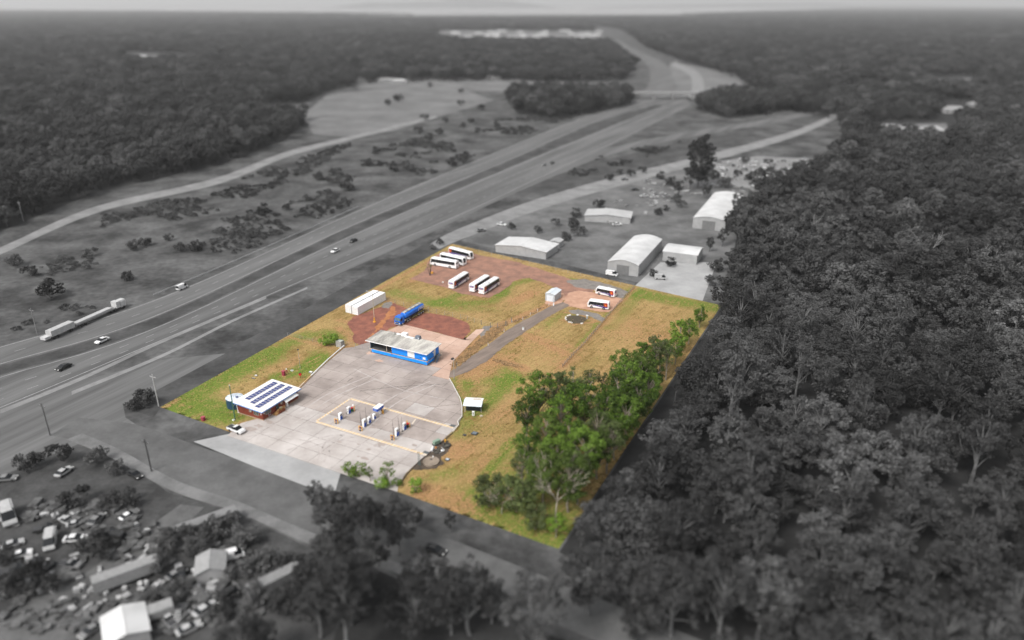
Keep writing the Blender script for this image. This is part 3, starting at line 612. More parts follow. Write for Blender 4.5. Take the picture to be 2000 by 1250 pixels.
# the green trees inside the lot
GT = [(1046, 842, 'green', 1.18), (1028, 862, 'green', .85), (1078, 838, 'green', 1.05), (1112, 835, 'green', 1.0), (1098, 872, 'green', 1.05), (1140, 858, 'green', 1.08), (1062, 905, 'green', 1.0),
      (1182, 862, 'green', 1.05), (1165, 905, 'green', 1.0), (1118, 918, 'green', .95), (1200, 828, 'green', .95), (1226, 812, 'green', 1.1), (1248, 785, 'green', 1.0), (1216, 778, 'green', 1.05), (1252, 752, 'green', .9), (1276, 745, 'green', .95),
      (1288, 722, 'green', .75), (1300, 742, 'green', .8), (1262, 808, 'green', .9), (1220, 866, 'green', .9), (1200, 898, 'green', .85), (1166, 935, 'green', .95), (1128, 985, 'green', .9), (1318, 712, 'green', .6), (1240, 838, 'green', .95), (1030, 925, 'green', .9), (1085, 950, 'green', .95), (1140, 950, 'green', 1.0), (1185, 925, 'green', .95), (1020, 965, 'green', .75), (1060, 985, 'green', .9), (1110, 1000, 'green', .95), (1270, 780, 'green', .8)]
for x, y, k, s in GT:
    k = R.choice(['green', 'green', 'green', 'green2', 'olive2'])
    lb = 'tree of the leafy row along the right edge of the lot' if x > 1195 else ('tree in the lowest part of the lot clump, behind the bare white tree' if y >= 915 else 'tall tree in the thick of the clump right of the white-roofed shelter')
    lb = {'green': 'dark green ', 'green2': 'bright green ', 'olive2': 'olive green '}[k] + lb
    place_tree(k, P(x, y, -0.03), s * R.uniform(.85, 1.03), lb, 'tree', 'green trees in the lot clump', 'gum_tree')
place_tree('bright', P(1325, 688, -.03), .95, 'bright yellow-green tree on the grass side of the lot fence line, above the dense clump', name='gum_tree')
place_tree('bright', P(1344, 672, -.03), .7, 'small bright green tree right beside the lot edge, above the dense clump', name='gum_tree')
place_tree('green', P(1366, 640, -.03), .5, 'topmost small dark green tree at the far right tip of the lot', name='gum_tree', vi=1)
place_tree('green', P(1344, 648, -.03), .32, 'little low green tree left of the topmost tree at the far right tip', name='gum_tree', vi=2)
place_tree('olive', P(1152, 782, -.03), .72, 'small pale olive tree standing just behind the dense green clump', name='gum_tree', vi=0)
place_tree('olive', P(1176, 775, -.03), .55, 'second pale olive tree behind the dense clump, smaller and further right', name='gum_tree', vi=1)
place_tree('bright', P(1190, 880, -.03), .8, 'rounded bright lime-green tree at the clump front right', name='gum_tree', vi=1)
place_tree('bright', P(1075, 915, -.03), .62, 'low lime-green tree at the clump front left', name='gum_tree', vi=0)
place_tree('bright', P(1085, 1050, -.03), .5, 'low bright green tree in the lowest corner of the lot', name='gum_tree', vi=0)
place_tree('dense', P(955, 990, -.03), 1.05, 'dark bushy olive thicket beside the bare white tree', name='thicket', vi=0)
place_tree('dense', P(1008, 1000, -.03), 1.15, 'taller dark thicket right of the bare white tree', name='thicket', vi=1)
place_tree('dense', P(1045, 1035, -.03), .8, 'dark thicket furthest down the lot edge', name='thicket', vi=0)
place_tree('young', P(759, 947, 0), 1.15, 'young slender green tree with thin pale trunk at the concrete edge', name='young_tree', vi=0, rz=1)
place_tree('young', P(722, 940, 0), .7, 'small sparse sapling left of the young slender tree', name='young_tree', vi=1)
place_tree('shrub', P(702, 931, 0), 1.2, 'rounded olive shrub leftmost but one along the front lot edge', 'shrub', name='shrub', vi=0)
place_tree('shrub', P(682, 923, 0), .95, 'leftmost rounded olive shrub on the front lot edge', 'shrub', name='shrub', vi=1)
place_tree('shrub', P(748, 952, 0), .9, 'low green shrub at the foot of the young slender tree', 'shrub', name='shrub', vi=2)
place_tree('shrub', P(775, 948, 0), .7, 'small green shrub right of the young slender tree', 'shrub', name='shrub', vi=0)
place_tree('shrub', P(812, 962, 0), 1.25, 'bright green shrub on the brown grass at the front lot edge', 'shrub', name='shrub', vi=1)
place_tree('shrub', P(649, 672, 0), 1.35, 'bright green spreading bush beside the grey concrete cube', 'shrub', name='shrub', vi=2)
place_tree('shrub', P(634, 674, 0), 1.0, 'smaller bright green bush left of the spreading bush by the concrete cube', 'shrub', name='shrub', vi=0)
# bare white tree
def bare_tree(label, loc, H, seed, spread=0.5, m=bark_dead):
    rr = random.Random(seed); mb = MB()
    def br(p, d, L, r, k):
        q = p + d * L; mid = p + d * L * .5 + Vector((rr.uniform(-.1, .1), rr.uniform(-.1, .1), 0)) * L * .6
        mb.cyl(p, mid, r, r * .85, 5, False); mb.cyl(mid, q, r * .85, r * .65, 5, False)
        if k == 0: return
        for _ in range(3 if k > 2 else 2):
            nd = (d + Vector((rr.uniform(-1, 1), rr.uniform(-1, 1), rr.uniform(-.25, .45))) * spread).normalized()
            br(q if rr.random() < .6 else mid, nd, L * rr.uniform(.6, .85), r * .62, k - 1)
    t = thing('bare_tree', label, 'tree', loc)
    br(Vector((0, 0, -.2)), Vector((0.05, 0, 1)), H * .3, H * .014, 0); trunk_m = mb; mb.build('trunk', m, t)
    mb = MB(); base = Vector((0.05 * H * .3, 0, H * .28))
    for i in range(4):
        a = i * 1.57 + seed; br(base, Vector((math.cos(a) * .6, math.sin(a) * .6, .8)).normalized(), H * .26, H * .009, 4)
    mb.build('bare_branches', m, t)
    return t
bare_tree('bare white many-branched dead tree in front of the dark thicket', P(980, 1004, -.03), 8.5, 4, .75)
bare_tree('tall bare pale gum with forked limbs among the lot trees', P(1085, 1010, -.03), 15, 9, .55)

for x, y, h, sd_n, lb in ((1800, 520, 17, 21, 'pale-trunked bare tree in the middle of the right forest'), (1908, 560, 19, 22, 'tall pale bare tree near the right edge of the forest'), (1958, 580, 14, 23, 'pale bare tree furthest right in the forest'), (1575, 470, 15, 24, 'pale bare tree in the forest behind the long white shed')):
    bare_tree(lb, P(x, y, -.08), h, sd_n, .5, grey(.30, 'pale_dead_bark', rough=.9))
# grey forest: points in the photograph's ground polygons
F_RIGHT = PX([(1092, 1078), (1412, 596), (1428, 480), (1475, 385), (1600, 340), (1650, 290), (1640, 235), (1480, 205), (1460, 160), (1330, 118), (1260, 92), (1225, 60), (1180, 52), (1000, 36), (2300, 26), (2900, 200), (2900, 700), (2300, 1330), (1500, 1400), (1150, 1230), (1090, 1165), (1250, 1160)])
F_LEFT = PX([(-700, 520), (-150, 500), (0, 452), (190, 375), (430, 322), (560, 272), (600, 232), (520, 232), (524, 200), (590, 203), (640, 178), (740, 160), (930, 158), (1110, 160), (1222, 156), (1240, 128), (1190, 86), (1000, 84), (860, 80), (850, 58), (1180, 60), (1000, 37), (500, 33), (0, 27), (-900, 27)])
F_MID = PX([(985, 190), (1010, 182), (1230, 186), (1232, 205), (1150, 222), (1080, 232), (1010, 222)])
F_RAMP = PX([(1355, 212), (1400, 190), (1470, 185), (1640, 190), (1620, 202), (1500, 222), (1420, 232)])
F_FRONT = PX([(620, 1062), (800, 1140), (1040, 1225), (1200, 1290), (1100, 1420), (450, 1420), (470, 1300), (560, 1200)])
CLEAR = [PX(q) for q in ([(1640, 164), (1735, 164), (1740, 182), (1640, 184)], [(1800, 150), (1900, 148), (1905, 170), (1800, 172)], [(240, 100), (360, 104), (365, 124), (245, 122)], [(1690, 240), (1855, 236), (1855, 275), (1700, 270)], [(1840, 195), (1900, 195), (1900, 238), (1840, 238)], [(430, 104), (460, 104), (460, 118), (430, 118)], [(595, 28), (1095, 20), (1095, 14), (600, 24)])]
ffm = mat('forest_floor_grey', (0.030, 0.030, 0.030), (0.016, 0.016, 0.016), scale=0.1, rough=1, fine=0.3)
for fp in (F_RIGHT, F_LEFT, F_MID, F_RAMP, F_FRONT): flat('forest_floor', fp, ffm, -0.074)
def scatter(polys, spacing, dmin, dmax, seed, jit=0.45):
    rs = np.random.RandomState(seed); allp = np.concatenate([np.asarray(p) for p in polys])
    x0, y0 = np.maximum(allp.min(0), [-20000, 60]); x1, y1 = np.minimum(allp.max(0), [20000, dmax])
    xs = np.arange(max(x0, -0.8 * y1 - 80), min(x1, 0.8 * y1 + 80), spacing); ysx = np.arange(y0, y1, spacing)
    X, Y = np.meshgrid(xs, ysx); X = X.ravel() + rs.uniform(-jit, jit, X.size) * spacing; Y = Y.ravel() + rs.uniform(-jit, jit, Y.size) * spacing
    d = np.hypot(X, Y); k = (d >= dmin) & (d < dmax) & (np.abs(X) < 0.74 * Y + 45); X, Y = X[k], Y[k]
    ins = np.zeros(len(X), bool)
    for p in polys: ins |= sdf(X, Y, p) < 0
    for c in CLEAR: ins &= sdf(X, Y, c) > 4
    ins &= sdf(X, Y, LOTA) > 3.2
    gap = vnoise(X, Y, 60, seed + 5) > 0.18
    ins &= gap
    return X[ins], Y[ins]
near = np.stack(scatter([F_RIGHT, F_LEFT, F_MID, F_RAMP, F_FRONT], 7.4, 90, 950, 1), 1)
dist = np.hypot(near[:, 0], near[:, 1]); order = np.argsort(dist); near = near[order]
side = lambda p: 'front' if sdf(np.array([p[0]]), np.array([p[1]]), F_FRONT)[0] < 0 else ('right' if p[0] > -40 else 'left')
FL = {'right': 'dark grey gum tree in the dense forest to the right of the lot', 'left': 'dark grey tree in the forest across the highway on the left', 'front': 'dark grey tree in the thick wood below the side road at bottom centre'}
def occludes(X, Y, h):
    k_ = CAM_H / (CAM_H - h - 1.0); return sdf(X * k_, Y * k_, LOTA) < 0.8
near = near[~(occludes(near[:, 0], near[:, 1], 4.0))]
def fit_scale(p, s_, h=17.0):
    while s_ > .18 and occludes(np.array([p[0]]), np.array([p[1]]), h * s_ * 1.1)[0]: s_ *= .85
    return s_
for p in near[:290]:
    s = side(p); k = R.choice(['grey', 'grey', 'grey', 'greytall', 'greywide', 'greywide', 'greylight'])
    t = place_tree(k, (p[0], p[1], -.08), fit_scale(p, R.uniform(.55, 1.15), 20 if k == 'greytall' else 16), FL[s], 'tree', 'grey forest trees ' + s, 'forest_tree')
    t.scale = (t.scale[0] * 1.1, t.scale[1] * 1.1, t.scale[2] * R.uniform(.85, 1.1))
def gn_scatter(name, pts, scl, srcmesh, label, cat):
    n = len(pts); me = bpy.data.meshes.new(name); me.vertices.add(n); me.vertices.foreach_set('co', np.asarray(pts, np.float32).ravel())
    rs = np.random.RandomState(n); a = me.attributes.new('sc', 'FLOAT_VECTOR', 'POINT'); a.data.foreach_set('vector', np.asarray(scl, np.float32).ravel())
    rt = np.zeros((n, 3), np.float32); rt[:, 2] = rs.uniform(0, 6.28, n); a = me.attributes.new('rt', 'FLOAT_VECTOR', 'POINT'); a.data.foreach_set('vector', rt.ravel())
    for m in srcmesh.data.materials: me.materials.append(m)
    o = link(name, me); g = bpy.data.node_groups.new(name + '_nodes', 'GeometryNodeTree'); N = g.nodes; L = g.links
    g.interface.new_socket('Geometry', in_out='INPUT', socket_type='NodeSocketGeometry'); g.interface.new_socket('Geometry', in_out='OUTPUT', socket_type='NodeSocketGeometry')
    gi = N.new('NodeGroupInput'); go = N.new('NodeGroupOutput'); ip = N.new('GeometryNodeInstanceOnPoints'); oi = N.new('GeometryNodeObjectInfo')
    oi.inputs['Object'].default_value = srcmesh; oi.inputs['As Instance'].default_value = True
    for nm, sk in (('sc', 'Scale'), ('rt', 'Rotation')):
        na = N.new('GeometryNodeInputNamedAttribute'); na.data_type = 'FLOAT_VECTOR'; na.inputs['Name'].default_value = nm; L.new(na.outputs['Attribute'], ip.inputs[sk])
    L.new(gi.outputs[0], ip.inputs['Points']); L.new(oi.outputs['Geometry'], ip.inputs['Instance']); L.new(ip.outputs[0], go.inputs[0])
    md = o.modifiers.new('scatter', 'NODES'); md.node_group = g
    o['kind'] = 'stuff'; o['label'] = label; o['category'] = cat
    return o
SRC = []
for i, (seed, lm) in enumerate(((201, leaf_grey), (202, leaf_grey), (203, leaf_grey), (204, leaf_grey_l))):
    tb, V, F = gen_tree(seed, 15, 4.8, 30, 40, 0.42, 0.22, 0.30)
    n0 = len(V); tv = np.array(tb.v); tf = [f for f in tb.f if len(f) == 4]
    me = fast_mesh('far_tree', np.concatenate([V, tv]), np.concatenate([F, np.array(tf) + n0]), lm)
    SRC.append(bpy.data.objects.new('far_tree_source', me))
rest = near[290:]; rest = rest[~occludes(rest[:, 0], rest[:, 1], 16)]
mid = np.stack(scatter([F_RIGHT, F_LEFT, F_MID, F_RAMP], 15, 950, 2600, 2), 1)
far = np.stack(scatter([F_RIGHT, F_LEFT], 46, 2600, 8500, 3), 1)
FF_R = PX([(1330, 30), (1700, 16), (2000, 11.5), (2600, 11.5), (2600, 30)]); FF_L = PX([(-900, 29), (-900, 25), (0, 21.5), (330, 24), (600, 27), (1000, 33), (1000, 38)])
vfar = np.stack(scatter([FF_R, FF_L], 95, 7600, 26000, 4), 1)
far = far[(np.hypot(far[:, 0], far[:, 1]) < 5800 + 3200 * vnoise(far[:, 0], far[:, 1], 1500, 31))]
rs = np.random.RandomState(5)
for gi_, src in enumerate(SRC):
    pts = []; sc = []
    for arr, lo, hi, wide in ((rest, .45, 1.2, 1.08), (mid, .65, 1.35, 1.7), (far, .9, 1.25, 4.6), (vfar, 1.0, 1.6, 9.0)):
        pick = arr[(np.arange(len(arr)) * 7919 % 10) // 3 == gi_] if gi_ < 3 else arr[(np.arange(len(arr)) * 7919 % 10) == 9]
        s = rs.uniform(lo, hi, len(pick)); pts.append(np.column_stack([pick, np.full(len(pick), -.08)])); sc.append(np.column_stack([s * wide, s * wide, s]))
    gn_scatter('forest', np.concatenate(pts), np.concatenate(sc), src, 'far-off grey forest that reads as one mass of crowns', 'forest')

# low scrub on the rough ground across the highway
SCRUB = [PX(q) for q in ([(-60, 600), (60, 520), (250, 470), (440, 430), (640, 370), (700, 395), (480, 490), (330, 565), (120, 625), (-60, 672)], [(620, 350), (760, 285), (960, 235), (1130, 215), (1180, 205), (1120, 230), (950, 295), (720, 392)], [(190, 425), (430, 365), (600, 305), (700, 275), (600, 340), (420, 415), (200, 460)], [(1390, 212), (1500, 190), (1640, 198), (1500, 226)], [(1180, 300), (1340, 275), (1300, 295), (1080, 370), (1050, 372)])]
sp_ = np.stack(scatter(SCRUB, 3.6, 90, 1000, 9, .5), 1); sp_ = sp_[vnoise(sp_[:, 0], sp_[:, 1], 26, 12) > .56]
so_ = bpy.data.objects.new('scrub_source', VARS['greybush'][0][1]); ss_ = np.random.RandomState(3).uniform(.25, .8, len(sp_))
gn_scatter('scrub', np.column_stack([sp_, np.full(len(sp_), -.08)]), np.column_stack([ss_ * 1.2, ss_ * 1.2, ss_ * .8]), so_, 'low grey scrub spread over the rough ground beyond the highway', 'scrub')
# dry grass tufts standing in the lot grass
def tuft_source(seed, c1, c2, c3):
    rs_ = np.random.RandomState(seed); V = []; n = 26
    for i in range(n):
        a = rs_.uniform(0, 6.28); r0 = rs_.uniform(0, .22); ln = rs_.uniform(.15, .40); b = np.array([math.cos(a) * r0, math.sin(a) * r0, 0]); t_ = b + np.array([math.cos(a) * ln * .6, math.sin(a) * ln * .6, ln]); sd2 = np.array([-math.sin(a), math.cos(a), 0]) * .035
        V += [b - sd2, b + sd2, t_ + sd2 * .3, t_ - sd2 * .3]
    me = fast_mesh('tuft', np.array(V), np.arange(n * 4).reshape(-1, 4), leafmat('tuft_leaf_%d' % seed, c1, c2, c3)); return bpy.data.objects.new('tuft_source', me)
gx_, gy_ = np.random.RandomState(77).uniform(LOTA.min(0), LOTA.max(0), (42000, 2)).T
kk_ = (sdf(gx_, gy_, LOTA) < -.5) & (sdf(gx_, gy_, FCA) > .5)
for sh_ in SHEETS: kk_ &= sdf(gx_, gy_, np.array(sh_)) > .3
kk_ &= vnoise(gx_, gy_, 5, 41) + vnoise(gx_, gy_, 30, 43) * .3 + np.random.RandomState(6).uniform(-.35, .35, len(gx_)) > .78
gx_, gy_ = gx_[kk_], gy_[kk_]; gs_ = np.random.RandomState(5).uniform(.3, .75, len(gx_))
for i_, (c1_, c2_, c3_) in enumerate((((.40, .29, .12), (.60, .46, .22), (.5, .37, .16)), ((.17, .20, .045), (.32, .32, .09), (.26, .27, .07)), ((.28, .19, .08), (.46, .32, .15), (.36, .25, .1)))):
    m_ = np.arange(len(gx_)) % 3 == i_
    gn_scatter('grass_tufts', np.column_stack([gx_[m_], gy_[m_], np.full(m_.sum(), -.03)]), np.column_stack([gs_[m_]] * 3), tuft_source(i_ + 1, c1_, c2_, c3_), ('pale straw', 'olive green', 'brown dry')[i_] + ' grass tufts standing in the mown lot grass', 'grass')
# single grey trees and bushes outside the lot
BUSH = [(680, 372, 1.9), (622, 352, 1.4), (515, 416, 1.3), (352, 490, 1.0), (382, 490, 1.2), (330, 470, .8), (262, 488, 1.1), (285, 480, 1.0), (100, 582, 2.0), (735, 300, 1.3), (818, 262, 1.7), (838, 274, 1.5), (805, 284, 1.5), (858, 262, 1.4), (905, 250, 1.3), (920, 240, 1.2), (795, 332, 1.6), (770, 335, 1.3), (885, 325, 1.7), (905, 320, 1.4), (575, 238, 2.2), (592, 248, 1.8), (758, 205, 1.6), (778, 198, 2.0), (650, 340, 1.0), (600, 392, .9), (250, 548, 1.0), (60, 540, 1.2), (30, 520, 1.3), (180, 500, 1.0),
        (720, 322, 1.2), (830, 235, 1.6), (870, 240, 1.3), (970, 250, 1.4), (560, 410, .9), (840, 170, 1.5), (900, 182, 1.4), (460, 440, .9), (900, 206, 1.5), (940, 215, 1.6)]
for i, (x, y, s) in enumerate(BUSH):
    place_tree('greybush', P(x, y, -.08), s * 1.15, 'dark grey bush scattered on the rough ground beyond the highway', 'bush', 'bushes beyond the highway', 'bush')
for x, y, s, k, lb in ((860, 478, .9, 'greybush', 'dark grey bush on the highway verge by the top corner of the lot'), (845, 487, .7, 'greybush', 'smaller dark bush left of the one at the top corner of the lot'), (285, 792, 1.5, 'greybush', 'dark round bush at the left tip of the lot beside the pole'), (265, 800, 1.0, 'greybush', 'small dark bush left of the round bush at the left tip'),
                       (1362, 368, 1.05, 'greycol', 'tall dark columnar tree standing alone behind the sheds'), (1348, 372, .95, 'grey', 'tree at the left of the tall columnar tree behind the sheds'), (1380, 388, .55, 'grey', 'low dark tree at the foot of the tall columnar tree'),
                       (1130, 462, 1.5, 'greybush', 'dark bush between the two front sheds'), (1105, 470, 1.2, 'greybush', 'dark bush by the small white-roofed shed'), (1385, 492, .45, 'grey', 'dark rounded tree in the corner of the L-shaped shed'), (1410, 482, .55, 'grey', 'dark tree right of the rounded tree by the L-shaped shed'),
                       (1285, 420, 1.1, 'greybush', 'dark bush behind the L-shaped shed'), (1300, 412, .9, 'greybush', 'small bush right of the bush behind the L-shaped shed'), (1210, 340, 1.0, 'greybush', 'bush on the frontage road verge'), (1425, 455, .7, 'grey', 'dark tree right of the long white shed'), (1440, 430, .9, 'grey', 'taller dark tree right of the long white shed'),
                       (1200, 200, 1.3, 'grey', 'dark tree at the left abutment of the bridge'), (1225, 205, 1.1, 'grey', 'smaller dark tree at the left abutment of the bridge'), (1400, 212, 1.0, 'grey', 'dark tree at the right abutment of the bridge'), (1430, 214, 1.2, 'grey', 'bushy tree right of the bridge abutment tree')):
    t = place_tree(k, P(x, y, -.08), s, lb, 'bush' if k == 'greybush' else 'tree', None, 'bush' if k == 'greybush' else 'tree')
for x, y, s, lb in ((690, 1062, 1.15, 'big dark leafy tree overhanging the side road'), (655, 1070, .9, 'tree left of the big leafy tree by the side road'), (735, 1075, 1.0, 'tree right of the big leafy tree by the side road'), (780, 1085, .9, 'second tree right of the big leafy tree by the side road'), (770, 1000, .55, 'small tree on the lot side of the side road'), (815, 1030, .6, 'next small tree on the lot side of the side road'),
                    (880, 1040, .45, 'low tree beside the parked dark car on the verge'), (620, 1000, .5, 'low tree at the end of the concrete crossover')):
    place_tree('grey', P(x, y, -.08), max(.3, fit_scale(P(x, y), s, 16)), lb, 'tree', None, 'tree')
for i, (x, y, s) in enumerate(((190, 905, 1.1), (120, 900, 1.3), (230, 925, 1.0), (60, 915, 1.2), (150, 985, 1.2), (215, 990, 1.0), (255, 985, 1.0), (180, 1075, 1.2), (205, 1088, 1.1), (415, 1050, 1.2), (440, 1040, 1.3), (330, 1075, 1.0), (350, 1060, 1.2), (310, 1110, 1.1), (390, 1085, 1.1), (480, 1062, 1.2), (90, 1160, 1.1), (60, 1140, 1.3), (520, 1110, 1.3), (470, 1130, 1.0), (500, 1180, 1.2), (350, 1165, 1.0), (300, 1180, .9), (440, 1200, 1.1), (570, 1120, 1.2), (20, 1160, 1.2), (560, 1190, 1.3), (10, 1100, 1.0))):
    place_tree('greybush', P(x, y, -.08), s * 1.05, 'dark grey scrub bush among the wrecks in the yard at lower left', 'bush', 'scrub in the wrecking yard', 'bush')
for x, y, s in ((1190, 352, 1.1), (1232, 345, 1.3), (1255, 338, 1.2), (1290, 350, 1.3), (1310, 362, 1.4), (1325, 372, 1.5), (1320, 395, 1.3), (1170, 405, 1.2), (1125, 425, 1.3), (1085, 440, 1.0), (1120, 445, 1.3), (1330, 405, 1.2), (1395, 350, 1.6), (1415, 366, 1.7), (1440, 345, 1.2), (1465, 352, 1.4), (1520, 348, 1.4), (1550, 356, 1.6), (1455, 318, 1.3), (1500, 322, 1.2), (1050, 455, 1.0), (1000, 448, .9), (1310, 520, 1.0), (1395, 560, 1.3), (1400, 530, 1.4), (1275, 540, .8)):
    place_tree('greybush', P(x, y, -.08), s * 1.1, 'dark grey bush standing among the sheds and parked cars beyond the lot', 'bush', 'bushes among the sheds', 'bush')

# ------------------------------------------------------------------ materials of the things in the lot
white = mat('white_paint', (0.80, 0.80, 0.80), (0.74, 0.74, 0.74), scale=0.5, rough=0.35, spec=0.5)
wroof = mat('white_roof_sheet', (0.82, 0.81, 0.79), (0.74, 0.72, 0.69), scale=0.5, rough=0.5)
glass = mat('dark_glass', (0.010, 0.011, 0.013), (0.016, 0.018, 0.020), scale=0.8, rough=0.1, spec=0.3)
pane_m = mat('window_pane', (0.05, 0.06, 0.06), (0.12, 0.13, 0.12), scale=1.2, rough=0.12, spec=0.6)
rubber = mat('rubber', (0.02, 0.02, 0.02), (0.03, 0.03, 0.03), scale=3, rough=0.85)
steel = mat('steel', (0.45, 0.46, 0.47), (0.34, 0.35, 0.36), scale=2, rough=0.35, metal=0.6)
galv = mat('galvanised', (0.42, 0.43, 0.43), (0.30, 0.31, 0.31), scale=2, rough=0.55, metal=0.3)
dark = mat('dark_metal', (0.035, 0.036, 0.04), (0.06, 0.06, 0.06), scale=2, rough=0.6)
purple = mat('purple_livery', (0.060, 0.030, 0.24), (0.040, 0.022, 0.15), scale=1, rough=0.35)
redl = mat('red_livery', (0.34, 0.030, 0.022), (0.26, 0.020, 0.018), scale=2, rough=0.4)
orangel = mat('orange_livery', (0.75, 0.24, 0.02), (0.62, 0.15, 0.015), scale=3, rough=0.4)
tail = mat('tail_lamp', (0.50, 0.03, 0.03), (0.40, 0.02, 0.02), scale=3, rough=0.25)
lampw = mat('headlamp', (0.75, 0.75, 0.72), (0.6, 0.6, 0.6), scale=3, rough=0.15)
blue = mat('blue_wall_paint', (0.013, 0.270, 0.88), (0.011, 0.230, 0.78), scale=0.4, rough=0.5)
bluet = mat('blue_truck_paint', (0.010, 0.150, 0.62), (0.008, 0.115, 0.50), scale=0.7, rough=0.25, spec=0.5)
blued = mat('blue_pump_panel', (0.012, 0.085, 0.48), (0.010, 0.065, 0.38), scale=1.0, rough=0.4)
yel = mat('yellow_steel', (0.72, 0.37, 0.04), (0.60, 0.29, 0.03), scale=2, rough=0.5)
redp = mat('red_plastic', (0.55, 0.018, 0.02), (0.45, 0.015, 0.018), scale=2, rough=0.45)
greenp = mat('green_plastic', (0.02, 0.13, 0.035), (0.015, 0.10, 0.03), scale=2, rough=0.5)
maroon = mat('maroon_paint', (0.30, 0.035, 0.06), (0.24, 0.03, 0.05), scale=2, rough=0.6)
woodc = mat('weathered_wood', (0.30, 0.25, 0.20), (0.19, 0.16, 0.13), scale=2, rough=0.9)
deckw = mat('pine_rail', (0.52, 0.30, 0.12), (0.42, 0.23, 0.09), scale=2, rough=0.8)
cgrey = mat('concrete_grey', (0.33, 0.32, 0.30), (0.23, 0.22, 0.21), scale=1.2, rough=0.9, fine=0.15)
conc_old = mat('old_concrete', (0.30, 0.245, 0.195), (0.20, 0.16, 0.125), scale=1.0, rough=0.95, fine=0.2)

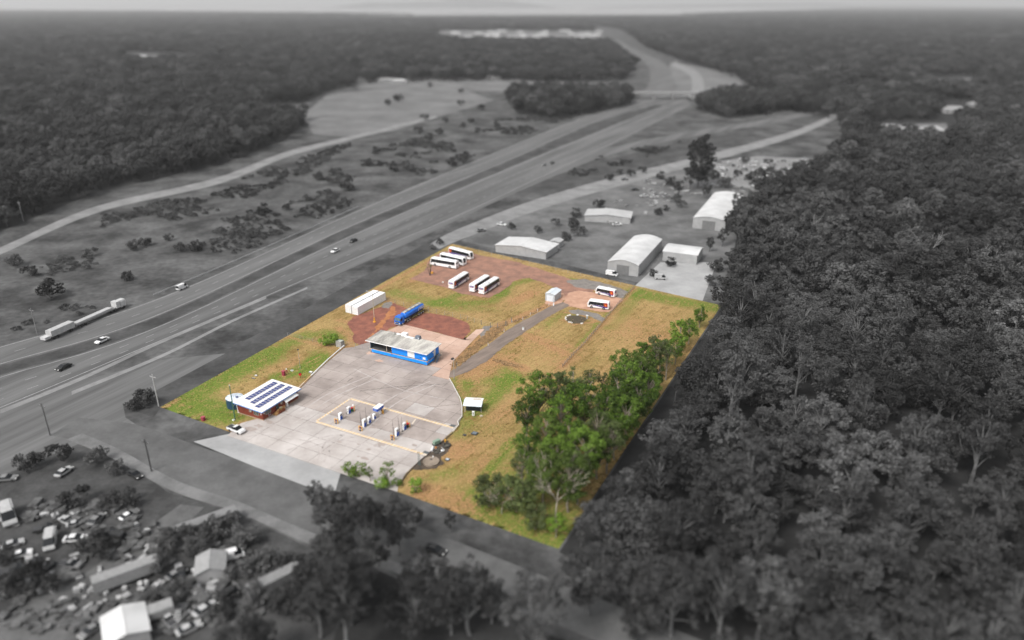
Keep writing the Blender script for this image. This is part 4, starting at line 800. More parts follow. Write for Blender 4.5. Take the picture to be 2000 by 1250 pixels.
# ---- buses
def wheel(parent, x, y, r, wd, side, hubm=steel, name='wheel'):
    t = MB().cyl((x, y - wd / 2, r), (x, y + wd / 2, r), r, r, 18).build(name, rubber, parent)
    yy = y + side * wd / 2
    MB().cyl((x, yy - side * .02, r), (x, yy + side * .025, r), r * .58, r * .5, 14).build('hub', hubm, t)
    return t
def make_coach(name, L, W, H, livery, front_dark=True, midi=False):
    t = thing(name, 'white bus', 'bus')
    fx = lambda z: L / 2 - 0.55 * (max(0, z - 1.1) / (H - 1.1)) ** 1.7
    rx = lambda z: -L / 2 + 0.10 * (max(0, z - 1.3) / (H - 1.3)) ** 2
    prof = [(-W / 2, .42), (-W / 2, 1.1), (-W / 2, 1.9), (-W / 2 + .03, H - .55), (-W / 2 + .10, H - .25), (-W / 2 + .35, H - .04), (-W / 4, H), (0, H + .03), (W / 4, H), (W / 2 - .35, H - .04), (W / 2 - .10, H - .25), (W / 2 - .03, H - .55), (W / 2, 1.9), (W / 2, 1.1), (W / 2, .42), (W / 4, .36), (-W / 4, .36)]
    def ring(kind, s, ins):
        return [((fx(z) - ins) if kind == 'f' else (rx(z) + ins), y * s, z if z < 1 else 1 + (z - 1) * (1 - (1 - s) * .35)) for y, z in prof]
    mb = MB().loft([ring('r', .90, 0), ring('r', .97, .06), ring('r', 1, .25), ring('f', 1, .7), ring('f', .985, .3), ring('f', .95, .10), ring('f', .86, 0)])
    body = mb.build('body', white, t, smooth=False)
    z0, z1 = H * .47, H - .42
    a, b = -L / 2 + .55, L / 2 - .95; n = 5 if midi else 7
    for s in (-1, 1):
        if livery or not midi:
            for k in range(n):
                xa = a + (b - a) * k / n + .012; xb = a + (b - a) * (k + 1) / n - .012
                MB().box(xa, xb, s * (W / 2 - .012), s * (W / 2 + .018), z0, z1).build('window', glass, t)
        # sloped driver window
        MB().hexa([(b, s * (W / 2 - .01), z0 - .35), (b + .62, s * (W / 2 - .04), z0 - .35), (b + .62, s * (W / 2 + .0), z0 - .35), (b, s * (W / 2 + .018), z0 - .35)], [(b, s * (W / 2 - .03), z1), (b + .3, s * (W / 2 - .06), z1), (b + .3, s * (W / 2 - .02), z1), (b, s * (W / 2 + .012), z1)]).build('driver_window', glass, t)
        if livery:
            # emblem: red field with orange mark, at the rear end of the window band
            MB().hexa([(a - .25, s * (W / 2 + .002), z0 - .25), (a + 1.1, s * (W / 2 + .002), z0 - .25), (a + 1.1, s * (W / 2 + .024), z0 - .25), (a - .25, s * (W / 2 + .024), z0 - .25)], [(a - .1, s * (W / 2 - .01), z1 + .05), (a + 1.35, s * (W / 2 - .01), z1 + .05), (a + 1.35, s * (W / 2 + .024), z1 + .05), (a - .1, s * (W / 2 + .024), z1 + .05)]).build('emblem_field', redl, t)
            em = MB()
            for pts in ([(.15, .25), (.45, .05), (.60, .30), (.55, .75), (.35, .60)], [(.55, .75), (.62, .35), (.95, .45), (1.05, .80), (.8, .68)], [(.3, .0), (.8, -.02), (.75, .14), (.4, .16)]):
                q = [(a + .05 + u, z0 - .10 + v) for u, v in pts]
                em.loft([[(x, s * (W / 2 + .020), z) for x, z in q], [(x, s * (W / 2 + .034), z) for x, z in q]])
            em.build('emblem_mark', orangel, t)
            sw = MB(); q = [(a - .1, z0 - .62), (a + 1.2, z0 - .66), (a + (b - a) * .6, z0 - .36), (b - .9, z0 - .28), (b - .9, z0 - .06), (a + 1.3, z0 - .06), (a - .2, z0 - .10)]
            sw.loft([[(x, s * (W / 2 - .003), z) for x, z in q], [(x, s * (W / 2 + .012), z) for x, z in q]]); sw.build('swoosh', purple, t)
            dl = MB(); q = [(b - .75, z0 - .42), (b - .35, z0 - .42), (b - .45, z0 - .16), (b - .65, z0 - .16)]
            dl.loft([[(x, s * (W / 2 - .003), z) for x, z in q], [(x, s * (W / 2 + .012), z) for x, z in q]]); dl.build('side_mark', redl, t)
        for wx in ((L / 2 - 2.3, -L / 2 + 2.9) if not midi else (L / 2 - 1.5, -L / 2 + 1.75)):
            r = .5 if not midi else .41
            MB().cyl((wx, s * (W / 2 - .5), r + .03), (wx, s * (W / 2 + .006), r + .03), r + .10, None, 20).build('wheel_arch', dark, t)
            wheel(t, wx, s * (W / 2 - .13), r, .3, s)
        MB().tube([(L / 2 - .35, s * W * .46, H * .72), (L / 2 - .05, s * W * .56, H * .74), (L / 2 + .05, s * W * .57, H * .62)], .04).box(L / 2 + .0, L / 2 + .12, s * W * .57 - .1, s * W * .57 + .1, H * .50, H * .64).build('mirror', dark if not midi else white, t)
        MB().box(L / 2 - .06, L / 2 + .02, s * W * .32 - .2, s * W * .32 + .2, .72, .95).build('headlight', lampw, t)
        MB().box(-L / 2 - .02, -L / 2 + .08, s * W * .36 - .12, s * W * .36 + .12, 1.0, 1.35).build('tail_light', tail, t)
    # windscreen follows the raked front
    ws = MB(); rows = []
    for z in np.linspace(1.25, H - .38, 6): rows.append([(fx(z) + .03 - .28 * abs(u) ** 3, u * W * .455, z) for u in np.linspace(-1, 1, 9)])
    for r in rows: ws.v += r
    for j in range(5):
        for i in range(8): ws.f.append((j * 9 + i, j * 9 + i + 1, (j + 1) * 9 + i + 1, (j + 1) * 9 + i))
    ws.build('windscreen', glass, t, smooth=True)
    rw = MB().box(-L / 2 - .02 + .04, -L / 2 + .12, -W * .36, W * .36, H * .60, H * .60 + .62); rwo = rw.build('rear_window', purple if livery else glass, t)
    if livery:
        MB().box(-L / 2 + .005, -L / 2 + .03, -W * .36, W * .36, H * .60 - .10, H * .60 + .03).build('rear_stripe', redl, t)
        lt = MB(); x = -L / 2 + .005
        for k, u in enumerate(np.linspace(-W * .28, W * .28, 7)): lt.box(x, x + .02, u - .07, u + .07, H * .60 + .2, H * .60 + (.42 if k % 3 else .5))
        lt.build('rear_lettering', mat('pale_lettering', (.55, .55, .7), rough=.4), t)
    MB().box(-L / 2 - .03, -L / 2 + .04, -W * .22, W * .22, .55, .9).build('engine_grille', dark if not livery else white, t)
    for k, (x, l, wd) in enumerate(((L * .22, 1.0, 1.1), (-L * .12, 1.9 if not midi else 1.3, 1.5), (-L * .33, .8, .9))):
        MB().hexa([(x - l / 2, -wd / 2, H - .01), (x + l / 2, -wd / 2, H - .01), (x + l / 2, wd / 2, H - .01), (x - l / 2, wd / 2, H - .01)], [(x - l / 2 + .1, -wd / 2 + .1, H + .17), (x + l / 2 - .1, -wd / 2 + .1, H + .17), (x + l / 2 - .1, wd / 2 - .1, H + .17), (x - l / 2 + .1, wd / 2 - .1, H + .17)]).build('roof_unit', mat('roof_unit_white', (.66, .66, .68), (.58, .58, .62), scale=2, rough=.5), t)
    return t
coach_l = make_coach('coach', 12.2, 2.5, 3.35, True); coach_w = make_coach('coach', 12.2, 2.5, 3.35, False); midi = make_coach('midibus', 7.6, 2.25, 2.95, True, midi=True)
def place_bus(src, rear, front, sgn, label, group=None, use=False, z=0.012):
    o = src if use else copy_tree(src); a = P(*rear); b = P(*front); d = (b - a).normalized()
    L, W = (12.2, 2.5) if src is not midi else (7.6, 2.25)
    n = Vector((-d.y, d.x, 0)) * sgn            # from the near side towards the bus centre
    c = (a + b) / 2 + n * W / 2
    o.location = (c.x, c.y, z); o.rotation_euler = (0, 0, math.atan2(d.y, d.x)); tag(o, label, 'bus', group); return o
G = 'coaches parked in the red gravel yard'
place_bus(coach_w, (890.7, 526.5), (840, 518), -1, 'plain white coach nearest the small tree, its tail towards the yard', G, True)
place_bus(coach_w, (858, 509.5), (905.5, 520.5), 1, 'white coach in the middle of the three parked side by side at the top', G)
place_bus(coach_l, (874.5, 497.5), (919.5, 509.3), 1, 'rearmost white coach with red emblem, closest to the lot top corner', G, True)
place_bus(coach_l, (886.3, 566), (917.5, 546), 1, 'white coach with purple stripe standing alone left of the parked pair', G)
place_bus(coach_l, (927.6, 572), (957.5, 552.7), 1, 'white coach on the left of the parked pair seen from behind', G)
place_bus(coach_l, (946.4, 576), (976, 557), 1, 'white coach on the right of the parked pair seen from behind', G)
place_bus(midi, (1199, 582.5), (1163, 574.8), -1, 'small white bus with red emblem, upper of the two on the clay stand', 'small buses on the clay stand', True, .024)
place_bus(midi, (1188.5, 606.5), (1147, 601), -1, 'small white bus with red emblem, lower of the two near the fence', 'small buses on the clay stand', False, .024)

# ---- tanker truck
def make_tanker():
    d = (P(786.9, 635.2) - P(830.5, 609.3)).normalized(); fr = P(786.9, 635.2)
    rz = math.atan2(d.y, d.x); n = Vector((-d.y, d.x, 0))   # visible side is the truck's left
    t = thing('tanker_truck', 'blue semi tanker with long rounded tank parked on the red gravel', 'truck', (0, 0, 0.012), rz)
    c = fr - n * 1.22; t.location = (c.x, c.y, .014)         # origin: steer axle
    cab = MB(); W = 2.45
    cab.loft([[(x, y * w, z) for y, z in ((-W / 2, .7), (-W / 2, 1.9), (-W / 2 * .96, 2.95), (-W / 2 * .75, 3.2), (W / 2 * .75, 3.2), (W / 2 * .96, 2.95), (W / 2, 1.9), (W / 2, .7))] for x, w in ((-.95, 1), (.9, 1))] + [[(xx, y * .95, z) for y, z, xx in ((-W / 2, .7, 1.35), (-W / 2, 1.9, 1.3), (-W / 2 * .96, 2.85, 1.0), (-W / 2 * .75, 3.02, .92), (W / 2 * .75, 3.02, .92), (W / 2 * .96, 2.85, 1.0), (W / 2, 1.9, 1.3), (W / 2, .7, 1.35))]])
    cb = cab.build('cab', bluet, t)
    MB().hexa([(1.30, -1.05, 1.85), (1.34, -1.05, 1.85), (1.34, 1.05, 1.85), (1.30, 1.05, 1.85)], [(1.0, -1.0, 2.78), (1.05, -1.0, 2.78), (1.05, 1.0, 2.78), (1.0, 1.0, 2.78)]).build('windscreen', mat('truck_screen', (.10, .17, .19), (.05, .08, .09), scale=.8, rough=.1, spec=.6), cb)
    for s in (-1, 1):
        MB().box(.15, .95, s * 1.215, s * 1.245, 1.75, 2.6).build('side_window', glass, cb); MB().box(1.1, 1.25, s * 1.3 - .1, s * 1.3 + .1, 1.7, 2.5).build('mirror', dark, cb)
        MB().box(1.3, 1.42, s * .85 - .22, s * .85 + .22, .85, 1.1).build('headlight', lampw, cb)
    MB().tube([(1.35, -1.2, .6), (1.62, -1.0, .65), (1.66, 0, .65), (1.62, 1.0, .65), (1.35, 1.2, .6)], .10).tube([(1.62, -1.0, .65), (1.66, -.8, 1.25), (1.66, .8, 1.25), (1.62, 1.0, .65)], .06).build('bull_bar', steel, t)
    MB().box(1.30, 1.40, -.7, .7, 1.15, 1.55).build('grille', dark, t)
    MB().box(-12.6, .9, -.42, .42, .75, 1.0).build('chassis', dark, t)
    MB().cyl((-1.2, .85, 1.0), (-2.2, .85, 1.0), .33, None, 14).cyl((-1.2, -.85, 1.0), (-2.2, -.85, 1.0), .33, None, 14).build('fuel_tank', steel, t)
    MB().cyl((-1.15, 0, 1.1), (-1.15, .6, 2.7), .12).box(-1.5, -1.05, -.8, .8, 1.0, 2.2).build('rear_cab_gear', dark, t)
    MB().box(-4.3, -2.55, .55, 1.22, 1.05, 1.12).box(-4.3, -2.55, -1.22, -.55, 1.05, 1.12).build('drive_guards', steel, t)
    # tank barrel
    k = 24; rings = []
    for x, s in ((-1.95, .55), (-2.05, .86), (-2.25, 1), (-12.5, 1), (-12.75, .92), (-12.9, .6)):
        rings.append([(x, 1.24 * s * math.copysign(abs(math.cos(a)) ** .75, math.cos(a)), 2.38 + 1.02 * s * math.copysign(abs(math.sin(a)) ** .8, math.sin(a))) for a in np.linspace(0, 2 * math.pi, k, endpoint=False)])
    tk = MB().loft(rings).build('tank', bluet, t, smooth=True)
    for x in (-4.3, -6.6, -8.9, -11.2):
        MB().cyl((x, 0, 3.38), (x, 0, 3.62), .32, None, 14).build('manhole_lid', steel, tk)
    MB().box(-12.4, -2.3, -.52, .52, 3.37, 3.45).build('walkway', mat('walkway_pale', (.58, .56, .50), (.36, .36, .33), scale=3, rough=.6), tk)
    MB().box(-12.4, -2.3, .55, .60, 3.33, 3.62).box(-12.4, -2.3, -.60, -.55, 3.33, 3.62).build('coaming_rail', steel, tk)
    for s in (-1, 1):
        # brush-script lettering near the rear, with a purple swash beneath it
        lt = MB(); y = s * 1.262
        def st(pts, w=.11):
            for (xa, za), (xb, zb) in zip(pts[:-1], pts[1:]):
                dx, dz = xb - xa, zb - za; l = math.hypot(dx, dz); nx, nz = -dz / l * w / 2, dx / l * w / 2
                lt.poly([(xa + nx, y, za + nz), (xa - nx, y, za - nz), (xb - nx, y, zb - nz), (xb + nx, y, zb + nz)])
        x0 = -9.2
        st([(x0, 1.9), (x0 - .1, 2.75)], .16); st([(x0 - .1, 2.72), (x0 - .75, 2.8)], .14); st([(x0, 2.35), (x0 - .5, 2.42)], .12)
        for i in range(5):
            u = x0 - .75 - i * .42; st([(u, 2.25), (u - .12, 2.55), (u - .3, 2.5), (u - .3, 2.25), (u - .12, 2.22)], .13)
        st([(x0 - .6, 2.72), (x0 - 2.9, 2.78)], .12)
        lt.v = [(x0 + (vx - x0) * 1.2, vy, 2.45 + (vz - 2.45) * 1.35) for vx, vy, vz in lt.v]; lt.build('lettering', white, tk)
        MB().loft([[(x, s * yy, z) for x, z in ((-9.9, 1.75), (-12.6, 1.95), (-12.6, 2.2), (-9.9, 2.02))] for yy in (1.20, 1.257)]).build('swash', purple, tk)
        MB().box(-12.7, -9.0, s * 1.15 - .06, s * 1.15 + .06, 1.10, 1.20).box(-8.8, -5.6, s * 1.15 - .05, s * 1.15 + .05, .55, .66).build('side_rail', mat('yellow_rail', (.55, .52, .12), (.4, .38, .1), scale=2, rough=.6), t)
        for x in (0, -2.9, -4.1, -9.4, -10.7, -12.0): wheel(t, x, s * 1.03, .5, .36, s, lampw)
    MB().box(-8.6, -5.8, -.9, .9, .6, 1.25).build('valve_box', dark, t)
    MB().box(-13.0, -12.85, -1.15, 1.15, .55, .95).build('rear_bumper', dark, t)
make_tanker()

# ---- shipping containers
def container(label, near, L, W, H, z):
    t = thing('shipping_container', label, 'container', (0, 0, 0), A1, 'white containers')
    c = P(*near); t.location = (c.x, c.y, z)
    mb = MB().box(.06, W - .06, .06, L - .06, .12, H - .06); mb.build('shell', white, t)
    for a in (0, W - .14):
        for b in (0, L - .14): MB().box(a, a + .14, b, b + .14, 0, H).build('corner_post', white, t)
    for z0 in (.0, H - .16):
        MB().box(.14, W - .14, 0, .1, z0, z0 + .16).box(.14, W - .14, L - .1, L, z0, z0 + .16).box(0, .1, .14, L - .14, z0, z0 + .16).box(W - .1, W, .14, L - .14, z0, z0 + .16).build('rail', white, t)
    n = int(L / .55)
    rb = MB()
    for s in (0, 1):
        for k in range(n):
            y = .3 + k * (L - .6) / n; x0, x1 = (.0, .06) if s == 0 else (W - .06, W); rb.box(x0 + .01, x1 - .01, y, y + .27, .16, H - .16)
    for k in range(n):
        y = .3 + k * (L - .6) / n; rb.box(.16, W - .16, y, y + .27, H - .06, H - .03)
    o = rb.build('corrugation', white, t); o['kind'] = 'stuff'
    for s in (0, 1): MB().box(.16 + s * (W / 2 - .15), W / 2 - .02 + s * (W / 2 - .15), .02, .05, .17, H - .18).build('door', white, t)
    for x in (.5, .9, 1.5, 1.9): MB().cyl((x, .0, .2), (x, .0, H - .2), .025, None, 6).build('lock_rod', steel, t)
C0 = P(699, 616); 
container('long white shipping container nearer the red gravel, full side showing', (688.2, 613.2), 16.0, 2.45, 2.9, .0)
cB = C0 - E1 * (2.45 * 2 + .55); 
t2 = [o for o in COL.objects if o.name.startswith('shipping_container')][0]
t3 = copy_tree(t2); t3.location = t2.location - E1 * 3.0 + E2 * 0.2; t3['label'] = 'long white shipping container behind, on the highway side of the pair'

# ---- office with the solar roof
def make_office():
    t = thing('brick_office', 'red brick office with white solar-panelled roof at the forecourt edge', 'building', tuple(P(464, 806)[:2]) + (0,), A1)
    W, D, H = 9.0, 12.9, 3.0
    brick = mat('red_brick', (0.20, 0.042, 0.022), (0.135, 0.030, 0.017), scale=2.5, rough=0.9, fine=0.2)
    MB().box(0, W, 0, D, 0, H - .15).build('wall', brick, t)
    MB().box(-.05, W + .05, -.05, D + .05, 0, .28).build('plinth', mat('plinth', (.36, .26, .18), (.28, .2, .14), scale=1, rough=.9), t)
    # brick courses: raised bands round the walls
    cr = MB()
    for k in range(1, 13):
        z = .28 + k * .2; cr.box(.3, W - .3, -.008, .0, z, z + .185); cr.box(W, W + .008, .3, D - .3, z, z + .185)
    o = cr.build('brick_courses', brick, t); o['kind'] = 'stuff'
    rz0, rz1 = H + .02, H + .42     # skillion: rises to the back (left) side
    rf = MB().hexa([(-.5, -.75, rz1 - .12), (W + .65, -.75, rz0 - .12), (W + .65, D + .75, rz0 - .12), (-.5, D + .75, rz1 - .12)], [(-.5, -.75, rz1), (W + .65, -.75, rz0), (W + .65, D + .75, rz0), (-.5, D + .75, rz1)]).build('roof', wroof, t)
    bt = mat('blue_trim', (.10, .28, .68), (.08, .22, .55), scale=1, rough=.5)
    MB().hexa([(-.5, -.80, rz1 - .30), (W + .65, -.80, rz0 - .30), (W + .65, -.753, rz0 - .30), (-.5, -.753, rz1 - .30)], [(-.5, -.80, rz1 - .10), (W + .65, -.80, rz0 - .10), (W + .65, -.753, rz0 - .10), (-.5, -.753, rz1 - .10)]).build('fascia', bt, rf)
    MB().box(W + .653, W + .70, -.80, D + .8, rz0 - .30, rz0 - .10).build('fascia', bt, rf)
    sm = mat('solar_cells', (.030, .055, .20), (.022, .042, .155), scale=1.2, rough=.2, spec=.6); fm = mat('panel_frame', (.72, .66, .62), rough=.4)
    slope = (rz1 - rz0) / (W + 1.15)
    zz = lambda x: rz1 - slope * (x + .5)
    pm = None
    for (x0, x1, ya, yb, n) in ((1.0, 2.65, 2.0, 12.7, 10), (3.55, 5.2, 1.2, 12.8, 11), (6.05, 7.7, .3, 12.9, 12)):
        s = (yb - ya) / n
        for k in range(n):
            a, b = ya + k * s + .02, ya + (k + 1) * s - .02
            pf = MB().hexa([(x0, a, zz(x0) + .06), (x1, a, zz(x1) + .06), (x1, b, zz(x1) + .06), (x0, b, zz(x0) + .06)], [(x0, a, zz(x0) + .10), (x1, a, zz(x1) + .10), (x1, b, zz(x1) + .10), (x0, b, zz(x0) + .10)]).build('solar_panel', fm, t)
            xm = (x0 + x1) / 2
            for u, v in ((x0 + .05, xm - .02), (xm + .02, x1 - .05)):
                MB().hexa([(u, a + .05, zz(u) + .10), (v, a + .05, zz(v) + .10), (v, b - .05, zz(v) + .10), (u, b - .05, zz(u) + .10)], [(u, a + .05, zz(u) + .112), (v, a + .05, zz(v) + .112), (v, b - .05, zz(v) + .112), (u, b - .05, zz(u) + .112)]).build('solar_cell', sm, pf)
    def window(face, a, b, z0, z1):
        if face == 'x':
            f = MB().box(W - .02, W + .05, a, b, z0, z1).build('window', mat('window_frame', (.42, .36, .28), rough=.6), t)
            m = (a + b) / 2
            for u, v in ((a + .06, m - .03), (m + .03, b - .06)): MB().box(W + .04, W + .056, u, v, z0 + .06, z1 - .06).build('pane', pane_m, f)
        else:
            f = MB().box(a, b, -.05, .02, z0, z1).build('window', mat('window_frame', (.42, .36, .28), rough=.6), t); m = (a + b) / 2
            for u, v in ((a + .06, m - .03), (m + .03, b - .06)): MB().box(u, v, -.056, -.04, z0 + .06, z1 - .06).build('pane', pane_m, f)
    window('x', 1.0, 2.9, 1.15, 2.35); window('y', 5.9, 7.7, 1.05, 2.2); window('x', 8.3, 9.6, 1.3, 2.2); window('x', 10.3, 11.6, 1.3, 2.2)
    dr = MB().box(W - .02, W + .05, 4.7, 5.6, .6, 2.65).build('door', mat('office_door', (.05, .07, .075), rough=.4), t); MB().box(W + .05, W + .09, 4.8, 4.86, 1.5, 1.65).build('handle', steel, dr)
    MB().hexa([(W + .02, 7.2, 2.6), (W + 1.3, 7.2, 1.95), (W + 1.3, 11.9, 1.95), (W + .02, 11.9, 2.6)], [(W + .02, 7.2, 2.66), (W + 1.3, 7.2, 2.01), (W + 1.3, 11.9, 2.01), (W + .02, 11.9, 2.66)]).build('awning', mat('awning_sheet', (.62, .63, .64), (.50, .51, .52), scale=1, rough=.5, stretch=(A1, .3, 3)), t)
    for k in range(9): MB().hexa([(W + .02, 7.3 + k * .5, 2.66), (W + 1.3, 7.3 + k * .5, 2.01), (W + 1.3, 7.45 + k * .5, 2.01), (W + .02, 7.45 + k * .5, 2.66)], [(W + .02, 7.3 + k * .5, 2.69), (W + 1.3, 7.3 + k * .5, 2.04), (W + 1.3, 7.45 + k * .5, 2.04), (W + .02, 7.45 + k * .5, 2.69)]).build('awning_rib', wroof, t)
    acm = mat('ac_case', (.55, .50, .42), rough=.6)
    for x0, x1, y0, y1, z0 in ((4.7, 5.35, -.35, 0, 1.75), (W, W + .35, 6.3, 6.95, 1.75)):
        ac = MB().box(x0, x1, y0, y1, z0, z0 + .5).build('air_conditioner', acm, t)
        if y0 < 0: MB().cyl(((x0 + x1) / 2 - .1, y0 - .012, z0 + .25), ((x0 + x1) / 2 - .1, y0 + .02, z0 + .25), .19).build('fan', dark, ac)
        else: MB().cyl((x1 - .02, (y0 + y1) / 2, z0 + .25), (x1 + .012, (y0 + y1) / 2, z0 + .25), .19).build('fan', dark, ac)
    MB().box(W, W + .04, .35, .6, 1.75, 2.1).build('wall_sign', white, t); MB().box(8.35, 8.6, -.04, 0, 1.6, 1.95).build('wall_sign', white, t)
    MB().tube([(.3, -.1, 2.7), (.3, -.15, 1.6), (.6, -.3, .9), (1.0, -.5, .5)], .07).build('downpipe', white, t)
    for y in (1.9, 2.5): MB().cyl((W + .12, y, .35), (W + .12, y, 1.1), .12, .12, 10).build('gas_bottle', mat('gas_bottle_paint', (.35, .3, .36), (.2, .1, .1), scale=2, rough=.4), t)
    # timber landing with steps and rails
    st = MB().box(W + .02, W + 1.3, 4.2, 6.6, .0, .6).build('landing', mat('landing_brick', (.24, .07, .035), (.17, .05, .028), scale=2, rough=.9), t)
    for k in range(3): MB().box(W + .05, W + 1.2, 3.3 + k * .3, 3.3 + (k + 1) * .3, 0, .18 * (k + 1)).build('step', deckw, t)
    MB().tube([(W + 1.25, 3.3, .1), (W + 1.25, 3.3, 1.0), (W + 1.25, 4.2, 1.5), (W + 1.25, 6.5, 1.5), (W + 1.25, 6.5, .6)], .06).tube([(W + 1.25, 3.3, .6), (W + 1.25, 4.2, 1.1), (W + 1.25, 6.5, 1.1)], .05).tube([(W + 1.25, 4.2, .6), (W + 1.25, 4.2, 1.5)], .06).tube([(W + 1.25, 5.4, .6), (W + 1.25, 5.4, 1.5)], .05).build('handrail', deckw, t)
make_office()
def frame_pt(x, y, z=0): return P(x, y, z)
def wheelie(label, loc, body, lid, rz=A1):
    t = thing('wheelie_bin', label, 'bin', loc, rz)
    MB().hexa([(-.22, -.25, .08), (.22, -.25, .08), (.22, .25, .08), (-.22, .25, .08)], [(-.3, -.33, 1.0), (.3, -.33, 1.0), (.3, .33, 1.0), (-.3, .33, 1.0)]).build('bin_body', body, t)
    MB().hexa([(-.33, -.36, 1.0), (.33, -.36, 1.0), (.33, .38, 1.0), (-.33, .38, 1.0)], [(-.28, -.30, 1.1), (.28, -.30, 1.1), (.28, .34, 1.14), (-.28, .34, 1.14)]).build('lid', lid, t)
    for s in (-1, 1): MB().cyl((s * .2, .3, .1), (s * .27, .3, .1), .1).build('wheel', rubber, t)
    return t
wheelie('green wheelie bin with pale lid beside the office steps', tuple(P(549, 803)[:2]) + (FZ,), greenp, mat('pale_lid', (.6, .62, .5), rough=.5))
wheelie('green bin with red lid on the left pump island', tuple(P(687.5, 804)[:2]) + (FZ,), greenp, redp)
wheelie('dark bin with red lid on the right pump island', tuple(P(796, 835)[:2]) + (FZ,), mat('dark_green_bin', (.02, .035, .025), rough=.5), redp)
t = thing('utility_stand', 'white utility stand with tan top beneath the office awning', 'cabinet', tuple(P(561, 794)[:2]) + (FZ,), A1)
MB().box(-.25, .25, -.22, .22, 0, 1.2).build('cabinet', white, t); MB().hexa([(-.32, -.3, 1.2), (.32, -.3, 1.2), (.32, .3, 1.2), (-.32, .3, 1.2)], [(-.15, -.15, 1.5), (.15, -.15, 1.5), (.15, .15, 1.5), (-.15, .15, 1.5)]).build('hood', mat('tan_top', (.5, .38, .25), rough=.6), t)
# water tank
tc = P(464, 796); t = thing('water_tank', 'round dark blue water tank with white ribbed lid behind the office', 'tank', (tc.x - .8, tc.y + 1.0, -.03))
mb = MB(); rings = []
for z in np.linspace(0, 2.6, 14): rings.append([(math.cos(a) * (2.2 + .03 * (int(z * 5) % 2)), math.sin(a) * (2.2 + .03 * (int(z * 5) % 2)), z) for a in np.linspace(0, 2 * math.pi, 32, endpoint=False)])
mb.loft(rings).build('shell', mat('tank_blue', (.018, .055, .10), (.013, .042, .08), scale=1, rough=.5), t)
lidm = mat('tank_lid', (.60, .66, .72), (.52, .58, .64), scale=1, rough=.5)
lid = MB().loft([[(math.cos(a) * r, math.sin(a) * r, z) for a in np.linspace(0, 2 * math.pi, 32, endpoint=False)] for r, z in ((2.27, 2.6), (1.2, 2.95), (.15, 3.1))]).build('lid', lidm, t)
for k in range(16):
    a = k * math.pi / 8; MB().cyl((math.cos(a) * 2.25, math.sin(a) * 2.25, 2.63), (math.cos(a) * .2, math.sin(a) * .2, 3.13), .06, .05, 5).build('lid_rib', white if k % 2 else mat('rib_blue', (.12, .2, .32), rough=.5), lid)
MB().cyl((.9, -.6, 2.9), (.9, -.6, 3.1), .35, None, 14).build('hatch', mat('hatch_dark', (.05, .06, .16), rough=.5), lid)

# ---- poles
def pole(name, label, base, H, r, m, parts=(), z=-.03, cat='pole'):
    c = P(*base); t = thing(name, label, cat, (c.x, c.y, z), A1)
    MB().cyl((0, 0, 0), (0, 0, H), r, r * .75, 10).build('shaft', m, t)
    for n, mb, mm in parts: mb.build(n, mm, t)
    return t
greenpole = mat('green_pole', (.06, .15, .09), (.045, .11, .07), scale=1, rough=.6)
pole('power_pole', 'slim green pole beside the office water tank', (459, 818), 9.6, .16, greenpole, (('cap', MB().cyl((0, 0, 9.6), (0, 0, 9.85), .1), white), ('bracket', MB().tube([(0, 0, 3.6), (.6, .0, 4.3), (1.1, 0, 4.6)], .05), steel)))
pole('light_pole', 'tall pale light pole with yellow base and curved arm near the containers', (731.5, 629), 10.2, .10, mat('pole_cream', (.55, .47, .36), rough=.6), (('base_sleeve', MB().cyl((0, 0, 0), (0, 0, 1.7), .19), yel), ('footing', MB().cyl((0, 0, 0), (0, 0, .25), .5), yel), ('arm', MB().tube([(0, 0, 10.1), (-.3, 0, 10.6), (-1.0, 0, 10.8), (-1.8, 0, 10.7)], .06), galv), ('lamp_head', MB().box(-2.5, -1.7, -.16, .16, 10.6, 10.78), galv)), cat='light pole')
pole('floodlight_pole', 'grey pole with black floodlight at the driveway mouth', (887.3, 742), 6.6, .08, galv, (('floodlight', MB().hexa([(-.75, -.3, 6.3), (-.1, -.3, 6.45), (-.1, .3, 6.45), (-.75, .3, 6.3)], [(-.75, -.3, 6.75), (-.1, -.3, 6.95), (-.1, .3, 6.95), (-.75, .3, 6.75)]), dark), ('bracket', MB().box(-.2, .3, -.06, .06, 6.3, 6.5), galv)), cat='light pole')
pole('thin_pole', 'thin grey pole with small lamp on the green grass behind the red post', (586.6, 721), 6.2, .05, galv, (('lamp_head', MB().box(-.2, .2, -.2, .2, 6.2, 6.45), dark),), cat='light pole')
pole('marker_post', 'short dark post left of the floodlight pole', (891, 716), 1.6, .06, dark)
pole('sign_post', 'tall thin pole right of the floodlight pole by the rubble bank', (893, 724), 2.6, .05, galv)
for k, (x, y, lb) in enumerate(((817.5, 908, 'left of the two thin grey-green posts by the round concrete lid'), (820.5, 909, 'right of the two thin grey-green posts by the round concrete lid'))):
    c = P(x, y); t = thing('vent_post', lb, 'post', (c.x, c.y, 0), A1); MB().cyl((0, 0, 0), (0, 0, 3.4), .07, .06, 8).build('shaft', mat('vent_green', (.14, .20, .20), (.10, .15, .15), scale=2, rough=.6), t); MB().cyl((0, 0, 3.35), (0, 0, 3.5), .09).build('cap', dark, t)
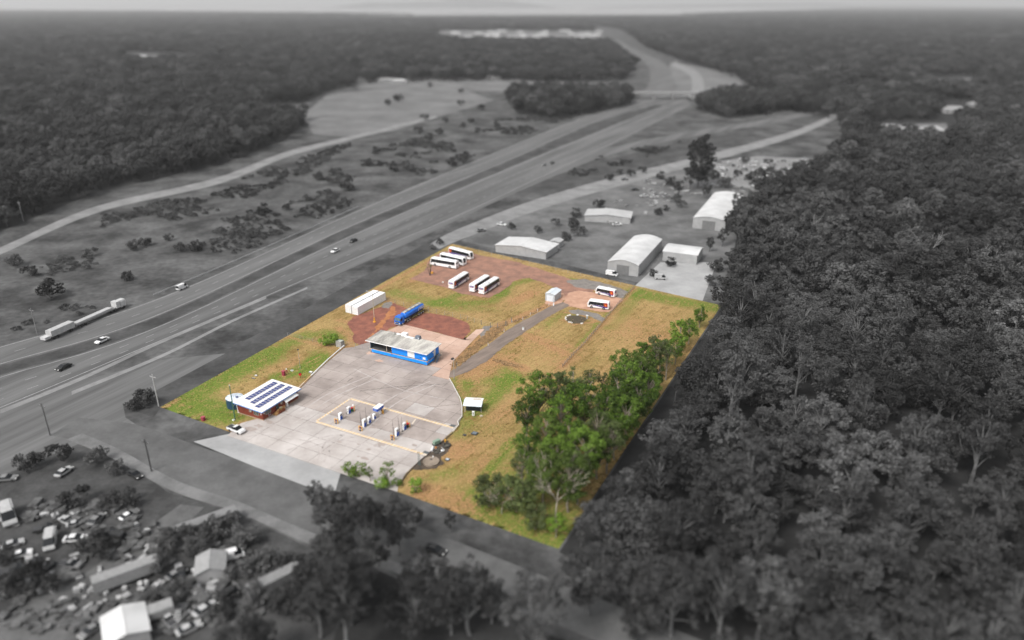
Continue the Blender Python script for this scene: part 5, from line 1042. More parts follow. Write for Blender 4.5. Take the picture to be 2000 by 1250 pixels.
# hydrant and markers on the left grass
c = P(587, 738); t = thing('fire_hose_post', 'bright red hose reel post by the white barrier', 'hose post', (c.x, c.y, -.03), A1); MB().cyl((0, 0, 0), (0, 0, 1.0), .07).build('post', maroon, t); MB().cyl((0, -.18, 1.15), (0, .18, 1.15), .40, None, 16).build('reel', redp, t); MB().box(-.12, .12, -.3, .3, 1.5, 1.65).build('cover', dark, t)
c = P(554.5, 733); t = thing('maroon_cabinet', 'maroon box cabinet standing in the green grass', 'cabinet', (c.x, c.y, -.03), A1); MB().box(-.42, .42, -.36, .36, 0, 1.35).build('case', maroon, t); MB().box(-.48, .48, -.42, .42, 1.35, 1.45).build('lid', mat('maroon_lid', (.38, .07, .10), rough=.6), t)
c = P(560, 727); t = thing('fire_hydrant', 'small dark red hydrant with white top beside the maroon cabinet', 'hydrant', (c.x, c.y, -.03)); MB().cyl((0, 0, 0), (0, 0, .95), .14).build('barrel', maroon, t); MB().cyl((0, 0, .95), (0, 0, 1.25), .2, .1).build('cap', white, t)
c = P(397.5, 821); t = thing('maroon_cabinet', 'maroon box at the front lot edge left of the office', 'cabinet', (c.x, c.y, -.03), A1); MB().box(-.42, .42, -.36, .36, 0, 1.0).build('case', maroon, t); MB().box(-.48, .48, -.42, .42, 1.0, 1.1).build('lid', mat('maroon_lid', (.38, .07, .10), rough=.6), t)
def lidbox(label, x, y, sx, sy, h, m1, m2, name='inspection_pit'):
    c = P(x, y); t = thing(name, label, 'pit', (c.x, c.y, -.02), A1); MB().box(-sx / 2, sx / 2, -sy / 2, sy / 2, 0, h).build('surround', m1, t); MB().box(-sx * .36, sx * .36, -sy * .36, sy * .36, h, h + .05).build('cover', m2, t)
lidbox('small white pit lid on the grass left of the red hose post', 570.5, 724, .7, .6, .22, white, galv)
lidbox('white-topped pit at the kink of the barrier', 607.5, 728, 1.2, .7, .35, cgrey, white)
lidbox('grey-lidded pit on the grass well left of the maroon cabinet', 500, 734, .7, .6, .22, cgrey, white)
lidbox('dark pit frame left of the white-topped lid on the left grass', 495, 739, 1.2, .4, .12, dark, galv)
lidbox('small white lid at the foot of the slim green pole', 456.5, 821, .5, .5, .3, white, galv)
lidbox('dark blue-grey square pit lid on the brown grass by the white-roofed shed', 927, 847, 1.5, 1.3, .22, dark, mat('bluegrey_lid', (.16, .19, .22), rough=.5))
lidbox('smaller dark round-edged pit lid left of the square pit lid', 907.5, 850, .8, .7, .18, dark, dark)
lidbox('pale square pit lid right of the round concrete lid', 874, 898, 1.0, .9, .2, dark, mat('pale_lid2', (.55, .6, .66), rough=.5))

# ---- blue building
def make_blue():
    t = thing('blue_building', 'bright blue long building with weathered grey roof and open left bay', 'building', tuple(P(722, 687)[:2]) + (0,), A1)
    L, D, F, H = 21.0, 6.4, 1.45, 4.15
    x0 = .5
    MB().box(x0 + .3, L - .3, .5, D - .1, 0.0, F - .2).build('underfloor_shade', mat('underfloor_shade_dark', (.07, .065, .06), rough=.95), t)  # dark-coloured block standing in for the shadow beneath the raised floor
    for k in range(7):
        MB().box(x0 + .1 + k * (L - x0 - .5) / 6, x0 + .4 + k * (L - x0 - .5) / 6, -.3, .0, 0, .5).build('pier', cgrey, t)
    ribm = blue
    MB().box(x0 + .7, L + .15, -.42, -.34, .42, F - .05).build('skirt', blue, t); MB().box(L + .07, L + .15, -.34, 3.6, .42, F - .05).build('skirt', blue, t)
    MB().box(x0, L + .2, -.42, D, F - .05, F + .02).build('floor_deck', mat('deck_grey', (.10, .10, .105), (.07, .07, .07), scale=.8, rough=.9), t)
    trim = mat('cream_trim', (.58, .50, .40), (.46, .40, .32), scale=1, rough=.7)
    MB().box(x0 - .05, L + .25, -.50, -.43, F - .04, F + .12).build('ledge_trim', trim, t); MB().box(L + .21, L + .27, -.43, 3.7, F - .04, F + .12).build('ledge_trim', trim, t)
    xs = x0 + (L - x0) * .385
    MB().box(xs, L, 0, .10, F + .02, H).build('front_wall', blue, t); MB().box(L - .1, L, .1, D - .1, F + .02, H).build('side_wall', blue, t)
    MB().box(x0, L, D - .1, D, F + .02, H).build('rear_wall', mat('inner_wall', (.16, .2, .22), rough=.9), t); MB().box(x0, x0 + .1, 0, D - .1, F + .02, H).build('end_wall', mat('end_wall_m', (.10, .14, .17), (.07, .1, .12), scale=1, rough=.9), t); MB().box(xs - .0, xs + .1, .1, D - .1, F + .02, H).build('partition', dark, t)
    rb = MB(); 
    for k in range(int((L - xs) / .3)): rb.box(xs + .1 + k * .3, xs + .16 + k * .3, -.025, 0, F + .05, H - .05)
    for k in range(19): rb.box(L, L + .025, .2 + k * .3, .26 + k * .3, F + .05, H - .05)
    o = rb.build('wall_ribs', blue, t); o['kind'] = 'stuff'
    MB().box(x0 + (L - x0) * .29, x0 + (L - x0) * .29 + .14, -.05, .09, F + .02, H).build('post', trim, t); MB().box(x0, x0 + .12, -.06, -.001, F + .02, H).build('post', mat('post_blue', (.05, .1, .16), rough=.7), t)
    for k in range(3): MB().box(xs - .07 - .0, xs, -.05, -.03, F + .3 + k * .75, F + .6 + k * .75).build('hazard_mark', redp if k % 2 == 0 else white, t)
    d1 = MB().box(x0 + (L - x0) * .665, x0 + (L - x0) * .785, -.06, -.001, F + .10, H - .45).build('shutter', white, t)
    for k in range(5): MB().box(x0 + (L - x0) * .668, x0 + (L - x0) * .782, -.075, -.06, F + .2 + k * .42, F + .52 + k * .42).build('shutter_slat', white, d1)
    MB().box(L - 1.5, L - .6, -.05, -.001, F + .35, F + 1.0).build('notice_board', white, t); MB().box(L - 2.6, L - 2.0, -.04, -.001, F + .5, F + .72).build('small_plate', purple, t)
    d2 = MB().box(L, L + .06, 3.6, 4.5, F + .05, H - .35).build('side_door', white, t); MB().box(L + .06, L + .1, 3.7, 3.78, F + .95, F + 1.1).build('handle', steel, d2); MB().box(L, L + .05, 3.05, 3.35, F + 1.3, F + 1.7).build('side_sign', white, t)
    for x in (xs + .3, L + .26): MB().cyl((x, -.52, F - .25), (x, -.52, F + .0), .14).build('reflector', maroon, t)
    # roof with fascia, laid as sheets
    ra, rb_ = -.35, L + .75; ya, yb = -1.15, D + .45; zf, zb = H + .12, H + .42
    rm = mat('weathered_roof', (.46, .44, .40), (.20, .19, .175), scale=.55, rough=.9, fine=.3, stretch=(A1, 1.0, .35)); n = 11
    rf = MB().hexa([(ra, ya, zf - .12), (rb_, ya, zf - .12), (rb_, yb, zb - .12), (ra, yb, zb - .12)], [(ra, ya, zf - .02), (rb_, ya, zf - .02), (rb_, yb, zb - .02), (ra, yb, zb - .02)]).build('roof', rm, t)
    for k in range(n):
        u = ra + (rb_ - ra) * k / n + .012; v = ra + (rb_ - ra) * (k + 1) / n - .012; dz = .002 * (k % 2)
        MB().hexa([(u, ya, zf - .02), (v, ya, zf - .02), (v, yb, zb - .02), (u, yb, zb - .02)], [(u, ya, zf + .02 + dz), (v, ya, zf + .02 + dz), (v, yb, zb + .02 + dz), (u, yb, zb + .02 + dz)]).build('roof_sheet', mat('weathered_roof_b', (.54, .52, .47), (.32, .30, .28), scale=.6, rough=.9, fine=.35, stretch=(A1, 1.0, .3)) if k > 4 else rm, rf)
    MB().box(ra - .05, rb_ + .05, ya - .06, ya - .003, zf - .2, zf + .03).build('fascia', white, rf)
    MB().hexa([(rb_ + .003, ya - .06, zf - .2), (rb_ + .06, ya - .06, zf - .2), (rb_ + .06, yb, zb - .2), (rb_ + .003, yb, zb - .2)], [(rb_ + .003, ya - .06, zf + .03), (rb_ + .06, ya - .06, zf + .03), (rb_ + .06, yb, zb + .03), (rb_ + .003, yb, zb + .03)]).build('fascia', white, rf)
    for x in (5.5, 7.4): MB().cyl((x, D - .4, zb - .05), (x, D - .4, zb + 1.1), .04).build('vent_pipe', dark, rf)
    # side stairs
    sm = mat('stair_blue', (.06, .16, .30), (.05, .12, .22), scale=1, rough=.6)
    for k in range(6): MB().box(L + .35 + .0, L + 1.35, 4.7 - k * .32 - .3, 4.7 - k * .32, F - .2 - k * .22, F - .14 - k * .22).build('stair_tread', mat('tread', (.22, .2, .18), rough=.9), t)
    for x in (L + .32, L + 1.38): MB().tube([(x, 4.7, F), (x, 4.7, F + .95), (x, 2.8, F - .35 + .1), (x, 2.8, .0)], .05).tube([(x, 4.7, F - .1), (x, 2.7, F - 1.45)], .07).tube([(x, 4.7, F + .5), (x, 2.8, F - .75)], .035).build('stair_rail', sm, t)
    MB().box(L + .2, L + 1.4, 4.6, 5.8, F - .15, F - .05).build('stair_landing', mat('tread', (.22, .2, .18), rough=.9), t)
    MB().tube([(L + 1.38, 5.75, 0), (L + 1.38, 5.75, F + .95), (L + 1.38, 4.7, F + .95)], .05).build('landing_rail', trim, t)
    o = t.location
    g = lambda x, y, z: t.location + E1 * x + E2 * y + Vector((0, 0, z))
    c = thing('roof_cooler', 'white rooftop cooler with duct at the back edge of the blue building', 'air cooler', g(8.9, D - .3, zb - .03), A1); MB().box(-1.0, .8, -.2, 1.1, .05, .95).build('case', white, c); MB().box(.4, 3.6, -.45, -.05, .05, .38).build('duct', white, c); MB().box(-3.0, -1.0, .1, .6, .05, .35).build('side_duct', white, c)
    c = thing('roof_cooler', 'dark grey rooftop cooler right of the white duct on the blue building', 'air cooler', g(13.6, D + .1, zb - .02), A1); MB().hexa([(-.9, -.5, .0), (.9, -.5, .0), (.9, .7, .0), (-.9, .7, .0)], [(-.7, -.35, .95), (.7, -.35, .95), (.7, .55, .95), (-.7, .55, .95)]).build('case', mat('cooler_grey', (.16, .18, .22), (.1, .12, .15), scale=2, rough=.5), c); MB().box(.3, .75, -.52, .6, .2, .6).build('louvre', mat('louvre_pale', (.5, .52, .56), rough=.5), c)
make_blue()

# ---- fuel pumps
def pump(label, x, y, h=1.9, w=.95, d=.55, hose=True, hs=1):
    c = P(x, y); t = thing('fuel_pump', label, 'fuel pump', (c.x, c.y, FZ), A1, 'fuel pumps on the islands')
    MB().box(-d / 2, d / 2, -w / 2, w / 2, .08, h).build('cabinet', white, t)
    MB().box(-d / 2 - .06, d / 2 + .06, -w / 2 - .06, w / 2 + .06, 0, .1).build('plinth', cgrey, t)
    MB().hexa([(-d / 2 - .03, -w / 2 - .03, h), (d / 2 + .03, -w / 2 - .03, h), (d / 2 + .03, w / 2 + .03, h), (-d / 2 - .03, w / 2 + .03, h)], [(-d / 2 + .05, -w / 2 + .05, h + .12), (d / 2 - .05, -w / 2 + .05, h + .12), (d / 2 - .05, w / 2 - .05, h + .12), (-d / 2 + .05, w / 2 - .05, h + .12)]).build('cap', white, t)
    for s in (-1, 1):
        MB().box(s * (d / 2 - .01), s * (d / 2 + .02), -w / 2 + .04, w / 2 - .04, .14, h * .60).build('lower_panel', blued, t)
        MB().box(s * (d / 2 - .01), s * (d / 2 + .02), -w / 2 + .18, w / 2 - .18, h * .66, h * .86).build('display', pane_m, t)
    if hose:
        y0 = w / 2 * hs; k = hs
        MB().tube([(0, y0, h * .75), (.1, y0 + .25 * k, h * .95), (.1, y0 + .5 * k, h * .6), (.05, y0 + .55 * k, .35), (.05, y0 + .3 * k, .25), (.05, y0 + .1 * k, h * .4)], .03, 5).build('hose', rubber, t)
        MB().box(-.05, .05, y0, y0 + .12 * k, h * .38, h * .52).build('nozzle', dark, t)
    return t
pump('white and blue pump nearest the yellow guard on the left island', 665.5, 820)
pump('white and blue pump next to the red-lidded green bin on the left island', 682, 808, hs=-1)
pump('tall white and blue pump nearest the yellow guard on the middle island', 712, 834, 2.1)
pump('pump with looped hose in the centre of the middle island', 721.5, 827, 1.7)
pump('small pump nearest the blue kiosk on the middle island', 731, 818.5, 1.4, .8)
pump('white and blue pump nearest the yellow guard on the right island', 775.5, 852, 2.1)
pump('white and blue pump next to the dark red-lidded bin on the right island', 790, 839.5, 1.9)
def guard(label, x, y):
    c = P(x, y); t = thing('pump_guard', label, 'bollard', (c.x, c.y, FZ), A1, 'yellow pump guards')
    for s in (-.45, .45): MB().cyl((s, 0, 0), (s, 0, 1.25), .11, None, 10).build('bollard', yel, t)
    MB().tube([(-.45, 0, 1.2), (.45, 0, 1.2)], .07).build('cross_rail', yel, t); MB().box(-.3, .3, -.06, .06, .55, 1.15).build('sign_panel', mat('guard_panel', (.06, .05, .14), (.1, .06, .1), scale=3, rough=.4), t); MB().box(-.15, .2, -.35, -.08, 0, .25).build('hose_box', dark, t)
guard('yellow twin-post guard at the front of the left pump island', 657.5, 827); guard('yellow twin-post guard at the front of the middle pump island', 704.5, 841); guard('yellow twin-post guard at the front of the right pump island', 766.8, 859)
def bollard(label, x, y, h=1.2):
    c = P(x, y); t = thing('bollard', label, 'bollard', (c.x, c.y, FZ), A1, 'single yellow bollards'); MB().cyl((0, 0, 0), (0, 0, h), .11, None, 10).build('post', yel, t); MB().cyl((0, 0, h), (0, 0, h + .06), .11, .05, 10).build('cap', yel, t)
bollard('yellow bollard at the back of the left island', 692.5, 803, 1.5); bollard('yellow bollard right beside the blue kiosk', 747, 807.5, 1.6); bollard('yellow bollard just behind the blue kiosk', 748.8, 808.5, 1.1); bollard('yellow bollard right of the bin at the back of the right island', 800.5, 834.5, 1.4); bollard('yellow bollard behind the dark bin on the right island', 795.5, 831.5, 1.5)
c = P(690.5, 803); t = thing('sign_post', 'small white round sign on a post at the back of the left island', 'sign', (c.x, c.y, FZ), A1); MB().cyl((0, 0, 0), (0, 0, 1.7), .04).build('post', galv, t); MB().cyl((0, -.03, 1.75), (0, .03, 1.75), .26, None, 14).build('sign_face', white, t)
for lb, x, y, h in (('tall thin hose mast left of the tall pump on the middle island', 705, 831, 4.0), ('tallest thin hose mast between the first two pumps of the middle island', 716.5, 831.5, 5.3), ('thin hose mast left of the first pump on the right island', 768.5, 851, 4.2), ('tall thin hose mast right of the first pump on the right island', 779.5, 846, 4.6), ('thin hose mast left of the second pump on the right island', 786, 843, 4.2), ('short thin mast left of the pump on the left island', 661.5, 819, 1.9), ('short thin mast left of the second pump on the left island', 678, 808, 2.2)):
    c = P(x, y); t = thing('hose_mast', lb, 'mast', (c.x, c.y, FZ), A1, 'hose masts on the pump islands'); MB().cyl((0, 0, 0), (0, 0, h), .055, .03, 6).build('shaft', mat('mast_brown', (.13, .11, .11), (.09, .07, .07), scale=2, rough=.7), t); MB().tube([(0, 0, h * .55), (.12, .1, h * .5), (.18, .15, .8), (.1, .1, .15)], .03, 5).build('hose', rubber, t); MB().box(-.15, .15, -.15, .15, 0, .12).build('foot', dark, t)
c = P(740, 809); t = thing('payment_kiosk', 'blue payment kiosk with white flat canopy on the middle island', 'kiosk', (c.x, c.y, FZ), A1)
MB().box(-.75, .75, -1.35, 1.35, 2.25, 2.35).build('canopy_top', white, t)
kf = MB().box(-.72, .72, -1.32, 1.32, 1.5, 2.25).build('canopy_fascia', blued, t); MB().box(-.35, .35, -1.345, -1.322, 1.75, 2.05).build('fascia_sign', mat('sign_pale_blue', (.2, .3, .62), rough=.4), kf)
for a, b in ((-.6, -1.2), (.6, -1.2), (-.6, 1.2), (.6, 1.2)): MB().cyl((a, b, 0), (a, b, 1.5), .05, None, 8).build('post', galv, t)
MB().box(-.3, .45, .25, 1.05, 0, 1.35).build('terminal', white, t); MB().box(.45, .47, .35, .95, .75, 1.15).build('screen', pane_m, t)

# ---- sheds in the lot
def shed(name, label, org, L, W, H, rise, wallm, roofm, rz=A1, door=None, ribs=True, z=0, eave=.15, group=None, cat='shed', doorm=None):
    """origin at near-left corner; ridge along local y (length L), width W along x"""
    c = P(*org) if len(org) == 2 else Vector(org); t = thing(name, label, cat, (c.x, c.y, z), rz, group)
    w = MB(); w.loft([[(0, y, 0), (W, y, 0), (W, y, H), (W / 2, y, H + rise), (0, y, H)] for y in (0, L)]); w.build('wall', wallm, t)
    for s in (0, 1):
        x0, x1 = (-eave, W / 2) if s == 0 else (W / 2, W + eave); z0, z1 = (H - eave * rise / (W / 2), H + rise) if s == 0 else (H + rise, H - eave * rise / (W / 2))
        rf = MB().hexa([(x0, -eave, z0 + .01), (x1, -eave, z1 + .01), (x1, L + eave, z1 + .01), (x0, L + eave, z0 + .01)], [(x0, -eave, z0 + .08), (x1, -eave, z1 + .08), (x1, L + eave, z1 + .08), (x0, L + eave, z0 + .08)]).build('roof', roofm, t)
    MB().box(W / 2 - .12, W / 2 + .12, -eave, L + eave, H + rise + .06, H + rise + .12).build('ridge_cap', roofm, t)
    if ribs:
        rb = MB(); n = int(L / .4)
        for k in range(n): rb.box(W, W + .03, .1 + k * .4, .2 + k * .4, .05, H - .1); rb.box(-.03, 0, .1 + k * .4, .2 + k * .4, .05, H - .1)
        o = rb.build('wall_ribs', wallm, t); o['kind'] = 'stuff'
    if door:
        dd = MB().box(door[0], door[1], -.06, -.001, .02, door[2]).build('roller_door', doorm or wallm, t)
        for k in range(int(door[2] / .3)): MB().box(door[0] + .03, door[1] - .03, -.075, -.06, .06 + k * .3, .31 + k * .3).build('door_slat', doorm or wallm, dd)
    return t
sgrey = mat('shed_grey_sheet', (.44, .47, .50), (.37, .40, .43), scale=.6, rough=.5); sroof = mat('shed_pale_roof', (.62, .66, .70), (.54, .58, .62), scale=.6, rough=.45)
shed('garden_shed', 'pale grey metal shed with roller door beside the driveway', (1065, 587), 5.9, 3.6, 2.7, .55, sgrey, sroof, door=(.6, 3.0, 2.2), z=.0, doorm=sroof)
c = P(1079, 597); t = thing('white_cabinet', 'small white post box on the driveway edge in front of the grey shed', 'cabinet', (c.x + .4, c.y, 0), A1); MB().box(-.16, .16, -.16, .16, 0, 1.0).build('case', white, t); MB().box(-.2, .2, -.2, .2, 1.0, 1.08).build('lid', galv, t)
# white-roofed pump shelter (broad white skillion roof over posts)
c = P(906, 806); rzs = math.atan2((P(938, 808) - c).y, (P(938, 808) - c).x)
t = thing('pump_shelter', 'small shelter under a broad white two-pitch roof right of the forecourt', 'shelter', (c.x, c.y, -.02), rzs)
Ws, Ds, Hs = 4.6, 3.6, 2.3
for a in (.1, Ws - .2):
    for b in (.5, Ds - .3): MB().box(a, a + .1, b, b + .1, 0, Hs).build('post', galv, t)
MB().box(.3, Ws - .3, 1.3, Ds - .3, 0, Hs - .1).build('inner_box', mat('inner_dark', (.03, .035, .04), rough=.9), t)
MB().hexa([(-.15, -.3, Hs - .1), (Ws + .1, -.3, Hs - .1), (Ws + .1, 1.9, Hs + .45), (-.15, 1.9, Hs + .45)], [(-.15, -.3, Hs - .02), (Ws + .1, -.3, Hs - .02), (Ws + .1, 1.9, Hs + .53), (-.15, 1.9, Hs + .53)]).build('roof_front', mat('roof_bluewhite', (.66, .72, .76), (.60, .66, .70), scale=.8, rough=.4), t)
MB().hexa([(-.15, 1.9, Hs + .45), (Ws + .1, 1.9, Hs + .45), (Ws + .1, 3.9, Hs + .1), (-.15, 3.9, Hs + .1)], [(-.15, 1.9, Hs + .53), (Ws + .1, 1.9, Hs + .53), (Ws + .1, 3.9, Hs + .18), (-.15, 3.9, Hs + .18)]).build('roof_back', wroof, t)
MB().hexa([(2.0, 2.2, Hs + .49), (4.2, 2.2, Hs + .49), (4.1, 3.2, Hs + .32), (2.1, 3.2, Hs + .32)], [(2.0, 2.2, Hs + .50), (4.2, 2.2, Hs + .50), (4.1, 3.2, Hs + .33), (2.1, 3.2, Hs + .33)]).build('rust_patch', mat('roof_rust', (.42, .30, .22), (.62, .56, .50), scale=1.2, rough=.8), t)
c = P(924.5, 812); t = thing('meter_box', 'white meter box with dark window in front of the white-roofed shelter', 'cabinet', (c.x, c.y, -.02), rzs); MB().box(-.3, .3, -.2, .2, .15, 1.35).build('case', white, t); MB().box(-.12, .14, -.22, -.2, .45, 1.05).build('window', mat('meter_dark', (.12, .14, .14), rough=.3), t); MB().box(-.2, .2, -.12, .12, 0, .16).build('foot', cgrey, t)
c = P(940, 813); t = thing('rock', 'pale rock beside the white-roofed shelter', 'rock', (c.x, c.y, -.03)); MB().loft([[(math.cos(a) * r * (1 + .2 * math.sin(3 * a)), math.sin(a) * r * .7, z) for a in np.linspace(0, 6.28, 8, endpoint=False)] for r, z in ((.4, 0), (.42, .2), (.2, .38))]).build('stone', mat('pale_rock', (.5, .42, .34), rough=.9), t)
# concrete cube
c = P(664.5, 676); t = thing('concrete_cube', 'grey concrete cube at the end of the white barrier', 'block', (c.x, c.y, -.03), A1); MB().box(-1.0, 1.0, -.8, .8, 0, 1.9).build('walls', cgrey, t); MB().box(-.8, .8, -.6, .6, 1.9, 1.93).build('top', mat('block_top', (.5, .5, .47), (.3, .33, .26), scale=2, rough=.9), t)
for a, b in ((-1, -.8), (.8, -.8), (-1, .6), (.8, .6)): MB().box(a, a + .2, b, b + .2, 1.9, 2.0).build('rim_block', cgrey, t)

# ---- barriers, fences
def barrier(name, label, px, h, r, m, pm, step=3.0, segs=None):
    pts = [P(*q) for q in px]; c = pts[0]; t = thing(name, label, 'barrier', (c.x, c.y, 0.0))
    for i, (a, b) in enumerate(zip(pts[:-1], pts[1:])):
        mm = (segs[i] if segs else m); MB().cyl(a - c + Vector((0, 0, h)), b - c + Vector((0, 0, h)), r, None, 8).build('rail', mm, t)
        n = max(1, int((b - a).length / step))
        for k in range(n): q = a - c + (b - a) * (k / n); MB().cyl(q, q + Vector((0, 0, h)), .08, None, 8).build('post', pm, t)
barrier('pipe_barrier', 'long low white pipe barrier along the left side of the forecourt', [(672.5, 677), (640, 705), (607, 737), (594, 750), (583, 761)], .45, .17, white, white, 3.0, [white, white, mat('barrier_tan', (.62, .42, .22), rough=.7), mat('barrier_cream', (.68, .55, .42), rough=.7)])
barrier('pipe_barrier', 'bent white pipe barrier along the right edge of the forecourt', [(878, 742), (884, 752), (893, 769), (899, 781), (902.5, 795), (902.5, 815), (894, 825), (896, 832), (890, 839), (884, 846)], .4, .12, mat('barrier_white2', (.68, .66, .62), (.52, .48, .42), scale=1, rough=.7), galv, 2.5)
c = P(884, 846)
barrier('edge_kerb', 'dark low kerb edging the lower right side of the forecourt', [(884, 846), (860, 867), (836, 888), (815, 906), (795, 926), (780, 948)], .10, .11, mat('kerb_dark', (.09, .07, .06), rough=.9), dark, 6)
def wire_fence(label, px, h=1.6, step=3.4, m=galv, wires=3, thick=.045, mesh_gate=False, rails=0, name='wire_fence'):
    pts = [P(*q) for q in px]; c = pts[0]; t = thing(name, label, 'fence', (c.x, c.y, 0))
    for i, (a, b) in enumerate(zip(pts[:-1], pts[1:])):
        L = (b - a).length; n = max(1, int(round(L / step)))
        for k in range(n + (1 if i == len(pts) - 2 else 0)):
            q = a - c + (b - a) * (k / n); hh = h * R.uniform(.93, 1.05); MB().cyl(q, q + Vector((R.uniform(-.05, .05), 0, hh)), thick, thick * .9, 6).build('post', m, t)
        for j in range(wires):
            z = h * (.25 + .7 * j / max(1, wires - 1)); MB().cyl(a - c + Vector((0, 0, z)), b - c + Vector((0, 0, z)), .012, None, 4).build('wire', galv, t)
        for j in range(rails):
            z = h * (.35 + .5 * j); d = (b - a).normalized(); nn = Vector((-d.y, d.x, 0)) * .04
            MB().hexa([a - c + nn + Vector((0, 0, z)), a - c - nn + Vector((0, 0, z)), b - c - nn + Vector((0, 0, z)), b - c + nn + Vector((0, 0, z))], [a - c + nn + Vector((0, 0, z + .18)), a - c - nn + Vector((0, 0, z + .18)), b - c - nn + Vector((0, 0, z + .18)), b - c + nn + Vector((0, 0, z + .18))]).build('rail', m, t)
    return t
wire_fence('long wire fence on thin steel posts above the red gravel and tanker', [(755, 590), (806, 602), (853, 613), (900, 622), (940, 634)], 1.7)
wire_fence('short heavy-post fence with gate where the wire fence meets the driveway', [(940, 634), (958, 640), (972, 640), (988, 636), (999, 630)], 1.8, 3.6, mat('post_dark', (.16, .17, .17), rough=.8), 3, .10)
wire_fence('grey paling fence with leaning rails along the mown paddock', [(1238, 563), (1222, 579), (1200, 604), (1184, 622), (1166, 644), (1140, 674), (1120, 694), (1099, 717)], 1.3, 1.9, woodc, 2, .08, rails=1, name='rail_fence')
wire_fence('low wire gate fence between the concrete cube and the blue building', [(673, 676), (695, 680), (708, 682), (721, 686)], 1.7, 4.0, galv, 4, .05)
wire_fence('faint wire fence crossing the left grass to the highway verge', [(660, 677), (610, 667), (562, 656)], 1.2, 4.0, galv, 3)
wire_fence('sparse wire fence along the driveway left bank', [(1000, 630), (1021, 624), (1050, 608), (1072, 596)], 1.0, 5.0, white, 1, .06)
wire_fence('boundary wire fence along the top edge of the lot behind the buses', [(886, 482), (960, 499), (1060, 522), (1160, 545), (1238, 562)], 1.5, 6.0, galv, 3)
for lb, x, y in (('white guide post on the left bank of the driveway', 984.5, 648), ('white guide post low on the rubble bank', 953.5, 675), ('white guide post nearest the grey shed', 1021, 625)):
    c = P(x, y); t = thing('guide_post', lb, 'post', (c.x, c.y, 0)); MB().box(-.06, .06, -.04, .04, 0, 1.0).build('post', white, t); MB().box(-.045, .045, -.055, -.04, .75, .9).build('reflector', redp, t)
c = P(1022, 644); t = thing('white_drum', 'small white drum on the driveway right edge', 'drum', (c.x, c.y, .02)); MB().cyl((0, 0, 0), (0, 0, .8), .33, None, 14).build('shell', white, t); MB().cyl((0, 0, .8), (0, 0, .84), .35, None, 14).build('lid', galv, t)
# fire pit / pond with white edging stones
pit = PX([(1104, 620), (1112, 616.5), (1128, 616), (1142, 619), (1146, 624), (1138, 632), (1122, 632), (1108, 628)])
pond = sheet('ash_pit', pit, mat('ash_black', (.045, .035, .028), (.10, .08, .05), scale=1.5, rough=.95, fine=.3), .03, .25, .15, 2, 21)
wst = mat('edging_stone', (.70, .68, .64), (.5, .46, .42), scale=3, rough=.8)
for k, (x, y) in enumerate(((1104.5, 623), (1106, 625), (1105, 620.5), (1109, 617), (1113, 616.3), (1111, 629.5), (1114.5, 630), (1117, 631), (1135, 632.5), (1137, 632), (1128, 615.8))):
    c = P(x, y); s = R.uniform(.25, .5); t = tag(MB().loft([[(math.cos(a) * r * s * (1 + .25 * math.sin(2 * a + k)), math.sin(a) * r * s * .8, z * s) for a in np.linspace(0, 6.28, 7, endpoint=False)] for r, z in ((1, 0), (1.05, .5), (.5, .9))]).build('edging_stone', wst), 'white stone lying on the rim of the dark ash pit', 'stone', 'stones round the ash pit'); t.location = (c.x, c.y, .0); t.rotation_euler = (0, 0, k)
c = P(1146.5, 622.5); t = thing('pit_stand', 'grey upright stand with white top beside the ash pit', 'stand', (c.x, c.y, 0), A1); MB().box(-.25, .25, -.2, .2, 0, 1.1).build('column', galv, t); MB().box(-.35, .35, -.28, .28, 1.1, 1.3).build('top', white, t)
# junk heap by the forecourt corner, round concrete lid
c = P(842, 903); t = thing('buried_round_tank', 'large round weathered concrete tank lid at the forecourt corner', 'tank lid', (c.x, c.y, -.02)); MB().cyl((0, 0, 0), (0, 0, .42), 1.9, None, 32).build('slab', conc_old, t); MB().box(-.35, .2, .5, .9, .42, .5).build('hatch', dark, t); MB().cyl((.35, 1.2, .42), (.35, 1.2, 1.15), .03).box(.2, .5, 1.15, 1.2, .75, 1.0).build('marker', white, t)
def tyre(label, x, y, r, z=0, dz=0):
    c = P(x, y); t = thing('scrap_tractor_wheel', label, 'tyre', (c.x, c.y, z), 0, 'old tyres in the junk heap'); k = 20; rings = []
    for rr, zz in ((r * .55, .05), (r * .75, .0), (r, .06), (r, r * .34), (r * .75, r * .4), (r * .55, r * .34)): rings.append([(math.cos(a) * rr, math.sin(a) * rr, zz) for a in np.linspace(0, 2 * math.pi, k, endpoint=False)])
    rings.append(rings[0]); MB().loft(rings, False).build('tread', mat('old_rubber', (.065, .06, .052), (.04, .036, .03), scale=2, rough=.9), t); MB().cyl((0, 0, .03), (0, 0, .1), r * .54, None, 16).build('rim', mat('rim_rust', (.12, .11, .09), rough=.8), t)
tyre('big tractor tyre lying at the right end of the junk heap', 872.5, 871, 1.05); tyre('dark tyre at the bottom of the junk heap', 852, 884, .7); tyre('dark tyre in the middle of the junk heap', 856, 880, .55)
c = P(853, 868); t = thing('old_generator', 'green-cased old machine on the junk heap', 'machine', (c.x, c.y, -.02), A1 + 1.2); MB().box(-.9, .9, -.45, .45, .35, 1.2).build('case', mat('pale_green_case', (.23, .32, .25), (.16, .24, .18), scale=1.5, rough=.6), t); MB().box(-1.1, 1.1, -.55, .55, .2, .35).build('skid', dark, t); MB().tube([(-.7, -.3, .2), (-1.6, -.9, .15), (-.4, -1.3, .2)], .06).build('drawbar', galv, t); MB().cyl((.6, -.5, .25), (.6, -.6, .25), .3).build('wheel', rubber, t)
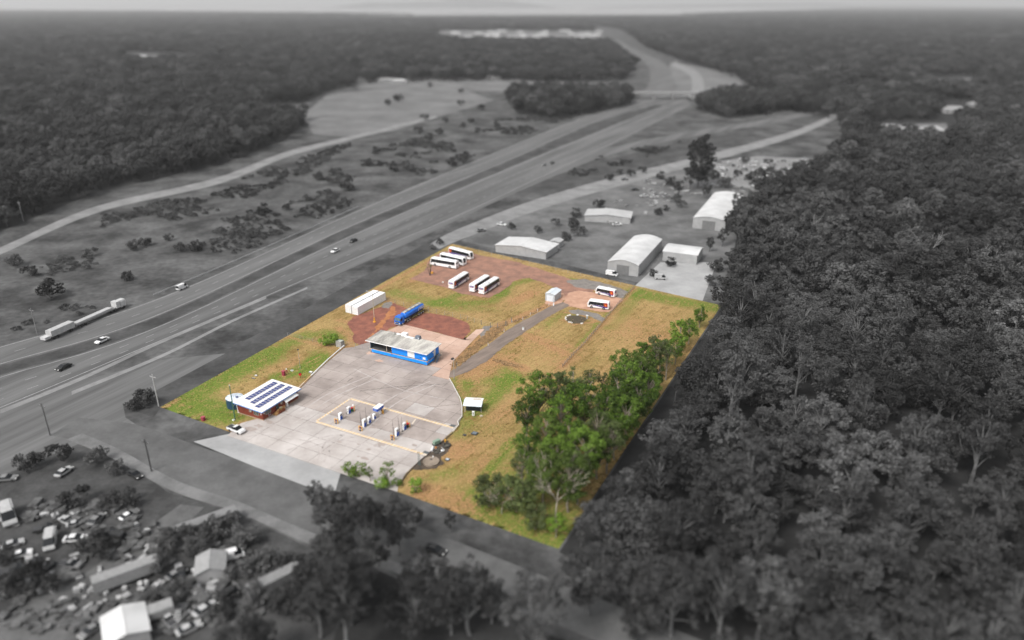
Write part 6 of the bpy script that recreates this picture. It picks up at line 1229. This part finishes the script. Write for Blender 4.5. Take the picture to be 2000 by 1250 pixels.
t = tag(MB().tube([tuple(P(861, 873, .3)), tuple(P(866, 876, .7)), tuple(P(864, 881, .15)), tuple(P(857, 886, .1))], .06).tube([tuple(P(846, 872, .3)), tuple(P(850, 878, .6)), tuple(P(856, 876, .3))], .05).build('bent_pipes', galv), 'tangle of bent grey pipes in the junk heap', 'pipes')
for lb, x, y, m_, s in (('white drum lid lying right of the junk heap', 864.5, 880, white, .45), ('white bucket at the left end of the junk heap', 843.5, 881, white, .3), ('orange rusty drum in the junk heap', 851.5, 877, mat('rust_orange', (.42, .19, .07), rough=.8), .3), ('second white bucket left in the junk heap', 845, 877, white, .25), ('yellow can on the big tractor tyre', 869.8, 865, yel, .2)):
    c = P(x, y); h = .12 if 'lid' in lb else .55; t = thing('drum', lb, 'drum', (c.x, c.y, .02 if 'yellow' not in lb else .35)); MB().cyl((0, 0, 0), (0, 0, h), s, s * .95, 14).build('shell', m_, t); MB().cyl((0, 0, h), (0, 0, h + .03), s * .7, None, 12).build('top', m_, t)
# rubble on the bank beside the driveway and in the drain
rockm = mat('bank_rock', (.30, .18, .085), (.13, .085, .045), scale=0.7, rough=.95, var=.35)
def rubble(name, px, n, smin, smax, wid, label):
    pts = [P(*q) for q in px]; mb = MB(); rr = random.Random(n)
    for k in range(n):
        u = rr.random() * (len(pts) - 1); i = int(u); q = pts[i].lerp(pts[i + 1], u - i); d = (pts[i + 1] - pts[i]).normalized(); q = q + Vector((-d.y, d.x, 0)) * rr.uniform(-wid, wid); s = rr.uniform(smin, smax)
        mb.loft([[(q.x + math.cos(a) * r * s * rr.uniform(.7, 1.2), q.y + math.sin(a) * r * s * rr.uniform(.7, 1.2), z * s) for a in np.linspace(0, 6.28, 6, endpoint=False)] for r, z in ((1, 0), (.95, .45), (.45, .8))])
    o = mb.build(name, rockm); o['kind'] = 'stuff'; o['label'] = label; o['category'] = 'rubble'
rubble('bank_rubble', [(888, 714), (915, 690), (950, 660), (985, 638)], 260, .12, .42, 1.6, 'brown rubble and dry clods heaped along the driveway bank')
rubble('drain_rubble', [(964, 703), (990, 710), (1018, 717)], 90, .12, .38, .8, 'reddish rubble in the short drain below the paddock')
rubble('bank_rubble', [(1000, 630), (1030, 618), (1062, 600)], 80, .1, .3, .6, 'dry clods along the upper driveway bank')

# ---- small tree and hanging sign by the buses
c = P(840, 538); t = thing('small_tree', 'small dark multi-stemmed tree in front of the white coaches', 'tree', (c.x, c.y, -.02)); mb = MB()
for a, b, h in ((-.9, .2, 3.6), (.15, 0, 4.4), (.5, .3, 4.0)): mb.cyl((0, 0, -.1), (a * .6, b, h * .5), .16, .11, 6, False); mb.cyl((a * .6, b, h * .5), (a, b * 1.5, h), .11, .05, 6, False)
mb.build('trunk', mat('dark_bark', (.075, .055, .045), (.05, .04, .035), scale=2, rough=.9), t)
V, F = leaves([((-.9, .2, 3.4), .6), ((.2, 0, 4.4), .9), ((.5, .4, 4.0), .7), ((0, .3, 3.6), .7), ((-.3, -.2, 4.3), .7)], 55, .16, np.random.RandomState(8)); link('crown', fast_mesh('crown', V, F, leaf_olive), t)
c = P(844, 534); t = thing('yellow_float', 'small round yellow drum beside the small multi-stemmed tree', 'drum', (c.x, c.y, 0)); MB().cyl((0, 0, 0), (0, 0, .7), .45, .4, 14).build('shell', yel, t); MB().cyl((0, 0, .7), (0, 0, .75), .3, None, 12).build('top', orangel, t)
c = P(865, 552); t = tag(MB().loft([[(math.cos(a) * r, math.sin(a) * r, z) for a in np.linspace(0, 6.28, 8, endpoint=False)] for r, z in ((.35, 0), (.38, .25), (.2, .45))]).build('white_stone', wst), 'single white stone on the gravel left of the lone coach', 'stone'); t.location = (c.x, c.y, .0)

# ------------------------------------------------------------------ cars (profile lofted across the width)
def car_meshes(kind, bodym):
    if kind == 'ute': prof = [(-2.6, .45), (-2.62, 1.0), (-.55, 1.02), (1.0, 1.05), (2.35, .92), (2.55, .6), (2.5, .4)]; cab = [(-.6, 1.0), (-.35, 1.62), (.55, 1.65), (1.35, 1.04)]; L = 5.1
    elif kind == 'van': prof = [(-2.4, .45), (-2.45, 1.1), (1.35, 1.1), (2.2, 1.0), (2.4, .6), (2.35, .4)]; cab = [(-2.42, 1.08), (-2.35, 1.98), (1.05, 1.98), (1.9, 1.06)]; L = 4.8
    else: prof = [(-2.25, .5), (-2.3, .92), (-1.5, 1.0), (1.0, .98), (2.1, .82), (2.3, .55), (2.25, .38)]; cab = [(-1.75, .98), (-1.1, 1.42), (.25, 1.45), (1.15, .98)]; L = 4.6
    W = .88
    body = MB().loft([[(x * .98, s * W * k, z if z < .6 else z - (1 - k) * .2) for x, z in prof] for s, k in ((-1, .93), (-1, 1), (1, 1), (1, .93))])
    gl = MB().loft([[(x, s * (W - .03 - .16 * (z > 1.2)), z) for x, z in cab] for s in (-1, 1)])
    rf = MB().hexa([(cab[1][0] + .02, -W + .20, cab[1][1] - .02), (cab[2][0] - .02, -W + .20, cab[2][1] - .02), (cab[2][0] - .02, W - .20, cab[2][1] - .02), (cab[1][0] + .02, W - .20, cab[1][1] - .02)], [(cab[1][0] + .08, -W + .25, cab[1][1] + .05), (cab[2][0] - .08, -W + .25, cab[2][1] + .05), (cab[2][0] - .08, W - .25, cab[2][1] + .05), (cab[1][0] + .08, W - .25, cab[1][1] + .05)])
    parts = [('body', body.mesh('body', bodym)), ('glasshouse', gl.mesh('glasshouse', glass)), ('roof', rf.mesh('roof', bodym))]
    if kind == 'van':   # panel sides
        parts.append(('side_panel', MB().box(-2.36, .4, -W + .015, W - .015, 1.1, 1.9).mesh('side_panel', bodym)))
    if kind == 'ute': parts.append(('tray', MB().box(-2.5, -.7, -W + .12, W - .12, .9, 1.035).mesh('tray', dark)))
    for s in (-1, 1):
        for x in (1.42, -1.4 if kind != 'ute' else -1.5): parts.append(('wheel', MB().cyl((x, s * (W - .2), .33), (x, s * (W + .01), .33), .33, None, 12).mesh('wheel', rubber)))
        parts.append(('headlight', MB().box(2.1, 2.3, s * .6 - .18, s * .6 + .18, .62, .78).mesh('headlight', lampw))); parts.append(('tail_light', MB().box(-2.62 if kind == 'ute' else (-2.47 if kind == 'van' else -2.32), -2.2, s * .68 - .12, s * .68 + .12, .7, .88).mesh('tail_light', grey(.09))))
    return parts
CARS = {}
gw, gl_, gm_, gd = grey(.75, rough=.35), grey(.42, rough=.35), grey(.2, rough=.4), grey(.03, rough=.35)
for kd in ('car', 'ute', 'van'):
    for nm, m_ in (('white', gw), ('silver', gl_), ('grey', gm_), ('black', gd)): CARS[kd, nm] = car_meshes(kd, m_)
def place_car(kd, cl, x, y, ang, label, group=None, z=-.055, name=None, sc=1.0):
    c = P(x, y); t = thing(name or {'car': 'parked_car', 'ute': 'pickup', 'van': 'van'}[kd], label, {'car': 'car', 'ute': 'pickup', 'van': 'van'}[kd], (c.x, c.y, z), ang, group, sc)
    for n, me in CARS[kd, cl]: link(n, me, t)
    return t
ALONG = A1 + math.pi / 2
place_car('ute', 'white', 462, 843, A1 - .05, 'white pickup parked at the front lot edge below the office', z=.05)
def hw_ang(x, y):
    a, b = P(x - 30, y + 14), P(x + 30, y - 14); return math.atan2(b.y - a.y, b.x - a.x)
for kd, cl, x, y, rev, lb in (('van', 'white', 356, 564, 0, 'white van driving on the far highway carriageway'), ('car', 'white', 200, 668, 1, 'white car on the near carriageway left of the lot'), ('car', 'black', 125, 720, 1, 'dark car on the near carriageway closest to the left edge'), ('car', 'white', 655, 492, 1, 'white car on the near carriageway above the lot'), ('car', 'black', 690, 472, 1, 'dark car just ahead of the white car above the lot'), ('car', 'black', 1078, 320, 1, 'dark car far up the highway near the ramp'), ('car', 'grey', 1062, 324, 1, 'grey car just behind the dark car near the ramp')):
    place_car(kd, cl, x, y, hw_ang(x, y) + (math.pi if rev else 0), lb, None, -.055, 'highway_car' if kd == 'car' else None)
# semi with two flat trailers on the far carriageway
def make_roadtrain():
    a, b = P(96, 664), P(243, 598); d = (b - a).normalized(); t = thing('road_train', 'long pale truck with low trailer on the far carriageway at left', 'truck', (a.x, a.y, -.055), math.atan2(d.y, d.x)); L = (b - a).length
    wm = grey(.5, 'truck_pale', rough=.5)
    MB().loft([[(x, y * w, z) for y, z in ((-1.2, .7), (-1.2, 2.6), (-.9, 3.1), (.9, 3.1), (1.2, 2.6), (1.2, .7))] for x, w in ((L - 2.4, 1), (L - .5, 1), (L - .1, .92))]).build('cab', wm, t)
    MB().hexa([(L - .14, -1.0, 1.8), (L - .07, -1.0, 1.8), (L - .07, 1.0, 1.8), (L - .14, 1.0, 1.8)], [(L - .16, -.9, 2.6), (L - .09, -.9, 2.6), (L - .09, .9, 2.6), (L - .16, .9, 2.6)]).build('windscreen', glass, t)
    MB().box(L - 4.2, L - 2.6, -1.2, 1.2, 1.0, 3.2).build('sleeper', wm, t)
    MB().box(9.5, L - 4.5, -1.22, 1.22, 1.05, 1.4).build('flat_trailer', gm_, t)
    MB().box(9.8, L - 6, -1.0, 1.0, 1.4, 1.9).build('flat_load', gl_, t)
    MB().box(.3, 9.0, -1.22, 1.22, 1.1, 3.0).build('rear_trailer', grey(.42, 'truck_light', rough=.5), t); MB().box(-2.0, .0, -1.1, 1.1, .9, 1.7).build('dolly', grey(.5), t)
    MB().box(0, L - .8, -.4, .4, .7, 1.0).build('chassis', dark, t)
    for x in (L - 1.2, L - 5, L - 6.3, 13, 11.6, 7.5, 2.6, 1.3):
        for s in (-1, 1): MB().cyl((x, s * .85, .5), (x, s * 1.2, .5), .5, None, 14).build('wheel', rubber, t)
make_roadtrain()
place_car('car', 'black', 850, 1078, -.45, 'dark car on the side-road verge under the trees', z=-.05)

# wrecking yard vehicles at lower left
WR = [('van', 'silver', 18, 1014, -.9, 1.7, 'big pale van at the left picture edge in the wrecking yard'), ('car', 'silver', 26, 1066, .6, 1.0, 'silver car below the big pale van'), ('car', 'white', 42, 1086, .5, 1.0, 'white car lowest of the two below the big pale van'), ('van', 'silver', 100, 1062, -1.15, 1.35, 'long pale box van standing nose down in the yard centre-left'), ('car', 'white', 148, 1056, .15, 1.1, 'white car right of the long box van'), ('car', 'silver', 149, 1026, .3, .9, 'silver car above the white car beside the box van'), ('car', 'white', 252, 1010, 1.0, .95, 'white car beside the dirt track top'),
      ('car', 'grey', 14, 938, .2, 1.1, 'grey car at the upper left edge of the wrecking yard'), ('car', 'silver', 126, 925, 1.3, 1.1, 'lone silver car on the grass above the wrecking yard'), ('car', 'black', 264, 930, -.6, 1.1, 'dark car near the side-road bend above the yard'), ('van', 'white', 454, 1090, .5, 1.15, 'bright white van among the scrub right of the track'), ('car', 'silver', 402, 1194, .9, 1.15, 'silver car low in the yard right of the track'), ('car', 'silver', 370, 1232, .7, 1.1, 'silver car at the bottom edge right of the white-roofed shed'),
      ('car', 'silver', 626, 1170, .8, 1.0, 'pale car in the trees right of the long trailer'), ('car', 'grey', 190, 1018, 1.4, 1.1, 'grey car between the scrub above the track'), ('ute', 'black', 30, 1120, .4, 1.3, 'black pickup wreck left of the dirt track'), ('ute', 'black', 75, 1112, -.8, 1.2, 'black pickup wreck closer to the dirt track'), ('car', 'black', 215, 1045, .4, 1.0, 'dark wreck beside the dirt track scrub'), ('car', 'grey', 500, 1150, 1.0, 1.0, 'grey wreck below the long trailer'), ('car', 'grey', 345, 1125, .9, 1.0, 'grey wreck below the long container'), ('car', 'black', 330, 1050, .9, 1.0, 'dark wreck at the left of the upper container')]
for kd, cl, x, y, a, s, lb in WR: place_car(kd, cl, x, y, a, lb, 'vehicles in the wrecking yard', -.07, None, s * .86)
rw_ = random.Random(21)
for i in range(34):
    x, y = rw_.uniform(0, 560), rw_.uniform(1020, 1240)
    if abs((x - 240) + (y - 1110) * 1.6) < 95 or (x > 330 and y < 1060 + (x - 330) * .3): continue
    place_car(rw_.choice(['car', 'ute', 'van']), rw_.choice(['black', 'grey', 'grey', 'black', 'silver']), x, y, rw_.uniform(0, 6.28), 'half-hidden dark wreck among the scrub of the yard at lower left', 'dull wrecks in the scrub', -.07, 'wrecked_car', .88)
def box_unit(name, label, cat, x, y, L, W, H, ang, m, legs=False):
    c = P(x, y); t = thing(name, label, cat, (c.x, c.y, -.07), ang); z0 = .9 if legs else .05
    MB().box(-L / 2, L / 2, -W / 2, W / 2, z0, H).build('box_body', m, t)
    for a in (-L / 2, L / 2 - .12):
        for b in (-W / 2 - .02, W / 2 - .1): MB().box(a - .01, a + .13, b, b + .12, z0 - .03, H + .03).build('corner_post', m, t)
    MB().box(L / 2 + .005, L / 2 + .05, -W / 2 + .15, W / 2 - .15, z0 + .1, H - .1).build('door', m, t)
    if legs:
        for xx in (-L * .35, -L * .25, L * .3):
            for s in (-1, 1): MB().cyl((xx, s * (W / 2 - .3), .5), (xx, s * W / 2, .5), .5, None, 12).build('wheel', rubber, t)
    return t
box_unit('container', 'long grey container beside the top of the dirt track', 'container', 405, 1032, 12.2, 2.4, 2.6, .62, gm_); box_unit('box_trailer', 'pale box trailer along the lower dirt track', 'trailer', 250, 1136, 11, 2.4, 3.2, .60, grey(.26), True); box_unit('box_trailer', 'grey box trailer among trees at bottom centre', 'trailer', 538, 1150, 10, 2.4, 3.0, .72, grey(.22), True); box_unit('box_trailer', 'low pale trailer at the bottom edge beside the white-roofed shed', 'trailer', 292, 1212, 8, 2.4, 2.4, .55, grey(.28), True)

# ------------------------------------------------------------------ sheds and houses outside
swall = grey(.34, 'shed_wall_grey', scale=.4, rough=.6); swroof = mat('bright_shed_roof', (.56, .56, .56), (.44, .44, .44), scale=.15, rough=.6); swroof2 = mat('pale_shed_roof_grey', (.44, .44, .44), (.36, .36, .36), scale=.2, rough=.6)
def arched_shed(name, label, near, L, W, H, rise, rz, roofm=swroof, door=True):
    c = P(*near); t = thing(name, label, 'shed', (c.x, c.y, -.06), rz); n = 10
    arc = [(W * k / n, H + rise * math.sin(math.pi * k / n)) for k in range(n + 1)]
    MB().loft([[(x, y, z) for x, z in [(0, 0)] + arc + [(W, 0)]] for y in (0, L)]).build('wall', swall, t)
    MB().loft([[(x, y, z + .04) for x, z in arc] + [(x, y, z + .14) for x, z in arc[::-1]] for y in (-.3, L + .3)]).build('roof', roofm, t)
    rb = MB()
    for k in range(int(L / 1.5)):
        y = .5 + k * 1.5
        for (xa, za), (xb, zb) in zip(arc[:-1], arc[1:]): rb.hexa([(xa, y, za + .14), (xb, y, zb + .14), (xb, y + .12, zb + .14), (xa, y + .12, za + .14)], [(xa, y, za + .19), (xb, y, zb + .19), (xb, y + .12, zb + .19), (xa, y + .12, za + .19)])
    o = rb.build('roof_ribs', roofm, t); o['kind'] = 'stuff'
    if door: MB().box(W * .3, W * .7, -.08, -.002, 0, H * .85).build('roller_door', grey(.16), t)
    return t
arched_shed('arched_shed', 'large bright white arched shed next to the top right of the lot', (1186, 532), 38, 12.5, 4.6, 1.4, A1 + .05)
wg = arched_shed('arched_shed', 'side wing of the arched shed, bright roof at right angles to it', (1340, 468), 14, 12, 4.0, .8, A1 + .05 - math.pi / 2, swroof)
wg.location = P(1186, 532) + E1 * 14.6 + E2 * 36.5; wg.location.z = -.06
arched_shed('arched_shed', 'long bright white shed furthest right, up against the forest', (1352, 445), 56, 15, 5.0, 1.2, A1 + .05)
o = shed('storage_shed', 'white-roofed shed close behind the top edge of the lot', (968, 492), 13, 23.5, 3.2, 1.2, swall, swroof, rz=A1 + .02, ribs=False, z=-.06, eave=.4)
shed('storage_shed', 'pale shed with low roof behind the parked cars of the shed yard', (1142, 432), 12, 22, 3.0, 1.0, swall, swroof2, rz=A1 + .25, ribs=False, z=-.06, eave=.4)
shed('storage_shed', 'small bright-roofed shed beside the storage yard', (1470, 374), 9, 11, 3.0, .8, swall, swroof, rz=A1 + .35, ribs=False, z=-.06, eave=.3)
shed('storage_shed', 'little pale hut right of the white-roofed shed', (1073, 482), 5, 4.5, 2.6, .6, swall, swroof2, rz=A1, ribs=False, z=-.06, eave=.2)
shed('storage_shed', 'white-roofed shed cut by the bottom edge at lower left', (212, 1284), 7, 6.5, 2.6, .9, swall, swroof, rz=.55, ribs=False, z=-.07, eave=.3)
shed('storage_shed', 'small grey-roofed shelter in the middle of the wrecking yard', (385, 1142), 5, 5, 2.4, 1.0, swall, grey(.3), rz=.3, ribs=False, z=-.07, eave=.3)
for i, (kd, cl, x, y, a, lb) in enumerate((('van', 'white', 1195, 538, A1, 'white van in front of the large arched shed'), ('van', 'silver', 1290, 545, A1 + .3, 'silver van on the pale apron right of the arched shed'), ('car', 'white', 1258, 384, .4, 'white car leftmost in the shed-yard row'), ('car', 'white', 1278, 386, .3, 'second white car in the shed-yard row'), ('car', 'silver', 1300, 384, .5, 'third car, silver, in the shed-yard row'), ('car', 'black', 1240, 372, .3, 'dark car behind the shed-yard row'), ('car', 'silver', 1265, 355, .3, 'silver car on the frontage road side of the shed yard'), ('car', 'white', 1205, 440, .2, 'white car before the low pale shed'), ('car', 'grey', 1220, 352, .3, 'grey car at the left of the shed-yard entrance'), ('car', 'white', 980, 440, -.5, 'white car on the grass behind the top corner of the lot'), ('car', 'grey', 940, 452, .5, 'grey car by the frontage road near the top corner'))):
    place_car(kd, cl, x, y, a, lb, None, -.062)
rr = random.Random(11); k = 0
for row in range(5):
    for col in range(9):
        x, y = 1405 + col * 21 + rr.uniform(-4, 4) + row * 3, 318 + row * 9 + rr.uniform(-2, 2) - col * .5
        if rr.random() < .25 or (x > 1560 and row > 3): continue
        place_car(rr.choice(['car', 'car', 'van']), rr.choice(['white', 'white', 'silver', 'grey']), x, y, rr.choice([A1, A1 + .2, .3, 1.2]), 'pale vehicle in the crowded storage yard behind the long shed', 'vehicles in the storage yard', -.055, 'stored_vehicle')
def house(label, x, y, L, W, rz, roofm, H=2.8):
    c = P(x, y); t = thing('house', label, 'house', (c.x, c.y, -.06), rz)
    MB().box(-L / 2, L / 2, -W / 2, W / 2, 0, H).build('wall', grey(.32, 'house_wall', rough=.8), t)
    e = .6; r = W * .28
    MB().hexa([(-L / 2 - e, -W / 2 - e, H), (L / 2 + e, -W / 2 - e, H), (L / 2 + e, W / 2 + e, H), (-L / 2 - e, W / 2 + e, H)], [(-L / 2 + W * .4, -.1, H + r), (L / 2 - W * .4, -.1, H + r), (L / 2 - W * .4, .1, H + r), (-L / 2 + W * .4, .1, H + r)]).build('roof', roofm, t)
    for k in (-.3, .05, .32): MB().box(L * k - .8, L * k + .8, -W / 2 - .05, -W / 2 - .002, 1.0, 2.2).build('window', glass, t)
    MB().box(-L * .13, -L * .13 + 1.0, -W / 2 - .06, -W / 2 - .002, 0, 2.1).build('door', grey(.12), t)
hr, hl = grey(.36, 'house_roof_pale', rough=.6), grey(.24, 'house_roof_mid', rough=.6)
HS = [(1130, 150, 26, 14, .1, hl, 'large pale farmhouse left of the bridge'), (1172, 152, 18, 11, .2, hl, 'smaller pale house just left of the bridge approach'), (1090, 148, 14, 9, 0, hl, 'leftmost small house of the group by the bridge'), (250, 112, 24, 14, .1, hr, 'leftmost pale-roofed house in the left forest'), (276, 113, 22, 12, .2, hr, 'second pale-roofed house in the left forest'), (300, 116, 22, 12, 0, hl, 'third pale house in the left forest'), (330, 119, 26, 14, .1, hl, 'rightmost house of the row in the left forest'), (446, 113, 22, 14, .1, hr, 'lone pale-roofed house in the left forest'),
      (1735, 254, 18, 9, .0, hr, 'leftmost white-roofed house in the right forest'), (1768, 258, 16, 9, .1, hr, 'middle white-roofed house in the right forest'), (1816, 260, 20, 11, .1, hr, 'white-roofed house nearest the tall pale house'), (1862, 220, 22, 14, -.3, hl, 'tall pale house in the right forest'), (1840, 164, 30, 12, .0, hl, 'long pale roof far in the right forest'), (1870, 162, 22, 12, .0, hl, 'second pale roof far in the right forest'), (1905, 208, 14, 10, .2, hl, 'small pale house right of the tall house'), (755, 160, 22, 10, .1, hl, 'pale shed at the top of the paddock'), (780, 162, 20, 10, 0, hr, 'white-roofed shed at the top of the paddock'), (965, 155, 20, 11, 0, hl, 'pale house right of the paddock'), (1640, 160, 24, 11, 0, hl, 'pale house beside the far right clearing')]
for x, y, L, W, a, m_, lb in HS: house(lb, x, y, L, W, a, m_)
for i in range(34):
    x = R.uniform(855, 1170); y = 62 + R.uniform(0, 14)
    house('tiny pale house in the far suburb strip below the horizon', x, y, 30, 16, R.uniform(-.4, .4), hr, 4); 
    [o for o in COL.objects if o.name.startswith('house') and o.parent is None][-1]['group'] = 'houses of the far suburb'

# ---- bridge over the highway
ba, bb = P(1228, 192), P(1400, 194); d = bb - ba; L = d.length; t = thing('road_bridge', 'concrete road bridge crossing over the highway', 'bridge', (ba.x, ba.y, -.06), math.atan2(d.y, d.x)); bm_ = grey(.3, 'bridge_concrete', rough=.9)
MB().box(-4, L + 4, -5, 5, 5.6, 6.4).build('deck', grey(.22, 'bridge_deck', rough=.9), t)
for s in (-1, 1): MB().box(-4, L + 4, s * 5 - .2, s * 5 + .2, 6.4, 7.4).build('parapet', bm_, t)
for k in (.0, .28, .5, .72, 1.0):
    MB().box(L * k - .6, L * k + .6, -4, 4, 0, 5.6).build('pier', bm_, t)
MB().hexa([(-40, -7, 0), (-3, -7, 0), (-3, 7, 0), (-40, 7, 0)], [(-38, -4.5, .4), (-4, -4.5, 5.9), (-4, 4.5, 5.9), (-38, 4.5, .4)]).build('embankment', gm, t); MB().hexa([(L + 3, -7, 0), (L + 45, -7, 0), (L + 45, 7, 0), (L + 3, 7, 0)], [(L + 4, -4.5, 5.9), (L + 42, -4.5, .4), (L + 42, 4.5, .4), (L + 4, 4.5, 5.9)]).build('embankment', gm, t)

# ---- poles outside
for lb, x, y, h, m_ in (('pale power pole at the left tip of the lot', 310, 793, 9.5, grey(.4)), ('dark power pole on the side-road shoulder', 296, 920, 8.5, grey(.05)), ('grey light pole beside the far carriageway at left', 74, 655, 9.5, grey(.2)), ('pale pole at the forest edge far left', 46, 432, 10, grey(.3)), ('thin pole on the left grass by the intersection', 98, 850, 9, grey(.1))):
    pole('power_pole', lb, (x, y), h, .17, m_, (('cross_arm', MB().box(-1.1, 1.1, -.06, .06, h - .9, h - .75), m_), ('insulator', MB().cyl((-.9, 0, h - .75), (-.9, 0, h - .5), .08).cyl((.9, 0, h - .75), (.9, 0, h - .5), .08), grey(.3))), z=-.06)
# roadside barrier of the far carriageway
ga = smooth_line(PX([(300, 578), (480, 502), (700, 405)]), 24); c = ga[0]; t = thing('guard_rail', 'long pale guard rail along the outer edge of the far carriageway', 'guard rail', (c.x, c.y, -.06))
for i, (a, b) in enumerate(zip(ga[:-1], ga[1:])):
    n_ = Vector((0, 0, 1)); p, q = a - c, b - c
    MB().hexa([p + Vector((-.04, 0, .45)), p + Vector((.04, 0, .45)), q + Vector((.04, 0, .45)), q + Vector((-.04, 0, .45))], [p + Vector((-.04, 0, .78)), p + Vector((.04, 0, .78)), q + Vector((.04, 0, .78)), q + Vector((-.04, 0, .78))]).build('rail', grey(.5), t)
    MB().box(p.x - .07, p.x + .07, p.y - .07, p.y + .07, 0, .7).build('post', grey(.3), t)

# scrap and stacked goods lying in the yards
def scrap(name, poly, n, m_, label, seed, smax=1.6):
    rr_ = random.Random(seed); pl = np.array(PX(poly)); lo, hi = pl.min(0), pl.max(0); mb = MB(); k = 0
    while k < n:
        x, y = rr_.uniform(lo[0], hi[0]), rr_.uniform(lo[1], hi[1])
        if sdf(np.array([x]), np.array([y]), pl)[0] > 0 or vnoise(np.array([x]), np.array([y]), 12, seed)[0] < .45: continue
        k += 1; a = rr_.uniform(0, 6.28); lx, ly, lz = rr_.uniform(.3, smax), rr_.uniform(.2, smax * .6), rr_.uniform(.1, .9); ca, sa = math.cos(a), math.sin(a); tl = rr_.uniform(-.25, .25)
        q = [(x + ca * u * lx - sa * v * ly, y + sa * u * lx + ca * v * ly, -.07 + max(0, tl * u * lx + .1)) for u, v in ((-1, -1), (1, -1), (1, 1), (-1, 1))]
        mb.hexa(q, [(c_[0], c_[1], c_[2] + lz) for c_ in q])
    o = mb.build(name, m_); o['kind'] = 'stuff'; o['label'] = label; o['category'] = 'scrap'
scrap('scrap_heap', [(0, 985), (240, 985), (330, 1040), (600, 1090), (560, 1230), (300, 1245), (0, 1230)], 420, mat('scrap_dark', (.13, .13, .13), (.03, .03, .03), scale=.5, rough=.8), 'dark scrap and panels heaped between the wrecks at lower left', 5)
scrap('scrap_heap', [(0, 1000), (180, 1000), (330, 1050), (560, 1120), (500, 1220), (0, 1200)], 90, mat('scrap_pale', (.45, .45, .45), (.2, .2, .2), scale=.5, rough=.7), 'pale sheets and boxes lying among the wrecks at lower left', 6, 1.1)
scrap('stacked_goods', [(1140, 400), (1330, 335), (1400, 320), (1620, 312), (1560, 356), (1340, 400), (1200, 445)], 160, mat('goods_grey', (.36, .36, .36), (.10, .10, .10), scale=.3, rough=.7), 'stacked goods and pallets in the shed and storage yards', 7, 2.2)

# ------------------------------------------------------------------ haze
hz = MB().box(-39000, 39000, -3900, 60000, -4, 320).build('haze', mat('tmp', (1, 1, 1)))
vm = bpy.data.materials.new('haze_air'); vm.use_nodes = True; vt = vm.node_tree; vt.nodes.remove(vt.nodes['Principled BSDF'])
pv = vt.nodes.new('ShaderNodeVolumePrincipled'); pv.inputs['Color'].default_value = (.92, .92, .92, 1); pv.inputs['Density'].default_value = 7.5e-5; pv.inputs['Anisotropy'].default_value = 0.2
vt.links.new(pv.outputs[0], vt.nodes['Material Output'].inputs['Volume'])
hz.data.materials.clear(); hz.data.materials.append(vm); struct(hz, 'stuff')
